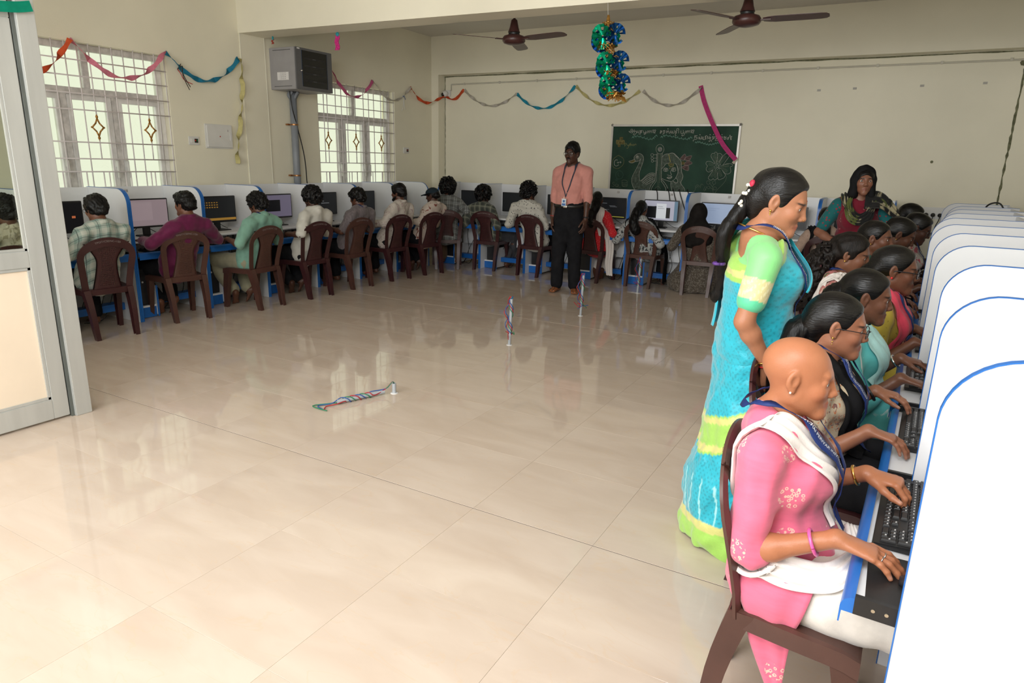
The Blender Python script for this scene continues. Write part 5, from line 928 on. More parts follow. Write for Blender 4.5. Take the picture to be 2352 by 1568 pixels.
def polygonize(F,h,lo=None,hi=None,holes=()):
    if lo is None: lo,hi=F.aabb()
    lo=np.asarray(lo,float);hi=np.asarray(hi,float); B=4
    F2=Field(); F2.noise=F.noise; F=F2 if [F2.p.append(q) for q in F.p if (lambda b: b is None or (np.maximum(np.maximum(lo-b[0],b[0]-hi),0)**2).sum()<(b[1]+.07)**2)(F.bound(q))] or 1 else F
    nb=np.maximum(np.ceil((hi-lo)/(h*B)).astype(int),1); n=nb*B+1
    ci=np.stack(np.meshgrid(*[np.arange(k) for k in nb],indexing='ij'),-1).reshape(-1,3); cc=lo+(ci+.5)*B*h
    R=.87*B*h; dc=F.ev(cc,max(.06,R*2.2)); near=np.abs(dc)<R*1.35+.004
    ci=ci[near]
    if not len(ci): return np.zeros((0,3)),np.zeros((0,4),int)
    need=np.zeros(n,bool); off=np.stack(np.meshgrid(*[np.arange(B+1)]*3,indexing='ij'),-1).reshape(-1,3)
    nodes=(ci[:,None,:]*B+off[None]).reshape(-1,3); need[nodes[:,0],nodes[:,1],nodes[:,2]]=True
    ni=np.argwhere(need); V=np.full(n,1.0,np.float32); V[need]=F.ev(lo+ni*h)
    # cells
    cn=np.zeros(n-1,bool); off2=np.stack(np.meshgrid(*[np.arange(B)]*3,indexing='ij'),-1).reshape(-1,3)
    cells=(ci[:,None,:]*B+off2[None]).reshape(-1,3)
    if holes:
        pc=lo+(cells+.5)*h; keep=np.ones(len(cells),bool)
        for a,b in holes: keep&=~((pc>np.asarray(a)).all(1)&(pc<np.asarray(b)).all(1))
        cells=cells[keep]
    cv=np.stack([V[cells[:,0]+(k&1),cells[:,1]+((k>>1)&1),cells[:,2]+((k>>2)&1)] for k in range(8)],1)
    ins=cv<0; mix=ins.any(1)&~ins.all(1); cells=cells[mix]; cv=cv[mix]
    if not len(cells): return np.zeros((0,3)),np.zeros((0,4),int)
    acc=np.zeros((len(cells),3)); cnt=np.zeros(len(cells))
    cor=np.array([[(k>>0)&1,(k>>1)&1,(k>>2)&1] for k in range(8)],float)
    for a,b in EDG:
        m=(cv[:,a]<0)!=(cv[:,b]<0); t=cv[m,a]/(cv[m,a]-cv[m,b]); acc[m]+=cor[a]+(cor[b]-cor[a])*t[:,None]; cnt[m]+=1
    verts=lo+(cells+acc/cnt[:,None])*h
    idx=np.full(n-1,-1,np.int32); idx[cells[:,0],cells[:,1],cells[:,2]]=np.arange(len(cells))
    faces=[]
    for ax in range(3):
        o1,o2=[(1,2),(2,0),(0,1)][ax]
        c=cells[(cells[:,o1]>0)&(cells[:,o2]>0)]
        e=np.eye(3,dtype=int)
        v0=V[c[:,0],c[:,1],c[:,2]]; c1=c+e[ax]; v1=V[c1[:,0],c1[:,1],c1[:,2]]; m=(v0<0)!=(v1<0); c=c[m]; s=v0[m]<0
        q=[idx[tuple((c-d).T)] for d in (0*e[0],e[o1],e[o1]+e[o2],e[o2])]
        q=np.stack(q,1); ok=(q>=0).all(1); q=q[ok]; s=s[ok]
        q[~s]=q[~s][:,::-1]; faces.append(q)
    return verts,np.concatenate(faces)
def np_mesh(name,parts,mt,parent,colfn=None):
    """join (verts,faces) pieces into one mesh object"""
    vs_=[];fs=[];b=0
    for v,f in parts:
        if len(v): vs_.append(v); fs.append(f+b); b+=len(v)
    V=np.concatenate(vs_); Q=np.concatenate(fs)
    me=bpy.data.meshes.new(name); me.vertices.add(len(V)); me.vertices.foreach_set('co',V.astype(np.float32).ravel())
    me.loops.add(Q.size); me.loops.foreach_set('vertex_index',Q.astype(np.int32).ravel())
    me.polygons.add(len(Q)); me.polygons.foreach_set('loop_start',np.arange(0,Q.size,4,dtype=np.int32)); me.polygons.foreach_set('loop_total',np.full(len(Q),4,np.int32))
    me.update(calc_edges=True); me.validate()
    me.polygons.foreach_set('use_smooth',np.ones(len(me.polygons),bool))
    if colfn is not None:
        ca=me.color_attributes.new('Col','FLOAT_COLOR','POINT'); C=np.ones((len(me.vertices),4),np.float32); C[:,:3]=colfn(V); ca.data.foreach_set('color',C.ravel())
    me.materials.append(mt); return addobj(name,me,parent)
def vcol_mat(name,rough=.5,spec=.4,sss=0,bump=.0,bscale=200,sheen=0,var=.06):
    if name in MATS: return MATS[name]
    m=mat(name,(.5,.5,.5),rough,spec,bump=bump,bscale=bscale,sss=sss,sheen=sheen); nt=m.node_tree; b=nt.nodes['Principled BSDF']
    a=nt.nodes.new('ShaderNodeVertexColor'); a.layer_name='Col'; n=nt.nodes.new('ShaderNodeTexNoise'); n.inputs['Scale'].default_value=35; tc=nt.nodes.new('ShaderNodeTexCoord'); nt.links.new(tc.outputs['Object'],n.inputs['Vector'])
    hs=nt.nodes.new('ShaderNodeHueSaturation'); mr=nt.nodes.new('ShaderNodeMapRange'); mr.inputs[3].default_value=1-var; mr.inputs[4].default_value=1+var; nt.links.new(n.outputs['Fac'],mr.inputs[0]); nt.links.new(mr.outputs[0],hs.inputs['Value']); nt.links.new(a.outputs[0],hs.inputs['Color']); nt.links.new(hs.outputs[0],b.inputs['Base Color'])
    return m
SKIN=vcol_mat('skin',.42,.38,.12,.12,260)
def hair_mat(name,col,rough=.38):
    return mat(name,col,rough,.22,var=.5,vscale=60,bump=.5,bscale=160,stretch=(1,1,.25))
HAIRP=mat('combed_black_hair',(.0045,.004,.004),.30,.32,var=.5,vscale=60,bump=.45,bscale=230,stretch=(1,.10,1)); HAIR=hair_mat('black_hair',(.0045,.004,.004)); HAIRB=hair_mat('brown_black_hair',(.009,.0065,.0055),.5)
# ------------------------------------------------------------------ fabric materials
def nodes(m): return m.node_tree, m.node_tree.nodes.new, m.node_tree.links.new
def check_mat(name,base,band,line,sc,wb=.5,wl=.06,axes=('X','Z')):
    if name in MATS: return MATS[name]
    m=mat(name,base,.75,.2,sheen=.2,bump=.15,bscale=500); nt,N,L=nodes(m); b=nt.nodes['Principled BSDF']; tc=N('ShaderNodeTexCoord'); sp=N('ShaderNodeSeparateXYZ'); L(tc.outputs['Object'],sp.inputs[0])
    def mth(op,a,bv): 
        n=N('ShaderNodeMath'); n.operation=op
        for i,x in enumerate((a,bv)):
            if isinstance(x,(int,float)): n.inputs[i].default_value=x
            elif x is not None: L(x,n.inputs[i])
        return n.outputs[0]
    col=None; f=[]; ln=[]
    for ax in axes:
        src=sp.outputs[ax]
        if ax=='Z': src=mth('ADD',src,mth('MULTIPLY',sp.outputs['Y'],.6))
        fr=mth('FRACT',mth('MULTIPLY',src,sc),None); fr=mth('ABSOLUTE',fr,None)
        f.append(mth('LESS_THAN',fr,wb)); fr2=mth('FRACT',mth('ADD',mth('MULTIPLY',src,sc),.75),None); ln.append(mth('LESS_THAN',fr2,wl))
    mx=N('ShaderNodeMixRGB'); mx.inputs[1].default_value=(*base,1); mx.inputs[2].default_value=(*band,1); L(mth('MULTIPLY',mth('ADD',f[0],f[1]),.5),mx.inputs[0])
    m2=N('ShaderNodeMixRGB'); m2.inputs[2].default_value=(*line,1); L(mx.outputs[0],m2.inputs[1]); L(mth('MULTIPLY',mth('MAXIMUM',ln[0],ln[1]),.8),m2.inputs[0]); L(m2.outputs[0],b.inputs['Base Color']); return m
def print_mat(name,base,cols,scale,lo=.52,hi=.56,stretch=(1,1,1),dist=1.0,rough=.75,kind='noise',sheen=.15):
    """printed motifs: thresholded noise / voronoi"""
    if name in MATS: return MATS[name]
    m=mat(name,base,rough,.2,sheen=sheen,bump=.15,bscale=400); nt,N,L=nodes(m); b=nt.nodes['Principled BSDF']; prev=None
    for i,c_ in enumerate(cols):
        tc=N('ShaderNodeTexCoord'); mp=N('ShaderNodeMapping'); mp.inputs['Location'].default_value=(i*3.1,i*1.7,i*2.3); mp.inputs['Scale'].default_value=stretch; mp.inputs['Rotation'].default_value=(.4*i,.3,.5*i); L(tc.outputs['Object'],mp.inputs[0])
        r=N('ShaderNodeValToRGB'); e=r.color_ramp.elements
        if kind=='noise':
            n=N('ShaderNodeTexNoise'); n.inputs['Scale'].default_value=scale; n.inputs['Detail'].default_value=3; n.inputs['Distortion'].default_value=dist; L(mp.outputs[0],n.inputs['Vector']); L(n.outputs['Fac'],r.inputs[0])
            e[0].position=lo; e[0].color=(0,0,0,1); e[1].position=hi; e[1].color=(1,1,1,1)
        elif kind=='line':
            n=N('ShaderNodeTexNoise'); n.inputs['Scale'].default_value=scale; n.inputs['Detail'].default_value=2; n.inputs['Distortion'].default_value=dist; L(mp.outputs[0],n.inputs['Vector']); L(n.outputs['Fac'],r.inputs[0])
            e[0].position=lo; e[0].color=(0,0,0,1); e[1].position=(lo+hi)/2; e[1].color=(1,1,1,1); x=e.new(hi); x.color=(0,0,0,1)
        else:
            n=N('ShaderNodeTexVoronoi'); n.inputs['Scale'].default_value=scale; L(mp.outputs[0],n.inputs['Vector']); L(n.outputs['Distance'],r.inputs[0])
            e[0].position=lo; e[0].color=(1,1,1,1); e[1].position=hi; e[1].color=(0,0,0,1)
        mx=N('ShaderNodeMixRGB'); mx.inputs[2].default_value=(*c_,1); L(r.outputs[0],mx.inputs[0])
        if prev is None: mx.inputs[1].default_value=(*base,1)
        else: L(prev,mx.inputs[1])
        prev=mx.outputs[0]
    L(prev,b.inputs['Base Color']); return m
def cloth(name,c,rough=.75,var=.08,sheen=.2):
    dk=max(c)<.05; return mat(name,c,.9 if dk else rough,.08 if dk else .2,var=var,vscale=18,bump=.2,bscale=450,sheen=0 if dk else sheen)
# ------------------------------------------------------------------ anatomy
def ik(a,c,l1,l2,pole):
    a=np.array(a,float);c=np.array(c,float); d=c-a; L=np.linalg.norm(d); L2=min(L,(l1+l2)*.998); z=d/L; c=a+z*L2
    x=(l1*l1-l2*l2+L2*L2)/(2*L2); h=math.sqrt(max(l1*l1-x*x,0)); p=np.array(pole,float); p=nv(p-z*(p@z)); return a+z*x+p*h,c
def head_prims(F,C,R,s=1,fem=False,ears=True,neck=None,nr=.05):
    T=lambda p: C+R@(np.array(p,float)*s)
    e=lambda c,r,k=.02,op=1,Q=None: F.ell(T(c),np.array(r,float)*s,R if Q is None else R@Q,k*s,op)
    c=lambda a,b,ra,rb,k=.02,op=1: F.cone(T(a),T(b),ra*s,rb*s,k*s,op)
    e((0,-.018,.030),(.0735,.0945,.080)); e((0,.030,-.028),(.057,.058,.078),.03)
    jw=.040 if fem else .045
    for x in (-1,1): c((x*jw,.0,-.055),(x*.006,.064,-.094),.022,.018,.025); e((x*.036,.056,-.024),(.022,.022,.022),.02)
    c((-.030,.071,.022),(.030,.071,.022),.010,.010,.016); e((0,.073,-.098),(.020,.015,.016),.020)
    for x in (-1,1):
        e((x*.033,.090,.003),(.021,.014,.0135),.012,-1); e((x*.033,.0670,.003),(.0165,.0135,.0135),.004); e((x*.0345,.084,.002),(.0150,.012,.0048),.002,-1)
    c((0,.081,.012),(0,.097,-.026),.0062,.0095,.012); e((0,.099,-.030),(.0105,.0095,.0095),.006)
    for x in (-1,1): e((x*.0115,.090,-.034),(.0082,.010,.0078),.006)
    for x in (-1,1): c((0,.0840,-.0615),(x*.020,.075,-.0655),.0060,.003,.007); c((0,.0828,-.0735),(x*.019,.074,-.068),.0068,.003,.007)
    if ears:
        for x in (-1,1):
            Q=rotm(x*.35,-.12,0); e((x*.0745,-.012,.0),(.009,.019,.031),.006,1,Q); e((x*.072,-.010,-.028),(.007,.010,.012),.006,1)
            e((x*.0855,-.006,.002),(.009,.0105,.018),.004,-1,Q)
    if neck is not None: F.cone(T((0,-.022,-.045)),neck,(nr)*s,(nr+.006)*s,.03)
    return T
FSEG=[]
def hand_prims(F,W,f,n,side,s=1,curl=(.35,.45,.3),spread=.10,thumb=(.75,.55,-.25)):
    """side=+1: right hand (thumb toward -x when palm down facing +y)"""
    f=nv(f); n=nv(n-f*(np.dot(n,f))); x=np.cross(f,n)*side  # x: points to little finger side for right hand palm down
    W=np.array(W,float); P=lambda a,b,c: W+(f*a+x*b+n*c)*s
    F.seg(P(-.005,0,0),P(.085,.002,.002),(.027*s,.019*s),(.041*s,.0125*s),x,.014)
    F.ell(P(.03,-.026,-.008),np.array((.016,.026,.014))*s,np.stack([x,f,n],1),.012)
    bx=(-.031,-.0105,.0105,.029); Ls=(.041,.045,.042,.033); tips=[]
    for i in range(4):
        p=P(.084-.004*abs(i-1)-(.006 if i==3 else 0),bx[i],.003); d=nv(f+x*spread*(i-1.4)*1.0); ang=0; L=Ls[i]*s; r=.0092*s*(1 if i<3 else .88)
        for j,(q,rr) in enumerate(((1,.95),(.62,.88),(.52,.75))):
            ang+=curl[j]*(1+.12*i*0); dd=d*math.cos(ang)-n*math.sin(ang); p2=p+dd*L*q; F.cone(p,p2,r*(1 if j==0 else (.95,.88)[j-1]),r*rr,.004); FSEG.append((side,i,j,p,p2,r)); p=p2
        tips.append((p,d*math.cos(ang)-n*math.sin(ang)))
    d=nv(f*thumb[0]-x*thumb[1]+n*thumb[2]); p=P(.022,-.026,-.006)
    for L,r0,r1 in ((.040,.0135,.0110),(.031,.0108,.0095),(.024,.0095,.0075)):
        p2=p+d*L*s; F.cone(p,p2,r0*s,r1*s,.006); p=p2; d=nv(d+f*.30)
    tips.append((p,d)); return tips
def foot_prims(F,A,d,s=1,toes=True,bare=True):
    """A: ankle; d: heel->toe direction"""
    d=nv(d); up=np.array((0,0,1.)); u=nv(np.cross(d,up) if abs(d[2])<.95 else np.array((1.,0,0))); n=np.cross(u,d)
    A=np.array(A,float); P=lambda a,b,c: A+(d*a+u*b+n*c)*s
    F.cone(A,P(.005,0,-.03),.036*s,.034*s,.02); F.ell(P(-.035,0,-.045),np.array((.031,.036,.030))*s,np.stack([u,d,n],1),.02)
    F.seg(P(-.02,0,-.035),P(.11,0,-.056),(.030*s,.034*s),(.042*s,.017*s),u,.03)
    if toes:
        for i in range(5): b=-.034+.017*i; q=P(.115-.004*abs(i-1),b,-.058); F.cone(q,P(.145-.008*abs(i-.5)-.003*i*0,b,-.062),.0125*s if i==0 else .010*s,.011*s if i==0 else .0085*s,.006)
class Human:
    def __init__(s,**k): s.__dict__.update(k)
def make_human(label,loc,rz,head,hipz=.47,sex='m',s=.95,hy=0,hp=0,hr=0,wr=None,wl=None,fr=None,flr=None,curl=(.35,.45,.3),ank=None,toe=None,knee=None,tone=(.2,.09,.05),top=None,bottom=None,
               hb=.010,hh=.005,hnd=.005,belly=1.0,bust=0,shoulder=1,standing=False,poles=None,group=None,feet=True,toes=True,eyes=True,group2=None,chestfwd=.03,nrm=None,headscale=1,hsc=1.0,armk=1.0):
    FSEG.clear()
    H=Human(); fem=sex=='f'; rootz=0
    r=root('person',label,'person',(loc[0],loc[1],0),rz,group); H.root=r
    ca,sa=math.cos(rz),math.sin(rz)
    def tl(p): # world -> local
        x,y=p[0]-loc[0],p[1]-loc[1]; return np.array((x*ca+y*sa,-x*sa+y*ca,p[2]))
    H.tl=tl
    Hc=tl(head); Rh=rotm(hy,hp,hr); hs=s*1.0*headscale
    nb=Hc+Rh@np.array((0,-.03,-.065))*hs+np.array((0,-.015*s,-.075*s)); pel=np.array((0,0,hipz)); H.nb=nb; H.Hc=Hc; H.Rh=Rh; H.hs=hs
    sp=nb-pel; bow=np.array((0,.0,0)) if not standing else np.array((0,.0,0))
    S=lambda t: pel+sp*t+bow*math.sin(PI*t)+np.array((0,chestfwd*s*math.sin(PI*t)**2*(t>.45),0))*.6
    X=np.array((1.,0,0)); X=nv(X)
    T=Field(); hw,ww,cw,sw=(.172,.125,.138,.150) if fem else (.158,.138,.158,.172); hd,wd,cd,sd=(.120,.092,.102,.078) if fem else (.112,.100,.112,.086)
    wd*=belly; hw*=s;ww*=s;cw*=s;sw*=s;hd*=s;wd*=s;cd*=s;sd*=s
    T.seg(S(-.04),S(.12),(hw,hd),(hw*.97,hd),X,.05); T.seg(S(.12),S(.38),(hw*.95,hd*.97),(ww,wd),X,.05); T.seg(S(.38),S(.68),(ww,wd),(cw,cd),X,.05); T.seg(S(.68),S(.88),(cw,cd),(sw*.80,sd*.95),X,.05)
    if fem and bust:
        for x in (-1,1): T.ell(S(.66)+np.array((x*.062*s,.075*s,0)),np.array((.062,.058,.062))*s*bust,None,.04)
    shw=(.160 if fem else .185)*s*shoulder; sh={}
    for sd_,x in (('r',1),('l',-1)):
        sh[sd_]=nb+np.array((x*shw,-.005*s,-.078*s)); T.cone(nb+np.array((x*.025*s,-.012*s,-.008)),sh[sd_]+np.array((-x*.03*s,0,.018*s)),.042*s,.040*s,.04)
    H.torso=T
    l1,l2=.275*s*armk,.245*s*armk; arms={}
    for sd_,x,w in (('r',1,wr),('l',-1,wl)):
        if w is None: w=nb+np.array((x*.24*s,.05*s,-.52*s))
        else: w=tl(w) if len(w)==3 else np.array(w[:3])
        pole=(poles or {}).get(sd_,(x*.5,-.5,-.75)); el,w=ik(sh[sd_],w,l1,l2,pole); arms[sd_]=(sh[sd_],el,w)
    H.arms=arms; ru,re,rw=(.043,.034,.0235) if fem else (.046,.036,.026)
    U_={};FA={}
    for sd_ in 'rl':
        a,e_,w=arms[sd_]; U_[sd_]=Field().cone(a,e_,(ru+.010)*s,re*s,.03); m=e_+(w-e_)*.28; FA[sd_]=Field().cone(e_,m,re*s,re*1.04*s,.02).cone(m,w,re*1.03*s,rw*s,.02)
    Hd=Field(); TH=head_prims(Hd,Hc,Rh,hs,fem,True,nb+np.array((0,0,-.01)),.046 if fem else .053); H.TH=TH
    Hd.cone(nb+np.array((0,-.005,0)),nb+np.array((0,-.005,-.06))*s,.055*s,.045*s,.03)
    Hn={};tips=[]
    for sd_,x in (('r',1),('l',-1)):
        a,e_,w=arms[sd_]; f=(fr or {}).get(sd_); f=nv(w-e_) if f is None else np.array(f,float); nn=(nrm or {}).get(sd_,(0,0,1.)); 
        Hn[sd_]=Field(); tips+=hand_prims(Hn[sd_],w,f,np.array(nn,float),x,s*hsc*(.93 if fem else 1.0),(curl[sd_] if isinstance(curl,dict) else curl))
    # legs
    TH_={};CA={};FT=Field(); legs={}
    for i,(sd_,x) in enumerate((('r',1),('l',-1))):
        hip=pel+np.array((x*.088*s,0,-.02)); 
        kn=(knee or {}).get(sd_); an=(ank or {}).get(sd_)
        if standing:
            an=np.array(an if an is not None else (x*.09*s,0,.085)); kn=np.array(kn if kn is not None else (hip+an)/2+np.array((0,.02,0.02)))
        else:
            kn=np.array(kn if kn is not None else (x*.13*s,.40*s,hipz+.0)); an=np.array(an if an is not None else (x*.12*s,.36*s,.085))
        legs[sd_]=(hip,kn,an); TH_[sd_]=Field().cone(hip,kn,.088*s,.058*s,.05); m=kn+(an-kn)*.33+np.array((0,-.018*s,0)); CA[sd_]=Field().cone(kn,m,.056*s,.053*s,.03).cone(m,an,.052*s,.036*s,.03)
        if feet: foot_prims(FT,an,(toe or {}).get(sd_,(x*.12,1,-.05)),s*.95,toes)
    H.legs=legs
    # body mesh : one continuous surface
    Bd=Field().ext(T)
    for f in (U_['r'],U_['l'],FA['r'],FA['l'],TH_['r'],TH_['l'],CA['r'],CA['l'],FT,Hd,Hn['r'],Hn['l']): Bd.ext(f)
    boxes=[]; c0=Hc
    boxes.append((Hc-np.array((.12,.14,.135))*hs,Hc+np.array((.12,.14,.14))*hs,hh))
    for sd_ in 'rl':
        lo,hi=Hn[sd_].aabb(.004); boxes.append((lo,hi,hnd))
    parts=[polygonize(Bd,h,a,b) for a,b,h in boxes]
    lo,hi=Bd.aabb(); parts.append(polygonize(Bd,hb,lo,hi,[(a+hb*1.3,b-hb*1.3) for a,b,h in boxes]))
    tone=np.array(tone); Rhi=Rh.T
    def col(V):
        Cc=np.tile(tone,(len(V),1)); q=(V-Hc)@Rh/hs
        def g(c,r): return np.exp(-(((q-np.array(c))/np.array(r))**2).sum(1)*1.4)
        lip=np.clip(g((0,.087,-.067),(.022,.02,.0095))*1.7,0,1)*.85; Cc=Cc*(1-lip[:,None])+lip[:,None]*(tone*np.array((.82,.58,.66))+np.array((.012,.0,.003)))
        for x in (-1,1):
            br=np.clip((g((x*.024,.083,.023),(.013,.02,.0042))+g((x*.042,.073,.022),(.012,.02,.004)))*1.6,0,1)*H_brow[0]; Cc=Cc*(1-br[:,None])+br[:,None]*np.array((.012,.008,.007))
            ey=g((x*.031,.080,.003),(.019,.02,.010))*.35; Cc=Cc*(1-ey[:,None]*np.array((.5,.6,.6)))
            ck=g((x*.04,.06,-.03),(.03,.03,.025))*.10; Cc=Cc*(1+ck[:,None]*np.array((1.4,.5,.5)))
            er=g((x*.088,-.006,.002),(.012,.012,.018))*.35; Cc=Cc*(1-er[:,None])
        kn=np.zeros(len(V))
        for (p,d) in tips:
            nl=np.exp(-((V-(p+np.array((0,0,.005))))**2).sum(1)/.0055**2); Cc=Cc*(1-nl[:,None]*.5)+nl[:,None]*.5*np.array((.62,.42,.36))
        return np.clip(Cc,0,1)
    H_brow=[.95]; H.brow=H_brow
    H.body=np_mesh('body',parts,SKIN,r,col); H.colfn=col
    if eyes:
        for x in (-1,1):
            c=TH((x*.0335,.0680,.0025)); rr=.0118*hs
            EYE=mat('eye_white',(.70,.66,.62),.15,.5,var=.03,vscale=200); eb=MB().ball((0,0,0),rr,8).build('eyeball',EYE,r,smooth=2); eb.location=c
            d=Rh@np.array((0,1,0)); d=nv(d); ir=MB().lathe([(.0062*hs,rr*.84),(.005*hs,rr*.97),(.0005,rr*1.03)],n=12).build('iris',mat('iris_dark',(.012,.006,.004),.1,.6,var=.05),eb,smooth=2); ir.rotation_euler=Vector(d).to_track_quat('Z','Y').to_euler()
    # clothing
    H.parts=dict(T=T,U=U_,FA=FA,TH=TH_,CA=CA); H.S=S; H.sc=s; H.Hn=Hn; H.Bd=Bd
    G=Field()
    if top:
        mt_,sl,e,hem=top['m'],top.get('sleeve',.7),top.get('e',.014),top.get('hem',.0)
        G.ext(T.infl(e))
        for sd_ in 'rl':
            a,e_,w=arms[sd_]; t1=min(sl,1); se=e*.5+top.get('se',.004)
            G.cone(a,a+(e_-a)*t1,(ru+.012)*s+se,(re+(ru-re)*(1-t1))*s+se+.004,.03)
            if sl>1: G.cone(e_,e_+(w-e_)*(sl-1),re*s+se,(re+(rw-re)*(sl-1))*s+se,.02)
        if top.get('tuck'): G.plane(S(.225),(0,0,-1),.004)
        # lower hem around the hips
        top.get('tuck') or G.seg(S(.16),S(.0)+np.array((0,0,-hem)),(hw*.98+e+.006,hd+e+.006),(hw*1.04+e+.010,hd*1.05+e+.012),X,.03)
        if top.get('lap'):   # kurta over the thighs
            for sd_ in 'rl': hip,kn,an=legs[sd_]; G.cone(hip+np.array((0,0,.0)),hip+(kn-hip)*top['lap'],.098*s+e,.075*s+e,.06)
        G.wob(top.get('wr',.0045),top.get('wf',24),hash(label)%97,top.get('ws',(1,1,1.2))); 
        if top.get('wr2',1): G.wob(.0018,70,5)
        nkr=top.get('neck',.062)*s
        G.cone(nb+np.array((0,.008,-.010 if top.get('collar') else -.03))*s,Hc,nkr,nkr*.9,.012,-1)
        if top.get('vneck'): G.cone(nb+np.array((0,.06,.0)),nb+np.array((0,.13,-top['vneck'])),.055,.012,.02,-1)
        for sd_ in 'rl':
            a,e_,w=arms[sd_]
            if sl<=1: G.plane(a+(e_-a)*sl,e_-a,.004) if False else None
        zc=G.aabb()[0]
        mats=[polygonize(G,top.get('h',hb*.9))]
        H.topobj=np_mesh(top.get('name','shirt'),mats,mt_,r)
        if top.get('collar'):
            C_=Field(); n=18; pts=[]
            for k in range(n+1):
                a=2*PI*k/n; pts.append(nb+np.array((.064*s*math.sin(a),.068*s*math.cos(a)-.008-.0*s,.018*s-.030*s*math.cos(a)-.005)))
            for k in range(n): 
                C_.cone(pts[k],pts[k+1],.007,.007,.006); C_.cone(pts[k]+np.array((0,0,-.016)),pts[k+1]+np.array((0,0,-.016)),.010,.010,.012)
            np_mesh('collar',[polygonize(C_,max(.005,hh))],mt_,H.topobj)
    H.top=G if top else Bd
    if bottom:
        Lg=Field(); e=bottom.get('e',.012); Lg.seg(S(-.05),S(bottom.get('up',.12)),(hw+e*.8,hd+e*.8),(hw*.93+e*.6,hd*.93+e*.6) if not (top and top.get('tuck')) else (hw*.96+e,hd+e),X,.04)
        for sd_ in 'rl':
            hip,kn,an=legs[sd_]; l=bottom.get('len',.9); en=kn+(an-kn)*l; fl=bottom.get('flare',.012)
            Lg.cone(hip,kn,.090*s+e,.062*s+e,.04); Lg.cone(kn,en,.060*s+e,.040*s+e+fl,.03)
        Lg.wob(bottom.get('wr',.004),22,3); H.botobj=np_mesh(bottom.get('name','trousers'),[polygonize(Lg,hb*1.3)],bottom['m'],r); H.bot=Lg
        H.cover=Field().ext(H.top).ext(Lg)
    else: H.cover=H.top
    H.full=Field().ext(H.cover).ext(Bd)
    return H
def lookup(P,n):
    return np.array(bez([tuple(p) for p in P],max(2,int(math.ceil(n/(len(P)-1))))))[:,:3]
def drape(H,name,A,B,off,mt,fold=.0,nf=3,nu=40,nv_=9,push=True,F=None,parent=None,th=.0016,iters=3,seed=0,colfn=None):
    F=F or H.cover; A=lookup(A,nu);B=lookup(B,nu); n=min(len(A),len(B)); A=A[:n];B=B[:n]
    t=np.linspace(0,1,nv_); G=A[:,None,:]*(1-t)[None,:,None]+B[:,None,:]*t[None,:,None]; P=G.reshape(-1,3)
    uu=np.repeat(np.arange(n)/(n-1),nv_); vv=np.tile(t,n)
    tgt=off+fold*(.5+.5*np.sin(vv*PI*2*nf+1.5*np.sin(uu*5+seed)+seed))
    for _ in range(iters):
        d=F.ev(P,.22); g=F.grad(P); g/=np.linalg.norm(g,axis=1)[:,None]+1e-9; mv=(tgt-d)*(d<.9)
        if push: mv=np.maximum(mv,0)
        P=P+g*np.clip(mv,-.08,.08)[:,None]
    if fold and push:
        d=F.ev(P,.4); g=F.grad(P); nn=np.linalg.norm(g,axis=1)[:,None]; far=(d>off+fold*1.5)&(nn[:,0]>.2)
        P[far]+=(g/(nn+1e-9)*(fold*.8*np.sin(vv*PI*2*nf+1.5*np.sin(uu*5+seed)+seed))[:,None])[far]
    g=P.reshape(n,nv_,3); du=np.gradient(g,axis=0); dv=np.gradient(g,axis=1); nn=np.cross(du,dv); nn/=np.linalg.norm(nn,axis=2)[:,:,None]+1e-12
    a=(g+nn*th/2).reshape(-1,3); b=(g-nn*th/2).reshape(-1,3); N_=n*nv_; q=[]
    ii=np.arange(N_).reshape(n,nv_); q1=np.stack([ii[:-1,:-1],ii[1:,:-1],ii[1:,1:],ii[:-1,1:]],-1).reshape(-1,4); q2=q1[:,::-1]+N_
    per=list(ii[0])+list(ii[1:,-1])+list(ii[-1,-2::-1])+list(ii[-2:0:-1,0]); per=np.array(per); nx=np.roll(per,-1); q3=np.stack([per,nx,nx+N_,per+N_],-1)
    o=np_mesh(name,[(np.concatenate([a,b]),np.concatenate([q1,q2,q3]))],mt,parent or H.root,colfn); H.last=(g,nn); return o
LANY=mat('navy_lanyard',(.012,.028,.13),.55,.3,var=.1,vscale=30); LTXT=mat('lanyard_white_print',(.70,.72,.76),.6,var=.02); IDC=mat('id_card',(.62,.68,.75),.3,.5,var=.12,vscale=30)
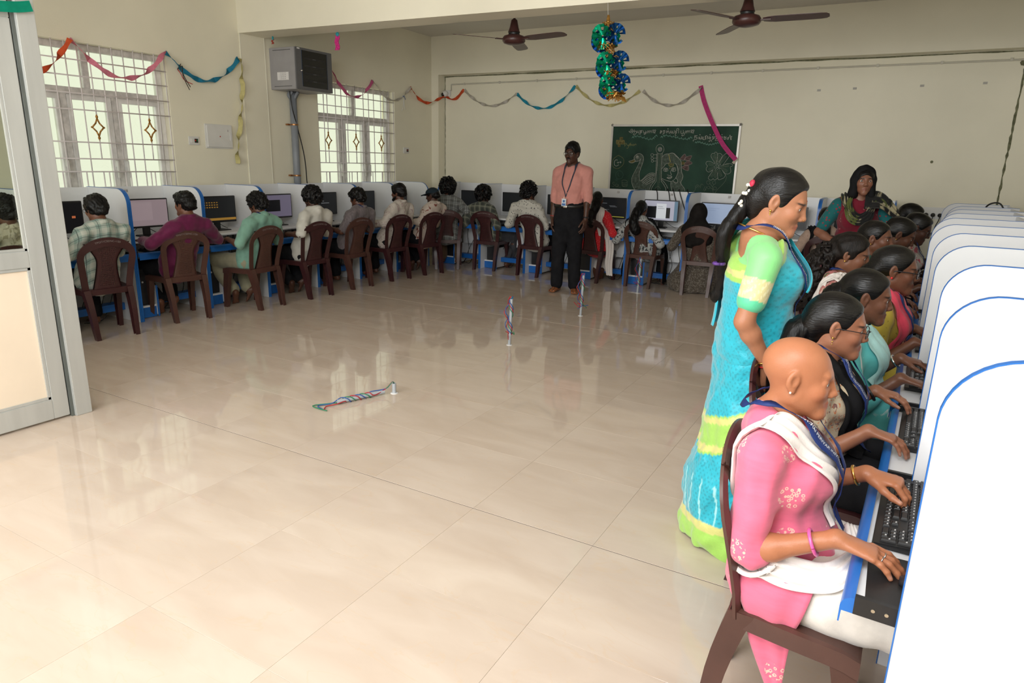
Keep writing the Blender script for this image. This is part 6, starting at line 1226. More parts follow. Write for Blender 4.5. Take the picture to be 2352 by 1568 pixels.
def lanyard(H,mid,back,wd=.019,F=None,text=None,card=True,two=True,off=.005,tsize=.011,flip=False,mat_=None,parent=None):
    """strap round the neck: back point, over both sides of the neck to mid (chest)"""
    s=H.sc; nb=H.nb; mid=np.array(mid,float)
    for x in ((-1,1) if two else (1,)):
        side=nb+np.array((x*.068*s,-.005,.012*s)); bk=nb+np.array((0,-.075*s,.02*s)); fr_=nb+np.array((x*.060*s,.06*s,-.03*s)); 
        A=[bk,bk*.5+side*.5+np.array((x*.015,-.012,.004)),side,fr_,fr_*.45+mid*.55+np.array((x*.016,.01,0)),mid]
        P=np.array(A); d=np.gradient(P,axis=0); up=np.array([(0,0,1.),(x*.1,-.1,1),(x*.9,0,.35),(x*1.,.25,.0),(x*1.,.2,0),(x*1.,.1,0)])
        up/=np.linalg.norm(up,axis=1)[:,None]
        o=drape(H,'lanyard',list(P-up*wd/2),list(P+up*wd/2),off,mat_ or LANY,nu=40,nv_=3,F=F or H.full,th=.0014,iters=6,push=False,parent=parent)
        if text and x==1:
            g,nn=H.last; cl=g[:,1]; L=np.concatenate([[0],np.cumsum(np.linalg.norm(np.diff(cl,axis=0),axis=1))])
            me=text_mesh(text,tsize,'lanyard_print',0,'LEFT'); co=np.array([v.co[:] for v in me.vertices])
            if len(co):
                w=co[:,0].max(); st=max(.02,(L[-1]-w)*.5); u=np.clip((L[-1]-st-co[:,0]) if flip else st+co[:,0],0,L[-1]); sgn=-1 if flip else 1
                nm=nn[:,1]; q=np.where(H.full.ev(cl+nm*.01,.2)>H.full.ev(cl-nm*.01,.2),1,-1)
                j=np.clip(np.searchsorted(L,u,'right')-1,0,len(cl)-2); t=((u-L[j])/(L[j+1]-L[j]+1e-9))[:,None]; cc=cl[j]*(1-t)+cl[j+1]*t; ax=g[j,2]-g[j,0]; ax/=np.linalg.norm(ax,axis=1)[:,None]
                pv=cc+ax*(co[:,1]*sgn*H.tsgn)[:,None]+nm[j]*(q[j]*.0016)[:,None]; me.vertices.foreach_set('co',pv.astype(np.float32).ravel())
                me.materials.append(LTXT); addobj('lanyard_print',me,o)
    if card:
        g=F or H.cover; n=g.grad(mid[None])[0]; n=nv(n); e=nv(np.cross(n,(0,0,1))); up=np.cross(e,n); c=mid+n*.008-up*.06
        M_=frame(c,e,up,n); m=MB().box(-.028,-.042,-.001,.028,.042,.001); m.v=[tuple(M_@Vector(p)) for p in m.v]; cd_=m.build('id_card',IDC,H.root)
        m=MB().box(-.022,-.036,.001,.022,-.010,.0016).box(-.012,0,.001,.012,.026,.0016); m.v=[tuple(M_@Vector(p)) for p in m.v]; m.build('card_print',mat('card_blue',(.05,.15,.4),.4,var=.2,vscale=80),cd_)
        m=MB().box(-.004,.042,-.001,.004,.062,.001); m.v=[tuple(M_@Vector(p)) for p in m.v]; m.build('card_clip',mat('chrome',(.7,.7,.7),.15,.5,1,var=.02),cd_)
Human.tsgn=-1
def scalp(H,e,front=.0,low=-.055,side=.0,top=.0,back=.0,k=.012,ears=True,facecut=None):
    """closed hair shell over the skull; facecut removes the face"""
    T=H.TH; s=H.hs; R=H.Rh; F=Field()
    F.ell(T((0,-.018-back*.5,.030+top*.5)),np.array((.0735+e+side,.0945+e+back,.080+e+top))*s,R,.02)
    return F,T,s,R
def hair_short(H,vol=.016,top=.012,wob=.006,freq=90,h=.006,seed=1,fringe=0,mt=None,low=-.06,tuft=None):
    F,T,s,R=scalp(H,vol,top=top,back=.002)
    F.cone(T((0,-.085,-.02)),T((0,-.078,low)),.050*s,.038*s,.03)
    if tuft:
        for c,r in tuft: F.ell(T(c),np.array(r)*s,R,.02)
    if fringe: F.ell(T((0,.070,.075)),np.array((.055,.035,.028+fringe))*s,R,.02)
    F.ell(T((0,.105,-.045)),np.array((.085,.092,.105))*s,R,.010,-1)      # face
    for x in (-1,1): F.ell(T((x*.085,.012,-.035)),np.array((.03,.045,.052))*s,R,.008,-1)
    F.plane(T((0,-.05,low)),R@np.array((0,-.25,-1)),.01)
    F.wob(wob,freq,seed); 
    if wob>.004: F.wob(wob*.6,freq*2.3,seed+5)
    return np_mesh('hair',[polygonize(F,h*s)],mt or HAIR,H.root)
def hair_pulled(H,tail=None,vol=.007,h=.005,seed=1,mt=None,wob=.0016,r0=.035,r1=.02,part=False,bun=None,tw=.0):
    F,T,s,R=scalp(H,vol*.55,top=.006,back=.010)
    F.ell(T((0,-.085,-.01)),np.array((.055,.035,.055))*s,R,.03)
    F.cone(T((0,-.085,-.02)),T((0,-.075,-.065)),.048*s,.036*s,.03)
    F.ell(T((0,.118,-.030)),np.array((.125,.095,.120))*s,R,.022,-1)
    for x in (-1,1): F.ell(T((x*.088,.0,-.03)),np.array((.028,.034,.042))*s,R,.008,-1)
    if bun: F.ell(T(bun[0]),np.array(bun[1])*s,R,.015)
    F.wob(wob,130,seed,(1,.4,.4)); hm=mt or HAIR
    o=np_mesh('hair',[polygonize(F,h*s)],mt or HAIRP,H.root)
    if tail is not None:
        G=Field(); P=lookup(tail,4*len(tail)); n=len(P)
        for k in range(n-1):
            t=k/(n-1); r=(r0+(r1-r0)*t)*s*(1+tw*math.sin(k*2.2)); G.cone(P[k],P[k+1],r,r*.97,.02)
        G.wob(.004 if not tw else .002,70,seed+2,(1,1,.3)); np_mesh('ponytail' if not tw else 'braid',[polygonize(G,h*1.2)],hm,o)
    return o
GLM=mat('spectacle_frame',(.02,.02,.022),.3,.5,.3,var=.05); GLL=glass('spectacle_lens',(.95,.97,1.0))
def spectacles(H,w=.024,hgt=.017,th=.0016,mt=None):
    T=H.TH; R=H.Rh; s=H.hs; r=root('spectacles','','',); r.parent=H.root
    for k in ('label','category'):
        if k in r: del r[k]
    m=MB()
    for x in (-1,1):
        cx=x*.033; pts=[]
        for k in range(17):
            a=2*PI*k/16; ex=abs(math.cos(a))**.7*np.sign(math.cos(a)); ez=abs(math.sin(a))**.7*np.sign(math.sin(a)); pts.append(T((cx+w*ex,.104-.010*abs(cx+w*ex)/.05,-.002+hgt*ez)))
        m.tube(pts,th*s,5,False); MB().add(pts[:-1],[tuple(range(16))]).build('lens',GLL,r)
        m.tube([T((x*(.033+w),.096,.004)),T((x*.073,.06,.006)),T((x*.077,.0,.004)),T((x*.077,-.018,-.006))],th*s,5)
    m.tube([T((-.010,.103,.002)),T((0,.108,.004)),T((.010,.103,.002))],th*s,5); m.build('spectacle_frame',mt or GLM,r,smooth=2)
GOLD=mat('gold',(.75,.45,.12),.25,.5,1,var=.1,vscale=60); SILV=mat('silver',(.65,.65,.63),.25,.5,1,var=.1)
def earring(H,x,mt=None,r=.005,drop=0):
    T=H.TH; c=T((x*.080,-.012,-.034)); m=MB().ball(c,r*H.hs,5)
    if drop: m.ball(c-np.array((0,0,drop)),r*.7,5); m.ball(c-np.array((0,0,drop*1.7)),r*.5,4)
    return m.build('earring',mt or GOLD,H.root,smooth=2)
def bangle(H,sd,t,r,th,mt,name='bangle',n=18):
    a,e,w=H.arms[sd]; c=e+(w-e)*t; z=nv(w-e); x=nv(np.cross(z,(0,0,1))); y=np.cross(z,x)
    pts=[c+(x*math.cos(2*PI*k/n)+y*math.sin(2*PI*k/n))*r for k in range(n+1)]
    return MB().tube(pts,th,6,False).build(name,mt,H.root,smooth=2)
# ================================================================== the people
GRP_R='people in the right hand row'; GRP_L='students along the window wall'; GRP_B='students along the back wall'
def tp(H,t,ang,r=.20,dz=0): a=math.radians(ang); p=H.S(t); return (p[0]+math.sin(a)*r*H.sc,p[1]+math.cos(a)*r*.85*H.sc,p[2]+dz)
def nbp(H,x,y,z): return tuple(H.nb+np.array((x,y,z))*H.sc)
def kurta_mat(name,base,col,big=8.5):
    m=mat(name,base,.7,.25,bump=.2,bscale=350,sheen=.3,var=.05,vscale=12,stretch=(1,1,6)); nt,N,L=nodes(m); b=nt.nodes['Principled BSDF']
    tc=N('ShaderNodeTexCoord'); v1=N('ShaderNodeTexVoronoi'); v1.inputs['Scale'].default_value=big; v2=N('ShaderNodeTexVoronoi'); v2.inputs['Scale'].default_value=big*11; v1.inputs['Randomness'].default_value=.35
    for v in (v1,v2): L(tc.outputs['Object'],v.inputs['Vector'])
    r1=N('ShaderNodeValToRGB'); e=r1.color_ramp.elements; e[0].position=.27; e[0].color=(1,1,1,1); e[1].position=.29; e[1].color=(0,0,0,1); L(v1.outputs['Distance'],r1.inputs[0])
    r2=N('ShaderNodeValToRGB'); e=r2.color_ramp.elements; e[0].position=.22; e[0].color=(0,0,0,1); e[1].position=.27; e[1].color=(1,1,1,1); x=e.new(.42); x.color=(1,1,1,1); x=e.new(.47); x.color=(0,0,0,1); L(v2.outputs['Distance'],r2.inputs[0])
    mu=N('ShaderNodeMath'); mu.operation='MULTIPLY'; L(r1.outputs[0],mu.inputs[0]); L(r2.outputs[0],mu.inputs[1]); mx=N('ShaderNodeMixRGB'); mx.inputs[2].default_value=(*col,1)
    src=b.inputs['Base Color'].links[0].from_socket; L(mu.outputs[0],mx.inputs[0]); L(src,mx.inputs[1]); L(mx.outputs[0],b.inputs['Base Color']); return m
WHC=cloth('white_cotton',(.74,.70,.65)); WHD=mat('white_chiffon',(.76,.70,.66),.7,.2,var=.05,vscale=14,bump=.25,bscale=120,stretch=(6,1,1),sheen=.3)
BLK=cloth('black_cloth',(.012,.012,.013),.8,.2); BLKT=cloth('black_trousers',(.014,.014,.016),.8,.15)
T1=(.235,.10,.055); T2=(.17,.070,.040); T3=(.115,.048,.028); T4=(.075,.032,.02)
# ---- R1
PINK=kurta_mat('pink_kurta',(.74,.15,.25),(.82,.52,.42))
H=make_human('person with shaved head in pink kurta and white dupatta typing in the foreground',(-.13,1.775),-PI/2,(-.148,1.765,.999),.485,'f',.86,hy=.03,hp=-.10,
  wr=(-.005,1.60,.668),wl=(.04,1.98,.69),poles={'r':(.18,-.25,-1),'l':(-.35,-.2,-1)},curl={'r':(.16,.34,.28),'l':(.75,.75,.45)},hsc=1.16,fr={'r':(-.02,1,-.20),'l':(.10,1,-.10)},
  tone=(.40,.155,.075),top=dict(m=PINK,sleeve=1.08,e=.009,hem=.05,lap=.5,name='kurta',neck=.070,vneck=.10,h=.006,wr=.005,wf=28,se=.001),bottom=dict(m=WHC,len=.85,e=.030,wr=.006),hb=.0075,hh=.0025,hnd=.0027,bust=.85,group=GRP_R,ank={'r':(.12,.40,.09),'l':(-.12,.42,.09)},knee={'r':(.12,.44,.49),'l':(-.10,.44,.49)})
ca=H.body.data.color_attributes['Col']; V=np.empty(len(H.body.data.vertices)*3,np.float32); H.body.data.vertices.foreach_get('co',V); V=V.reshape(-1,3); C=np.ones((len(V),4),np.float32); H.brow[0]=.12; C[:,:3]=H.colfn(V); ca.data.foreach_set('color',C.ravel())
PRL=mat('pearl',(.85,.8,.7),.2,.6,var=.02)
for sd,i,j,a_,b_,r_ in list(FSEG):
    if sd==1 and j==0 and i in (1,2):
        c_=np.array(a_)*.45+np.array(b_)*.55; z_=nv(np.array(b_)-a_); x_=nv(np.cross(z_,(0,0,1))); y_=np.cross(z_,x_)
        MB().tube([c_+(x_*math.cos(q)+y_*math.sin(q))*(r_*1.02) for q in np.linspace(0,2*PI,15)],.0016,5,False).build('ring',SILV,H.root,smooth=2)
earring(H,1,PRL,.0035); earring(H,-1,PRL,.0035)
drape(H,'dupatta',[tp(H,.55,168),tp(H,.80,150),nbp(H,.155,-.05,.03),tp(H,.88,48,.2),tp(H,.66,24),tp(H,.46,10),tp(H,.36,8)],[tp(H,.50,120),tp(H,.74,116),nbp(H,.10,.03,.08),tp(H,.93,12,.2),tp(H,.68,-14),tp(H,.48,-16),tp(H,.38,-10)],.006,WHD,.010,3,70,17,push=False,iters=4)
drape(H,'dupatta',[tp(H,.34,150),tp(H,.30,115),tp(H,.27,80),tp(H,.26,45,.24),tp(H,.26,10,.24),tp(H,.27,-20,.22)],[tp(H,.16,150,.24),tp(H,.12,115,.25),tp(H,.10,80,.27),tp(H,.14,45,.30),tp(H,.19,10,.30),tp(H,.2,-20,.25)],.009,WHD,.011,3,60,15,push=False,iters=5)
drape(H,'dupatta',[nbp(H,-.03,.12,-.01),tp(H,.86,-30),tp(H,.70,-28),tp(H,.52,-24)],[nbp(H,-.13,.05,.03),tp(H,.84,-60),tp(H,.68,-55),tp(H,.5,-45)],.006,WHD,.008,2,40,11,push=False,iters=5)
drape(H,'kurta_panel',[(.155,-.08,.50),(.180,-.05,.40),(.170,-.03,.30),(.172,.03,.17)],[(.150,.10,.53),(.190,.075,.44),(.178,.06,.34),(.172,.055,.16)],.004,PINK,.006,2,36,13)
lanyard(H,tp(H,.30,-4,.21),None,.021,text='THANTHAI PERIYAR INSTITUTE',card=False,tsize=.014,off=.021)
bangle(H,'r',.74,.030,.0045,mat('pink_bangle',(.70,.10,.32),.25,.6,var=.1)); bangle(H,'l',.85,.026,.0042,GOLD,'watch_bracelet')
# ring bands
def ring(H,sd,i): 
    pass
# ---- R2
BEI=print_mat('beige_floral',(.58,.48,.34),[(.24,.12,.11),(.62,.20,.08)],55,.60,.63,(1,1,1),1.4)
def right_person(label,head,y0,pull_,s,tone,topd,bot,hair,loc=None,hy=.1,hp=-.15,hr=0,h=(.011,.0042,.0045),bust=.8,wr=None,wl=None,**kw):
    kk=min(range(10),key=lambda i:abs(ru_[i]-y0)); Xr=RX+RDX[kk]-(D-.02+pull_); loc=loc or (head[0]-.02,head[1]+.02)
    wr=wr or (max(Xr+.015,head[0]+.13),y0+.20,.685); wl=wl or (max(Xr+.015,head[0]+.13),y0+.55,.685)
    H=make_human(label,loc,-PI/2,head,.475,'f',s,hy=hy,hp=hp,hr=hr,wr=wr,wl=wl,poles={'r':(.2,-.3,-1),'l':(-.3,-.2,-1)},fr={'r':(0,1,-.18),'l':(0,1,-.15)},tone=tone,top=topd,bottom=bot,hb=h[0],hh=h[1],hnd=h[2],bust=bust,group=GRP_R,**kw)
    hair(H); return H
ru_=right_units
H=right_person('woman in spectacles with black dupatta over beige floral sleeves typing second in the right row',(-.109,2.48,.991),ru_[1],pull[1],.90,(.30,.125,.07),dict(m=BEI,sleeve=1.15,e=.012,name='kurta',neck=.066,h=.008,se=.008,wr=.006),dict(m=BLKT,len=.9,e=.03),
  lambda H:hair_pulled(H,[tuple(H.TH((0,-.095,-.02))),tuple(H.TH((.0,-.135,-.06))),nbp(H,.02,-.12,-.02),tp(H,.72,172,.19),tp(H,.5,172,.19)],h=.0045,r0=.042,r1=.022),hy=.05,hp=-.12,h=(.009,.0028,.003),wr=(.03,2.335,.69),wl=(.035,2.78,.70))
spectacles(H); earring(H,1,None,.0045,.012)
drape(H,'dupatta',[tp(H,.5,165),tp(H,.75,150),nbp(H,.14,-.03,.04),tp(H,.86,55),tp(H,.62,52),tp(H,.36,45),tp(H,.22,30,.24)],[tp(H,.5,-165),tp(H,.75,-150),nbp(H,-.14,-.03,.04),tp(H,.86,-50),tp(H,.62,-45),tp(H,.36,-35),tp(H,.22,-25,.24)],.008,BLK,.012,5,70,31,push=False,iters=4)
lanyard(H,tp(H,.22,8,.24),None,.019,text='INSTITUTE OF TECHNOLOGY',card=False,tsize=.012,off=.022)
bangle(H,'l',.90,.029,.0055,BLACKP,'wrist_band')
# ---- R3
AQ=print_mat('aqua_ikat',(.13,.55,.54),[(.72,.80,.78)],16,.60,.64,(1,1,.25),.8)
H=right_person('woman in aqua kurta with butterfly hair clip, third in the right row',(-.047,3.22,.98),ru_[2],pull[2],.95,T2,dict(m=AQ,sleeve=1.45,e=.012,name='kurta',neck=.064,h=.010,se=.006),dict(m=AQ,len=.95,e=.03),
  lambda H:hair_pulled(H,[tuple(H.TH((0,-.10,.0))),tuple(H.TH((.0,-.14,-.05))),nbp(H,0,-.13,-.05),tp(H,.7,178,.2)],h=.0045,r0=.045,r1=.03),hy=.02,hp=-.14,h=(.010,.0034,.0036))
earring(H,1,None,.0045,.008); bangle(H,'l',.88,.029,.005,SILV,'watch')
cl=Field(); m=MB()
for a in (.5,-.5,2.2,-2.2): c=np.array(H.TH((.012*math.cos(a),-.108,.020+.016*math.sin(a)))); m.ball(c,(.012,.006,.014),5)
m.build('butterfly_clip',GOLD,H.root,smooth=2)
drape(H,'dupatta',[nbp(H,.12,.05,.05),tp(H,.85,50),tp(H,.6,45),tp(H,.35,40)],[nbp(H,.03,.12,.03),tp(H,.85,0),tp(H,.6,-5),tp(H,.35,0)],.008,cloth('pale_aqua',(.40,.66,.64)),.009,3,44,13,push=False,iters=5)
# ---- R4
YEL=print_mat('mustard_print',(.60,.45,.07),[(.35,.25,.04)],60,.66,.69,(1,1,1),.5); CORAL=cloth('coral_pink',(.80,.075,.13),.6)
H=right_person('woman in black spectacles, mustard kurta and coral dupatta, fourth in the right row',(.05,3.92,1.019),ru_[3],pull[3],1.0,T2,dict(m=YEL,sleeve=1.1,e=.013,name='kurta',neck=.064,h=.011,se=.008),dict(m=YEL,len=.95,e=.03),
  lambda H:hair_pulled(H,[tuple(H.TH((0,-.10,-.02))),tuple(H.TH((.0,-.13,-.08))),nbp(H,0,-.13,-.08),tp(H,.6,178,.2)],h=.005,r0=.045,r1=.025),hy=-.03,hp=-.10,h=(.011,.0036,.004),loc=(-.03,3.96))
spectacles(H,.026,.020,.0026); earring(H,1,mat('red_bead',(.65,.03,.03),.3,var=.05),.006)
drape(H,'dupatta',[nbp(H,.13,.0,.05),tp(H,.85,60),tp(H,.6,52),tp(H,.32,48),tp(H,.2,45)],[nbp(H,-.06,.10,.03),tp(H,.85,-20),tp(H,.6,-20),tp(H,.32,-14),tp(H,.2,-10)],.010,CORAL,.012,4,50,19,push=False,iters=5)
lanyard(H,tp(H,.30,14,.24),None,.016,card=False,off=.024)
# ---- R5
ROSE=print_mat('rose_floral',(.45,.16,.15),[(.60,.42,.36),(.10,.12,.05)],30,.55,.58)
H=right_person('woman with frizzy ponytail and white dupatta, fifth in the right row',(-.189,4.5,1.015),ru_[4],pull[4],1.04,(.20,.085,.048),dict(m=ROSE,sleeve=.9,e=.013,name='kurta',neck=.066,h=.011),dict(m=ROSE,len=.95,e=.03),
  lambda H:hair_pulled(H,None,h=.0055,mt=HAIRB,wob=.004),hy=-.12,hp=-.22,h=(.012,.004,.005),loc=(-.26,4.53),wr=(.05,4.42,.69),wl=(.08,4.8,.69))
G=Field(); T=H.TH
for k in range(9):
    t=k/8; G.ell(np.array(T((.0,-.115,.0)))*(1-t)+np.array(nbp(H,.03,-.22,-.16))*t,np.array((.045+.035*math.sin(PI*t*.9),)*3)*H.sc,None,.03)
G.wob(.010,60,3).wob(.006,150,4,(1,1,.3)).wob(.003,330,5); np_mesh('ponytail',[polygonize(G,.0055)],HAIRB,H.root)
MB().tube([T((.03*math.cos(a),-.112,.0+.02*math.sin(a))) for a in np.linspace(0,6.28,12)],.003,5).build('hair_clip',SILV,H.root,smooth=2); earring(H,1,None,.006)
drape(H,'dupatta',[tp(H,.3,165),tp(H,.7,150),nbp(H,.14,-.06,.04),tp(H,.85,75),tp(H,.5,60)],[tp(H,.3,120),tp(H,.65,105),nbp(H,.09,.05,.06),tp(H,.88,20),tp(H,.5,20)],.008,WHD,.008,3,50,15,push=False,iters=5)
lanyard(H,tp(H,.4,0,.2),None,.019,card=False,text='TECHNOLOGY',tsize=.012,off=.014)
# ---- R6..R9
TEAL=cloth('teal_cloth',(.03,.28,.27)); DKG=cloth('dark_green_cloth',(.02,.10,.06)); PNW=print_mat('pink_white_print',(.55,.50,.46),[(.50,.10,.14)],20,.53,.56)
for lab,hd,ui,s_,tn,mt_,hy,hp,sp_ in [('woman looking across the desks between the frizzy ponytail and the back row',(-.081,5.2,1.061),5,.98,T2,DKG,-.25,-.05,0),('woman with head bowed and tied hair, seventh in the right row',(.062,5.8,1.048),6,1.02,T3,TEAL,-.05,-.42,0),
   ('woman in spectacles with white and pink top near the wall sockets',(.186,6.5,1.055),7,1.0,T4,PNW,-.12,-.42,1),('woman whose black hair shows behind the other heads near the wall sockets',(.139,7.2,1.101),8,1.02,T4,DKG,.1,-.3,0)]:
    H=right_person(lab,hd,ru_[ui]-.15,.02,s_,tn,dict(m=mt_,sleeve=.9,e=.013,name='kurta',neck=.066,h=.013),dict(m=BLKT,len=.9,e=.03),lambda H:hair_pulled(H,None,h=.006,bun=((0,-.115,-.03),(.035,.03,.04)) if hp<-.2 else None),hy=hy,hp=hp,h=(.014,.0045,.006),loc=(hd[0]-.10,hd[1]+.02),wr=(hd[0]+.17,hd[1]-.18,.70),wl=(hd[0]+.17,hd[1]+.2,.70))
    if sp_: spectacles(H)
    if ui==7: lanyard(H,tp(H,.45,10,.2),None,.016,card=False,off=.01)
    earring(H,1,None,.005)
# ================================================================== left row
def tuck(x=.06,y=.16,z=.135): return dict(ank={'r':(x,y,z),'l':(-x,y+.03,z-.01)},toe={'r':(-.25,.45,-.85),'l':(.25,.45,-.85)},knee={'r':(.17,.42,.46),'l':(-.17,.42,.46)})
def left_student(label,y,head,mt_,sl=1.0,tone=T2,s=.875,hy=0,hp=-.10,hr=0,cx=-5.66,bot=BLKT,wl=None,wr=None,legs=None,hair=None,collar=True,e=.014,poles=None,**kw):
    wl=wl or (-5.90,y-.20,.70); wr=wr or (-5.90,y+.20,.70); d=dict(); d.update(legs or {}); d.update(kw)
    H=make_human(label,(cx,y),PI/2,head,.475,'m',s,hy=hy,hp=hp,hr=hr,wr=wr,wl=wl,poles=poles or {'r':(.6,-.5,-.7),'l':(-.6,-.5,-.7)},fr={'r':(-.1,1,-.15),'l':(.1,1,-.15)},tone=tone,top=dict(m=mt_,sleeve=sl,e=e,collar=collar,h=.0105,name='shirt',hem=.02,wr=.007,wf=26,se=.004),bottom=dict(m=bot,len=.92,e=.014),hb=.0145,hh=.0052,hnd=.006,group=GRP_L,**d)
    (hair or (lambda H:hair_short(H)))(H); return H
GCK=check_mat('mint_check',(.50,.52,.46),(.24,.33,.29),(.05,.07,.07),13,.5,.05)
PRT0=print_mat('olive_beige_print',(.50,.46,.36),[(.30,.27,.19)],26,.50,.54,(1,1,.6),1.5)
left_student('student in beige print shirt seen through the glazed partition',2.46,(-5.62,2.50,1.06),PRT0,1.1,T3,cx=-5.70)
H=left_student('student in mint and white checked shirt and spectacles nearest the aluminium post',3.17,(-5.68,3.17,1.045),GCK,.9,T2,hy=.12,hp=-.16,cx=-5.78,wl=(-5.93,3.03,.72),wr=(-5.95,3.26,.71),hair=lambda H:hair_short(H,.014,.010,.005,100,seed=2,low=-.065)); spectacles(H)
MAG=cloth('magenta_shirt',(.115,.008,.05),.6,.15)
H=left_student('student in magenta shirt with swept up fringe at desk 18',3.91,(-5.62,3.93,1.055),MAG,1.85,T2,hy=.25,hp=.0,cx=-5.80,wl=(-5.84,3.63,.745),wr=(-5.86,4.22,.72),poles={'l':(-.9,-.2,-.6),'r':(.9,-.2,-.7)},legs=tuck(.05,.20),hair=lambda H:hair_short(H,.012,.014,.004,90,seed=3,tuft=[((0,.060,.085),(.05,.040,.032)),((.0,.09,.080),(.035,.022,.02))]))
MINT=cloth('mint_shirt',(.19,.36,.28),.7); KHA=cloth('khaki_trousers',(.30,.28,.19),.8)
H=left_student('student in mint green shirt, khaki trousers and lanyard at desk 17',4.65,(-5.570,4.694,1.027),MINT,.95,T3,hy=.2,hp=-.18,wl=(-5.70,4.42,.70),wr=(-5.78,4.86,.70),bot=KHA,legs=tuck(.07,.17),hair=lambda H:hair_short(H,.014,.014,.008,120,seed=4,tuft=[((0,.075,.075),(.04,.03,.03))])); lanyard(H,tp(H,.6,0),None,.017,card=False)
WSH=cloth('white_shirt',(.60,.58,.52),.7,.04)
H=left_student('student in plain white shirt with wrist watch at desk 16',5.37,(-5.580,5.439,1.062),WSH,.95,T4,hy=.15,hp=-.12,wl=(-5.66,5.10,.70),wr=(-5.80,5.58,.70),legs=tuck(.05,.15),hair=lambda H:hair_short(H,.020,.016,.010,85,seed=5,tuft=[((0,.075,.07),(.05,.035,.035))])); bangle(H,'l',.9,.033,.007,BLACKP,'watch'); bangle(H,'l',.9,.035,.003,SILV,'watch_face')
GRY=mat('grey_slub_shirt',(.155,.13,.135),.7,.2,var=.22,vscale=70,stretch=(1,1,.15),bump=.2,bscale=300,sheen=.2)
H=left_student('student in grey slub shirt with lanyard at desk 15',6.07,(-5.590,6.174,1.042),GRY,.85,T3,hy=.18,hp=-.15,wl=(-5.78,5.90,.70),wr=(-5.78,6.30,.70),hair=lambda H:hair_short(H,.013,.012,.006,100,seed=6,tuft=[((0,.08,.06),(.04,.03,.03))])); lanyard(H,tp(H,.6,0),None,.017,card=False)
MAU=print_mat('mauve_marble_print',(.56,.50,.44),[(.27,.14,.16)],9,.44,.50,(1,1,1),2.2,kind='line')
H=left_student('bearded student in white shirt with mauve marble print',6.80,(-5.580,6.930,1.082),MAU,1.6,T3,hy=.22,hp=-.02,wl=(-5.76,6.58,.70),wr=(-5.78,7.05,.70),hair=lambda H:hair_short(H,.012,.016,.004,90,seed=7,tuft=[((0,.06,.085),(.05,.035,.025))]))
BEARD=Field(); T=H.TH; R=H.Rh
for x in (-1,1): BEARD.cone(T((x*.050,.012,-.055)),T((x*.012,.070,-.098)),.020,.019,.02)
BEARD.wob(.002,150,1); np_mesh('beard',[polygonize(BEARD,.005)],HAIR,H.root)
LEAF=print_mat('rust_leaf_print',(.60,.50,.43),[(.24,.075,.055)],15,.60,.63,(1,1,.45),1.4)
H=left_student('student in dark blue cap and white shirt with rust leaf print',7.46,(-5.590,7.675,1.027),LEAF,1.3,T4,hy=.25,hp=-.2,cx=-5.60,wl=(-5.76,7.30,.71),wr=(-5.78,7.70,.71),legs=tuck(.05,.12),hair=lambda H:hair_short(H,.008,.004,.003,90,seed=8))
CAPM=cloth('navy_cap',(.022,.034,.045),.7); CF=Field(); s_=H.hs
CF.ell(T0:=H.TH((0,-.015,.045)),np.array((.090,.110,.078))*s_,H.Rh,.02); CF.plane(H.TH((0,0,.040)),H.Rh@np.array((0,.12,-1)),.006); cap=np_mesh('cap',[polygonize(CF,.006)],CAPM,H.root)
m=MB(); rings=[]
for k in range(13):
    a=-1.15+2.3*k/12; i_=(.085*math.sin(a),.090*math.cos(a),.050); o_=(.088*math.sin(a)*1.02,.090+.085*math.cos(a)**.8,.040-.02*abs(math.sin(a)))
    rings.append([H.TH(i_),H.TH(o_),H.TH((o_[0],o_[1],o_[2]-.004)),H.TH((i_[0],i_[1],i_[2]-.005))])
m.loft(rings).build('cap_brim',CAPM,cap,smooth=True)
# ================================================================== back row (face +Y)
def back_student(label,x,y,head,mt_,sl=1.6,sex='m',tone=T3,s=.91,hy=0,hp=-.12,rz=0,bot=BLKT,hair=None,collar=True,wl=None,wr=None,legs=None,topkw=None,**kw):
    wl=wl or (head[0]-.17,8.32,.70); wr=wr or (head[0]+.17,8.32,.70); td=dict(m=mt_,sleeve=sl,e=.014,collar=collar,h=.012,name='shirt' if sex=='m' else 'kurta',hem=.02,wr=.007,se=.004); td.update(topkw or {}); kw.update(legs or {})
    H=make_human(label,(x,y),rz,head,.475,sex,s,hy=hy,hp=hp,wr=wr,wl=wl,poles={'r':(.6,-.5,-.7),'l':(-.6,-.5,-.7)},tone=tone,top=td,bottom=dict(m=bot,len=.92,e=.014),hb=.0155,hh=.006,hnd=.0065,group=GRP_B,bust=.8 if sex=='f' else 0,eyes=False,**kw)
    if hair: hair(H)
    return H
curly=lambda v,t,sd: (lambda H:hair_short(H,v,t,.016,80,.006,sd,low=-.07))
GPL=check_mat('grey_plaid',(.10,.10,.095),(.26,.27,.26),(.03,.03,.03),11,.5,.06); DPL=check_mat('dark_green_plaid',(.045,.05,.042),(.11,.115,.09),(.30,.30,.22),12,.5,.08)
SPOT=print_mat('white_speckled',(.56,.54,.48),[(.05,.05,.06)],42,.20,.24,(1,1,.6),kind='vor')
H=back_student('student with big curly hair and grey plaid shirt in the back corner',-5.59,8.03,(-5.682,8.196,1.107),GPL,1.3,rz=.45,hy=-.1,hair=curly(.036,.020,11),wl=(-5.80,8.15,.70),wr=(-5.42,8.26,.70),bot=cloth('brown_trousers',(.13,.08,.045)))
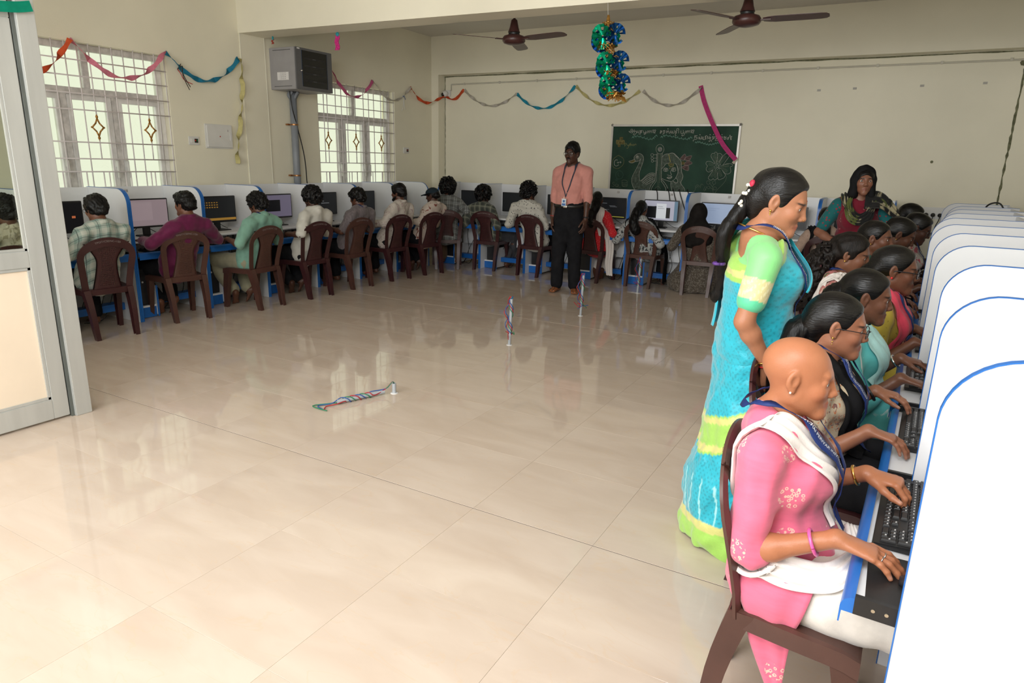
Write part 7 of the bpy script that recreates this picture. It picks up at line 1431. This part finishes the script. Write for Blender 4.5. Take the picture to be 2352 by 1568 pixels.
H=back_student('student with curly hair, spectacles and dark green plaid shirt',-5.02,8.31,(-5.090,8.227,1.035),DPL,1.6,hy=-.35,hair=curly(.022,.014,12),bot=cloth('charcoal_trousers',(.05,.05,.055)),legs=dict(knee={'r':(.26,.36,.47),'l':(-.1,.38,.47)},ank={'r':(.16,.22,.085),'l':(.02,.24,.085)})); spectacles(H)
H=back_student('student in white speckled shirt and spectacles left of the standing man',-4.24,8.23,(-4.333,8.166,1.107),SPOT,1.2,hy=-.45,hp=-.05,hair=curly(.016,.022,13),s=.93); spectacles(H)
REDK=print_mat('red_kurta_dots',(.62,.02,.03),[(.75,.45,.35)],60,.14,.18,kind='vor')
lh=lambda H:hair_pulled(H,[tuple(H.TH((0,-.10,-.01))),tuple(H.TH((.0,-.13,-.09))),nbp(H,0,-.14,-.06),tp(H,.62,180,.2)],h=.006,r0=.05,r1=.05)
H=back_student('woman in red kurta with white dupatta behind the standing man',-3.38,8.31,(-3.393,8.278,1.050),REDK,1.0,'f',collar=False,hair=lh,s=.93,bot=WHC,hy=.3,legs=tuck(.05,.10))
drape(H,'dupatta',[tp(H,.30,110,.30),tp(H,.7,120),nbp(H,.15,-.04,.05),tp(H,.8,60)],[tp(H,.3,150,.2),tp(H,.7,165),nbp(H,.03,-.06,.08),tp(H,.8,10)],.010,WHD,.008,3,44,13,push=False,iters=5)
drape(H,'dupatta',[tp(H,.66,112,.21),tp(H,.40,105,.28),(.27,-.08,.42),(.28,-.10,.25),(.30,-.12,.10)],[tp(H,.66,148,.21),tp(H,.40,135,.25),(.19,-.14,.42),(.19,-.14,.25),(.22,-.15,.11)],.010,WHD,.010,3,50,13)
BWF=print_mat('black_white_floral',(.42,.43,.42),[(.04,.045,.05)],34,.545,.57)
H=back_student('woman in grey floral top with black dupatta and loose ponytail',-2.71,8.34,(-2.780,8.258,0.963),BWF,1.0,'f',collar=False,s=.93,hair=lambda H:hair_pulled(H,[tuple(H.TH((0,-.09,.02))),tuple(H.TH((-.02,-.14,-.05))),nbp(H,-.03,-.15,-.02),tp(H,.66,185,.22)],h=.006,r0=.035,r1=.06),hp=-.22,bot=BLKT)
MB().tube([H.TH((.03*math.cos(a),-.12,.0+.02*math.sin(a))) for a in np.linspace(0,6.28,12)],.005,5).build('hair_band',mat('peach_band',(.6,.25,.18),.6,var=.1),H.root,smooth=2)
drape(H,'dupatta',[nbp(H,.12,-.06,.04),tp(H,.75,110),tp(H,.4,100,.26),(.25,-.02,.40),(.26,-.05,.22),(.27,-.08,.06)],[nbp(H,.17,.05,.03),tp(H,.75,80),tp(H,.4,75,.26),(.25,.14,.40),(.26,.12,.22),(.27,.10,.06)],.010,BLK,.010,2,50,11)
drape(H,'dupatta',[nbp(H,-.12,-.06,.04),tp(H,.75,-110),tp(H,.4,-110,.26),(-.25,-.06,.42),(-.29,-.08,.22),(-.28,-.10,.10)],[nbp(H,-.17,.05,.03),tp(H,.75,-80),tp(H,.4,-75,.26),(-.26,.12,.42),(-.30,.10,.22),(-.29,.06,.10)],.010,BLK,.010,2,50,11)
HIJ=cloth('black_hijab',(.016,.014,.013),.85,.2); BRF=print_mat('taupe_floral_abaya',(.085,.068,.052),[(.19,.165,.135)],60,.52,.55)
H=back_student('woman in black hijab and taupe floral dress under board number 37',-1.97,8.21,(-2.044,8.196,0.953),BRF,1.8,'f',collar=False,s=.97,bot=BRF,hp=-.25,topkw=dict(h=.012))
F=Field(); T=H.TH; F.ell(T((0,-.02,.02)),np.array((.092,.118,.115))*H.hs,H.Rh,.02); F.seg(T((0,-.03,-.04)),H.nb+np.array((0,-.03,-.05)),(.085,.085),(.155,.115),(1,0,0),.05); F.seg(H.nb+np.array((0,-.03,-.05)),H.S(.66)+np.array((0,-.03,0)),(.165,.12),(.215,.165),(1,0,0),.05)
F.ell(T((0,.125,-.01)),np.array((.058,.06,.085))*H.hs,H.Rh,.01,-1); F.wob(.006,26,5,(1,1,.4)); np_mesh('hijab',[polygonize(F,.011)],HIJ,H.root)
def skirt(H,name,mt_,pts,h=.014,wob=.014,fr=20):
    F=Field()
    for (a,ra),(b,rb) in zip(pts[:-1],pts[1:]): F.seg(a,b,ra,rb,(1,0,0),.05)
    F.wob(wob,fr,3,(1,1,.15)); F.plane((0,0,.012),(0,0,-1),.005); return np_mesh(name,[polygonize(F,h)],mt_,H.root)
skirt(H,'dress_skirt',BRF,[((0,.14,.44),(.20,.18)),((-.04,.16,.28),(.24,.20)),((-.12,.12,.06),(.30,.22))])
CRM=print_mat('cream_pink_print',(.46,.33,.26),[(.30,.16,.12)],24,.47,.50,kind='line')
H=back_student('woman with long braid in cream top and black dupatta before the far right desk',-.61,8.16,(-0.654,8.156,0.999),CRM,1.0,'f',collar=False,s=.95,bot=BLKT,hair=lambda H:hair_pulled(H,[tuple(H.TH((0,-.095,-.02))),tuple(H.TH((.02,-.12,-.10))),nbp(H,.03,-.14,-.05),tp(H,.66,170,.2),tp(H,.45,170,.2)],h=.006,r0=.035,r1=.02,tw=.3),rz=.1)
drape(H,'dupatta',[nbp(H,-.06,-.08,.05),tp(H,.75,-140),tp(H,.4,-130,.24),(-.20,-.16,.42),(-.20,-.18,.22),(-.18,-.18,.06)],[nbp(H,-.17,.0,.04),tp(H,.75,-85),tp(H,.4,-85,.26),(-.26,.04,.42),(-.29,.02,.22),(-.28,.0,.06)],.010,BLK,.010,3,50,13)
# ================================================================== standing figures
PSH=cloth('salmon_shirt',(.60,.26,.22),.65,.06); LTH=mat('tan_leather',(.27,.095,.035),.45,.4,var=.15,vscale=25)
H=make_human('standing man in salmon pink shirt, black trousers and lanyard before the back row',(-3.33,7.28),PI+.05,(-3.30,7.22,1.615),.88,'m',1.0,hy=-.08,hp=-.06,standing=True,wr=(-3.52,7.20,.745),wl=(-3.08,7.20,.765),poles={'r':(.7,-.6,0),'l':(-.7,-.6,0)},fr={'r':(-.05,.2,-1),'l':(.05,.2,-1)},nrm={'r':(1,.2,0),'l':(-1,.2,0)},tone=T4,
  top=dict(m=PSH,sleeve=1.25,e=.013,collar=True,h=.0095,name='shirt',tuck=1,wr=.006,se=.0,neck=.058),bottom=dict(m=BLKT,len=1.0,e=.018,flare=.012,up=.25),hb=.012,hh=.0042,hnd=.005,ank={'r':(.12,.0,.10),'l':(-.10,-.02,.10)},toe={'r':(.1,1,-.05),'l':(-.45,1,-.05)},feet=False,curl=(.25,.3,.25),shoulder=.93)
hair_short(H,.009,.010,.003,90,.005,21,low=-.06); spectacles(H,.024,.017,.0014)
mo=Field(); T=H.TH
for x in (-1,1): mo.cone(T((0,.095,-.050)),T((x*.026,.082,-.060)),.0065,.004,.004)
np_mesh('moustache',[polygonize(mo,.0035)],HAIR,H.root)
lanyard(H,tp(H,.42,2,.2),None,.014,two=True,mat_=mat('grey_navy_lanyard',(.03,.035,.06),.5,var=.2,vscale=60))
bl=Field(); c_=H.S(.24); pts=[tp(H,.245,a,.2) for a in range(0,361,15)]
bl=drape(H,'belt',[ (p[0],p[1],p[2]+.018) for p in pts],[(p[0],p[1],p[2]-.018) for p in pts],.004,mat('belt_leather',(.012,.011,.010),.35,.5,var=.1),nu=72,nv_=3,push=False,F=H.cover,th=.003,iters=5)
p=drape(H,'belt_buckle',[tp(H,.27,-8,.2),tp(H,.27,8,.2)],[tp(H,.215,-8,.2),tp(H,.215,8,.2)],.009,SILV,nu=6,nv_=4,push=False,th=.003,iters=4,parent=bl)
for sd_,x in (('r',1),('l',-1)):
    F=Field(); an=H.legs[sd_][2]; foot_prims(F,an-np.array((0,0,.012)),(.1,1,-.05) if x>0 else (-.45,1,-.05),1.08,False); F.plane((0,0,.002),(0,0,-1),.003); sh=np_mesh('sandal',[polygonize(F,.006)],LTH,H.root)
    d=nv((.1,1,0) if x>0 else (-.45,1,0)); u=np.array((d[1],-d[0],0))
    for k in range(4):
        for b in (-.02,.015): q=an+d*(.05+.03*k)+u*b; MB().ball((q[0],q[1],.062-.010*k),(.006,.009,.006),4).build('sandal_opening',mat('sandal_dark',(.03,.015,.01),.8,var=.1),sh,smooth=2)
bangle(H,'r',.92,.032,.003,mat('red_thread',(.5,.02,.02),.6,var=.1),'wrist_thread'); bangle(H,'l',.92,.032,.008,BLACKP,'watch')
# ---- woman with black scarf at the back
MAR=print_mat('maroon_dress',(.16,.008,.022),[(.35,.14,.12)],16,.66,.68); TSL=print_mat('teal_sleeve_dots',(.008,.105,.11),[(.25,.03,.04)],34,.24,.28,kind='vor')
SCF=print_mat('black_scarf_leaf',(.010,.010,.010),[(.34,.30,.19),(.10,.12,.03)],11,.57,.62,(1,1,.4),1.0)
H=make_human('standing woman in maroon dress with teal sleeves and black scarf at the back right',(-.27,6.28),PI+.12,(-.257,6.2,1.425),.78,'f',.94,hy=.12,hp=-.02,standing=True,wr=(-.36,6.05,.92),wl=(-.05,6.15,.80),poles={'r':(1,-.5,-.2),'l':(-.9,-.3,-.2)},tone=(.22,.095,.058),
  top=dict(m=MAR,sleeve=.02,e=.012,h=.010,name='dress',hem=.02,neck=.062,se=-.004),bottom=dict(m=MAR,len=.95,e=.05),hb=.012,hh=.0042,hnd=.006,bust=1,ank={'r':(.09,0,.09),'l':(-.09,0,.09)})
for sd_ in 'rl': a,e_,w=H.arms[sd_]; F=Field().cone(a,a+(e_-a)*.75,.062,.052,.02).wob(.003,30,2); np_mesh('sleeve',[polygonize(F,.008)],TSL,H.root)
skirt(H,'dress_skirt',MAR,[((0,0,.85),(.19,.14)),((0,0,.5),(.21,.17)),((0,0,.12),(.24,.20))])
F,T,s_,R=scalp(H,.008); F.ell(T((0,.112,-.030)),np.array((.066,.080,.090))*s_,R,.012,-1); np_mesh('hair',[polygonize(F,.005)],HAIR,H.root)
F=Field(); F.ell(T((0,-.025,.035)),np.array((.086,.102,.095))*s_,R,.02); 
for x in (-1,1): F.seg(T((x*.072,-.02,.0)),T((x*.070,-.01,-.12)),(.028,.055),(.035,.06),(1,0,0),.03)
F.seg(T((0,-.06,-.03)),H.nb+np.array((0,-.05,-.03)),(.075,.05),(.10,.05),(1,0,0),.04)
F.ell(T((0,.112,-.035)),np.array((.062,.105,.100))*s_,R,.012,-1); F.wob(.004,40,4,(1,1,.4)); np_mesh('head_scarf',[polygonize(F,.006)],BLK,H.root)
drape(H,'scarf',[nbp(H,.16,-.02,.04),tp(H,.88,40,.22),tp(H,.66,22,.24),tp(H,.56,0,.24),tp(H,.66,-25,.24),tp(H,.88,-40,.22),nbp(H,-.18,-.02,.04)],[nbp(H,.06,.06,.06),tp(H,.96,22,.2),tp(H,.84,10,.22),tp(H,.78,0,.22),tp(H,.84,-10,.22),tp(H,.96,-22,.2),nbp(H,-.06,.06,.06)],.014,SCF,.018,4,70,19,push=False,iters=5)
drape(H,'scarf',[nbp(H,-.03,.09,.03),nbp(H,-.12,.03,.05),nbp(H,-.23,.02,-.01),nbp(H,-.30,.02,-.10)],[nbp(H,-.03,.11,-.10),tp(H,.84,-35,.24),tp(H,.75,-65,.26),tp(H,.70,-75,.32)],.012,SCF,.014,3,40,15,push=True)
# ---- woman in blue sari
SARI=vcol_mat('sari_silk',.42,.45,0,.35,130,sheen=.4,var=.10); BLOU=vcol_mat('blouse_silk',.45,.4,0,.2,200,sheen=.3,var=.05)
TQ=np.array((.012,.42,.54)); LG=np.array((.33,.60,.10)); GD=np.array((.62,.60,.20)); PGD=np.array((.62,.56,.28)); MG_=np.array((.22,.62,.22))
H=make_human('woman in turquoise and green silk sari standing beside the seated people',(-.405,2.68),-PI/2+.38,(-.359,2.6,1.385),.80,'f',.94,hy=-.42,hp=-.32,standing=True,wr=(-.325,2.49,.815),wl=(-.30,2.88,.85),poles={'r':(.4,-1,-.2),'l':(-.6,-.8,0)},fr={'r':(-.15,.25,-1),'l':(.1,.3,-1)},nrm={'r':(1,.3,0),'l':(-1,.3,0)},tone=(.40,.175,.095),
  top=None,bottom=None,hb=.0085,hh=.0026,hnd=.0032,bust=.85,belly=1.08,armk=.86,ank={'r':(.09,0,.09),'l':(-.09,0,.09)},curl=(.35,.4,.3))
a,e_,w=H.arms['r']; s=H.sc
G=Field().ext(H.torso.infl(.006))
for sd_ in 'rl': a,e_,w=H.arms[sd_]; t_=.66; G.cone(a,a+(e_-a)*t_,.054,.049,.03)
G.wob(.0025,34,2); G.cone(H.nb+np.array((0,-.01,-.02)),H.Hc,.086,.080,.012,-1); G.plane(H.S(.40),H.S(.1)-H.S(.4),.006); 
for sd_ in 'rl': a,e_,w=H.arms[sd_]; 
def bcol(V):
    C=np.tile(MG_,(len(V),1)).astype(float)
    for sd_ in 'rl':
        a,e_,w=H.arms[sd_]; ax=nv(e_-a); t=(V-a)@ax/np.linalg.norm(e_-a); rad=np.linalg.norm(V-a-((V-a)@ax)[:,None]*ax,axis=1); m=(t>.30)&(rad<.085)
        C[m]=PGD; st=m&((t*30)%1<.38)&(((V[:,1]*90)%1)<.75); C[st]=(.72,.68,.42); m=(t>.635)&(rad<.085); C[m]=(.10,.55,.30)
    return C
np_mesh('blouse',[polygonize(G,.006)],BLOU,H.root,bcol)
# wrapped part over torso, cut by slanting edge from left shoulder to right waist
P0=H.nb+np.array((.06,.045,-.02))*s; N_=nv((.25,-.55,.75)); G=Field().ext(H.torso.infl(.018)); G.cone(H.nb+np.array((-.05,-.02,-.01)),H.nb+np.array((-.13,-.03,-.03)),.055,.05,.03); G.wob(.004,30,6,(1,1,.5)).wob(.002,90,7,(.3,.3,1)); G.cone(H.nb+np.array((0,.0,-.02)),H.Hc,.080,.075,.012,-1); G.plane(P0,N_,.004)
def wcol(V):
    C=np.tile(TQ,(len(V),1)).astype(float); d=(V-P0)@N_; g=(np.sin(V[:,0]*260+V[:,1]*260)*np.sin(V[:,2]*260)>.55); C[g]=TQ*.72
    m=d>-.045; C[m]=LG*1.0; C[m&(np.abs(d+.022)<.009)]=GD; return C
np_mesh('sari_wrap',[polygonize(G,.006)],SARI,H.root,wcol)
# skirt
F=Field(); pts=[((0,.01,.92),(.150,.110)),((0,.0,.80),(.175,.125)),((0,.0,.55),(.18,.135)),((.0,-.02,.26),(.195,.17)),((0,-.01,.07),(.22,.20))]
for (a,ra),(b,rb) in zip(pts[:-1],pts[1:]): F.seg(a,b,ra,rb,(1,0,0),.06)
F.wob(.009,26,3,(1,1,.25)).wob(.003,70,4,(1,1,.3)); F.plane((0,0,.015),(0,0,-1),.006)
def scol(V):
    C=np.tile(TQ,(len(V),1)).astype(float); x,y,z=V.T; g=(np.sin(x*230+y*230)*np.sin(z*230)>.5); C[g]=TQ*.68
    v=z-(.57+.62*y); m=(np.abs(v)<.075)&(x>-.12); C[m]=LG; C[m&(np.abs(np.abs(v)-.055)<.012)]=GD
    hm=z<.15+.10*y; C[hm]=LG*1.05; C[hm&(z>.115+.1*y)]=GD; st=(~m)&(~hm)&(z<.30)&(np.sin(x*90+y*40+z*10)>.93); C[st]=(.35,.72,.75); return C
np_mesh('sari_skirt',[polygonize(F,.0075)],SARI,H.root,scol)
hair_pulled(H,[tuple(H.TH((0,-.10,-.01))),tuple(H.TH((.0,-.125,-.07))),nbp(H,-.02,-.13,.0),tp(H,.74,192,.17),tp(H,.58,198,.18),tp(H,.44,202,.19)],h=.0038,r0=.027,r1=.014,tw=.22,vol=.008)
m=MB(); T=H.TH
for k in range(26):
    a=RNG.uniform(-1.3,1.3); q=np.array(T((.045*math.cos(a)*RNG.choice((-1,1)),-.118-RNG.uniform(0,.02),-.02-.055*a+RNG.uniform(-.01,.01)))); m.ball(q,.0065,4)
m.build('jasmine_flowers',mat('jasmine_white',(.75,.74,.66),.7,var=.05),H.root,smooth=2)['kind']='stuff'; MB().ball(T((.035,-.122,.03)),(.014,.012,.014),5).build('rose',mat('red_rose',(.5,.02,.06),.6,var=.2,vscale=60),H.root,smooth=2)
MB().tube([tuple(np.array(nbp(H,.0,-.14,-.12))+np.array((.020*math.cos(q)-.02,.020*math.sin(q),0))) for q in np.linspace(0,6.28,12)],.006,5).build('hair_band',mat('purple_band',(.09,.03,.20),.5,var=.3,vscale=60),H.root,smooth=2)
earring(H,1,None,.005,.008); MB().ball(H.TH((0,.081,.036)),(.003,.0025,.003),4).build('bindi',mat('bindi_red',(.18,.01,.01),.6,var=.1),H.root,smooth=2); MB().ball(H.TH((.0125,.102,-.031)),.002,4).build('nose_stud',GOLD,H.root,smooth=2)
H.full=Field().ext(H.torso.infl(.020)).ext(H.Bd); H.cover=H.full; lanyard(H,tp(H,.34,22,.22),None,.020,text='THANTHAI PERIYAR INSTITUTE OF TECHNOLOGY',tsize=.012,off=.008)
drape(H,'sari_pallu',[tp(H,.60,40,.2),tp(H,.86,10,.2),nbp(H,-.08,.05,.03),nbp(H,-.10,-.07,.02),tp(H,.7,-160),tp(H,.45,-165),tp(H,.2,-165,.22)],[tp(H,.58,-30,.2),tp(H,.84,-50,.2),nbp(H,-.15,.04,.04),nbp(H,-.17,-.05,.02),tp(H,.7,-115),tp(H,.45,-115),tp(H,.2,-115,.22)],.012,SARI,.010,4,60,19,push=False,F=H.full,iters=4,colfn=lambda V:np.tile(TQ,(len(V),1)))
pts=[tuple(H.nb+np.array((.075*math.sin(a),.075*math.cos(a)-.005,.010-.03*math.cos(a)))) for a in np.linspace(0,6.283,30)]
MB().tube(pts,.0035,5,False).build('gold_chain',GOLD,H.root,smooth=2)
bangle(H,'r',.86,.030,.0035,GOLD); bangle(H,'r',.96,.028,.003,MATS['red_thread'],'wrist_thread')
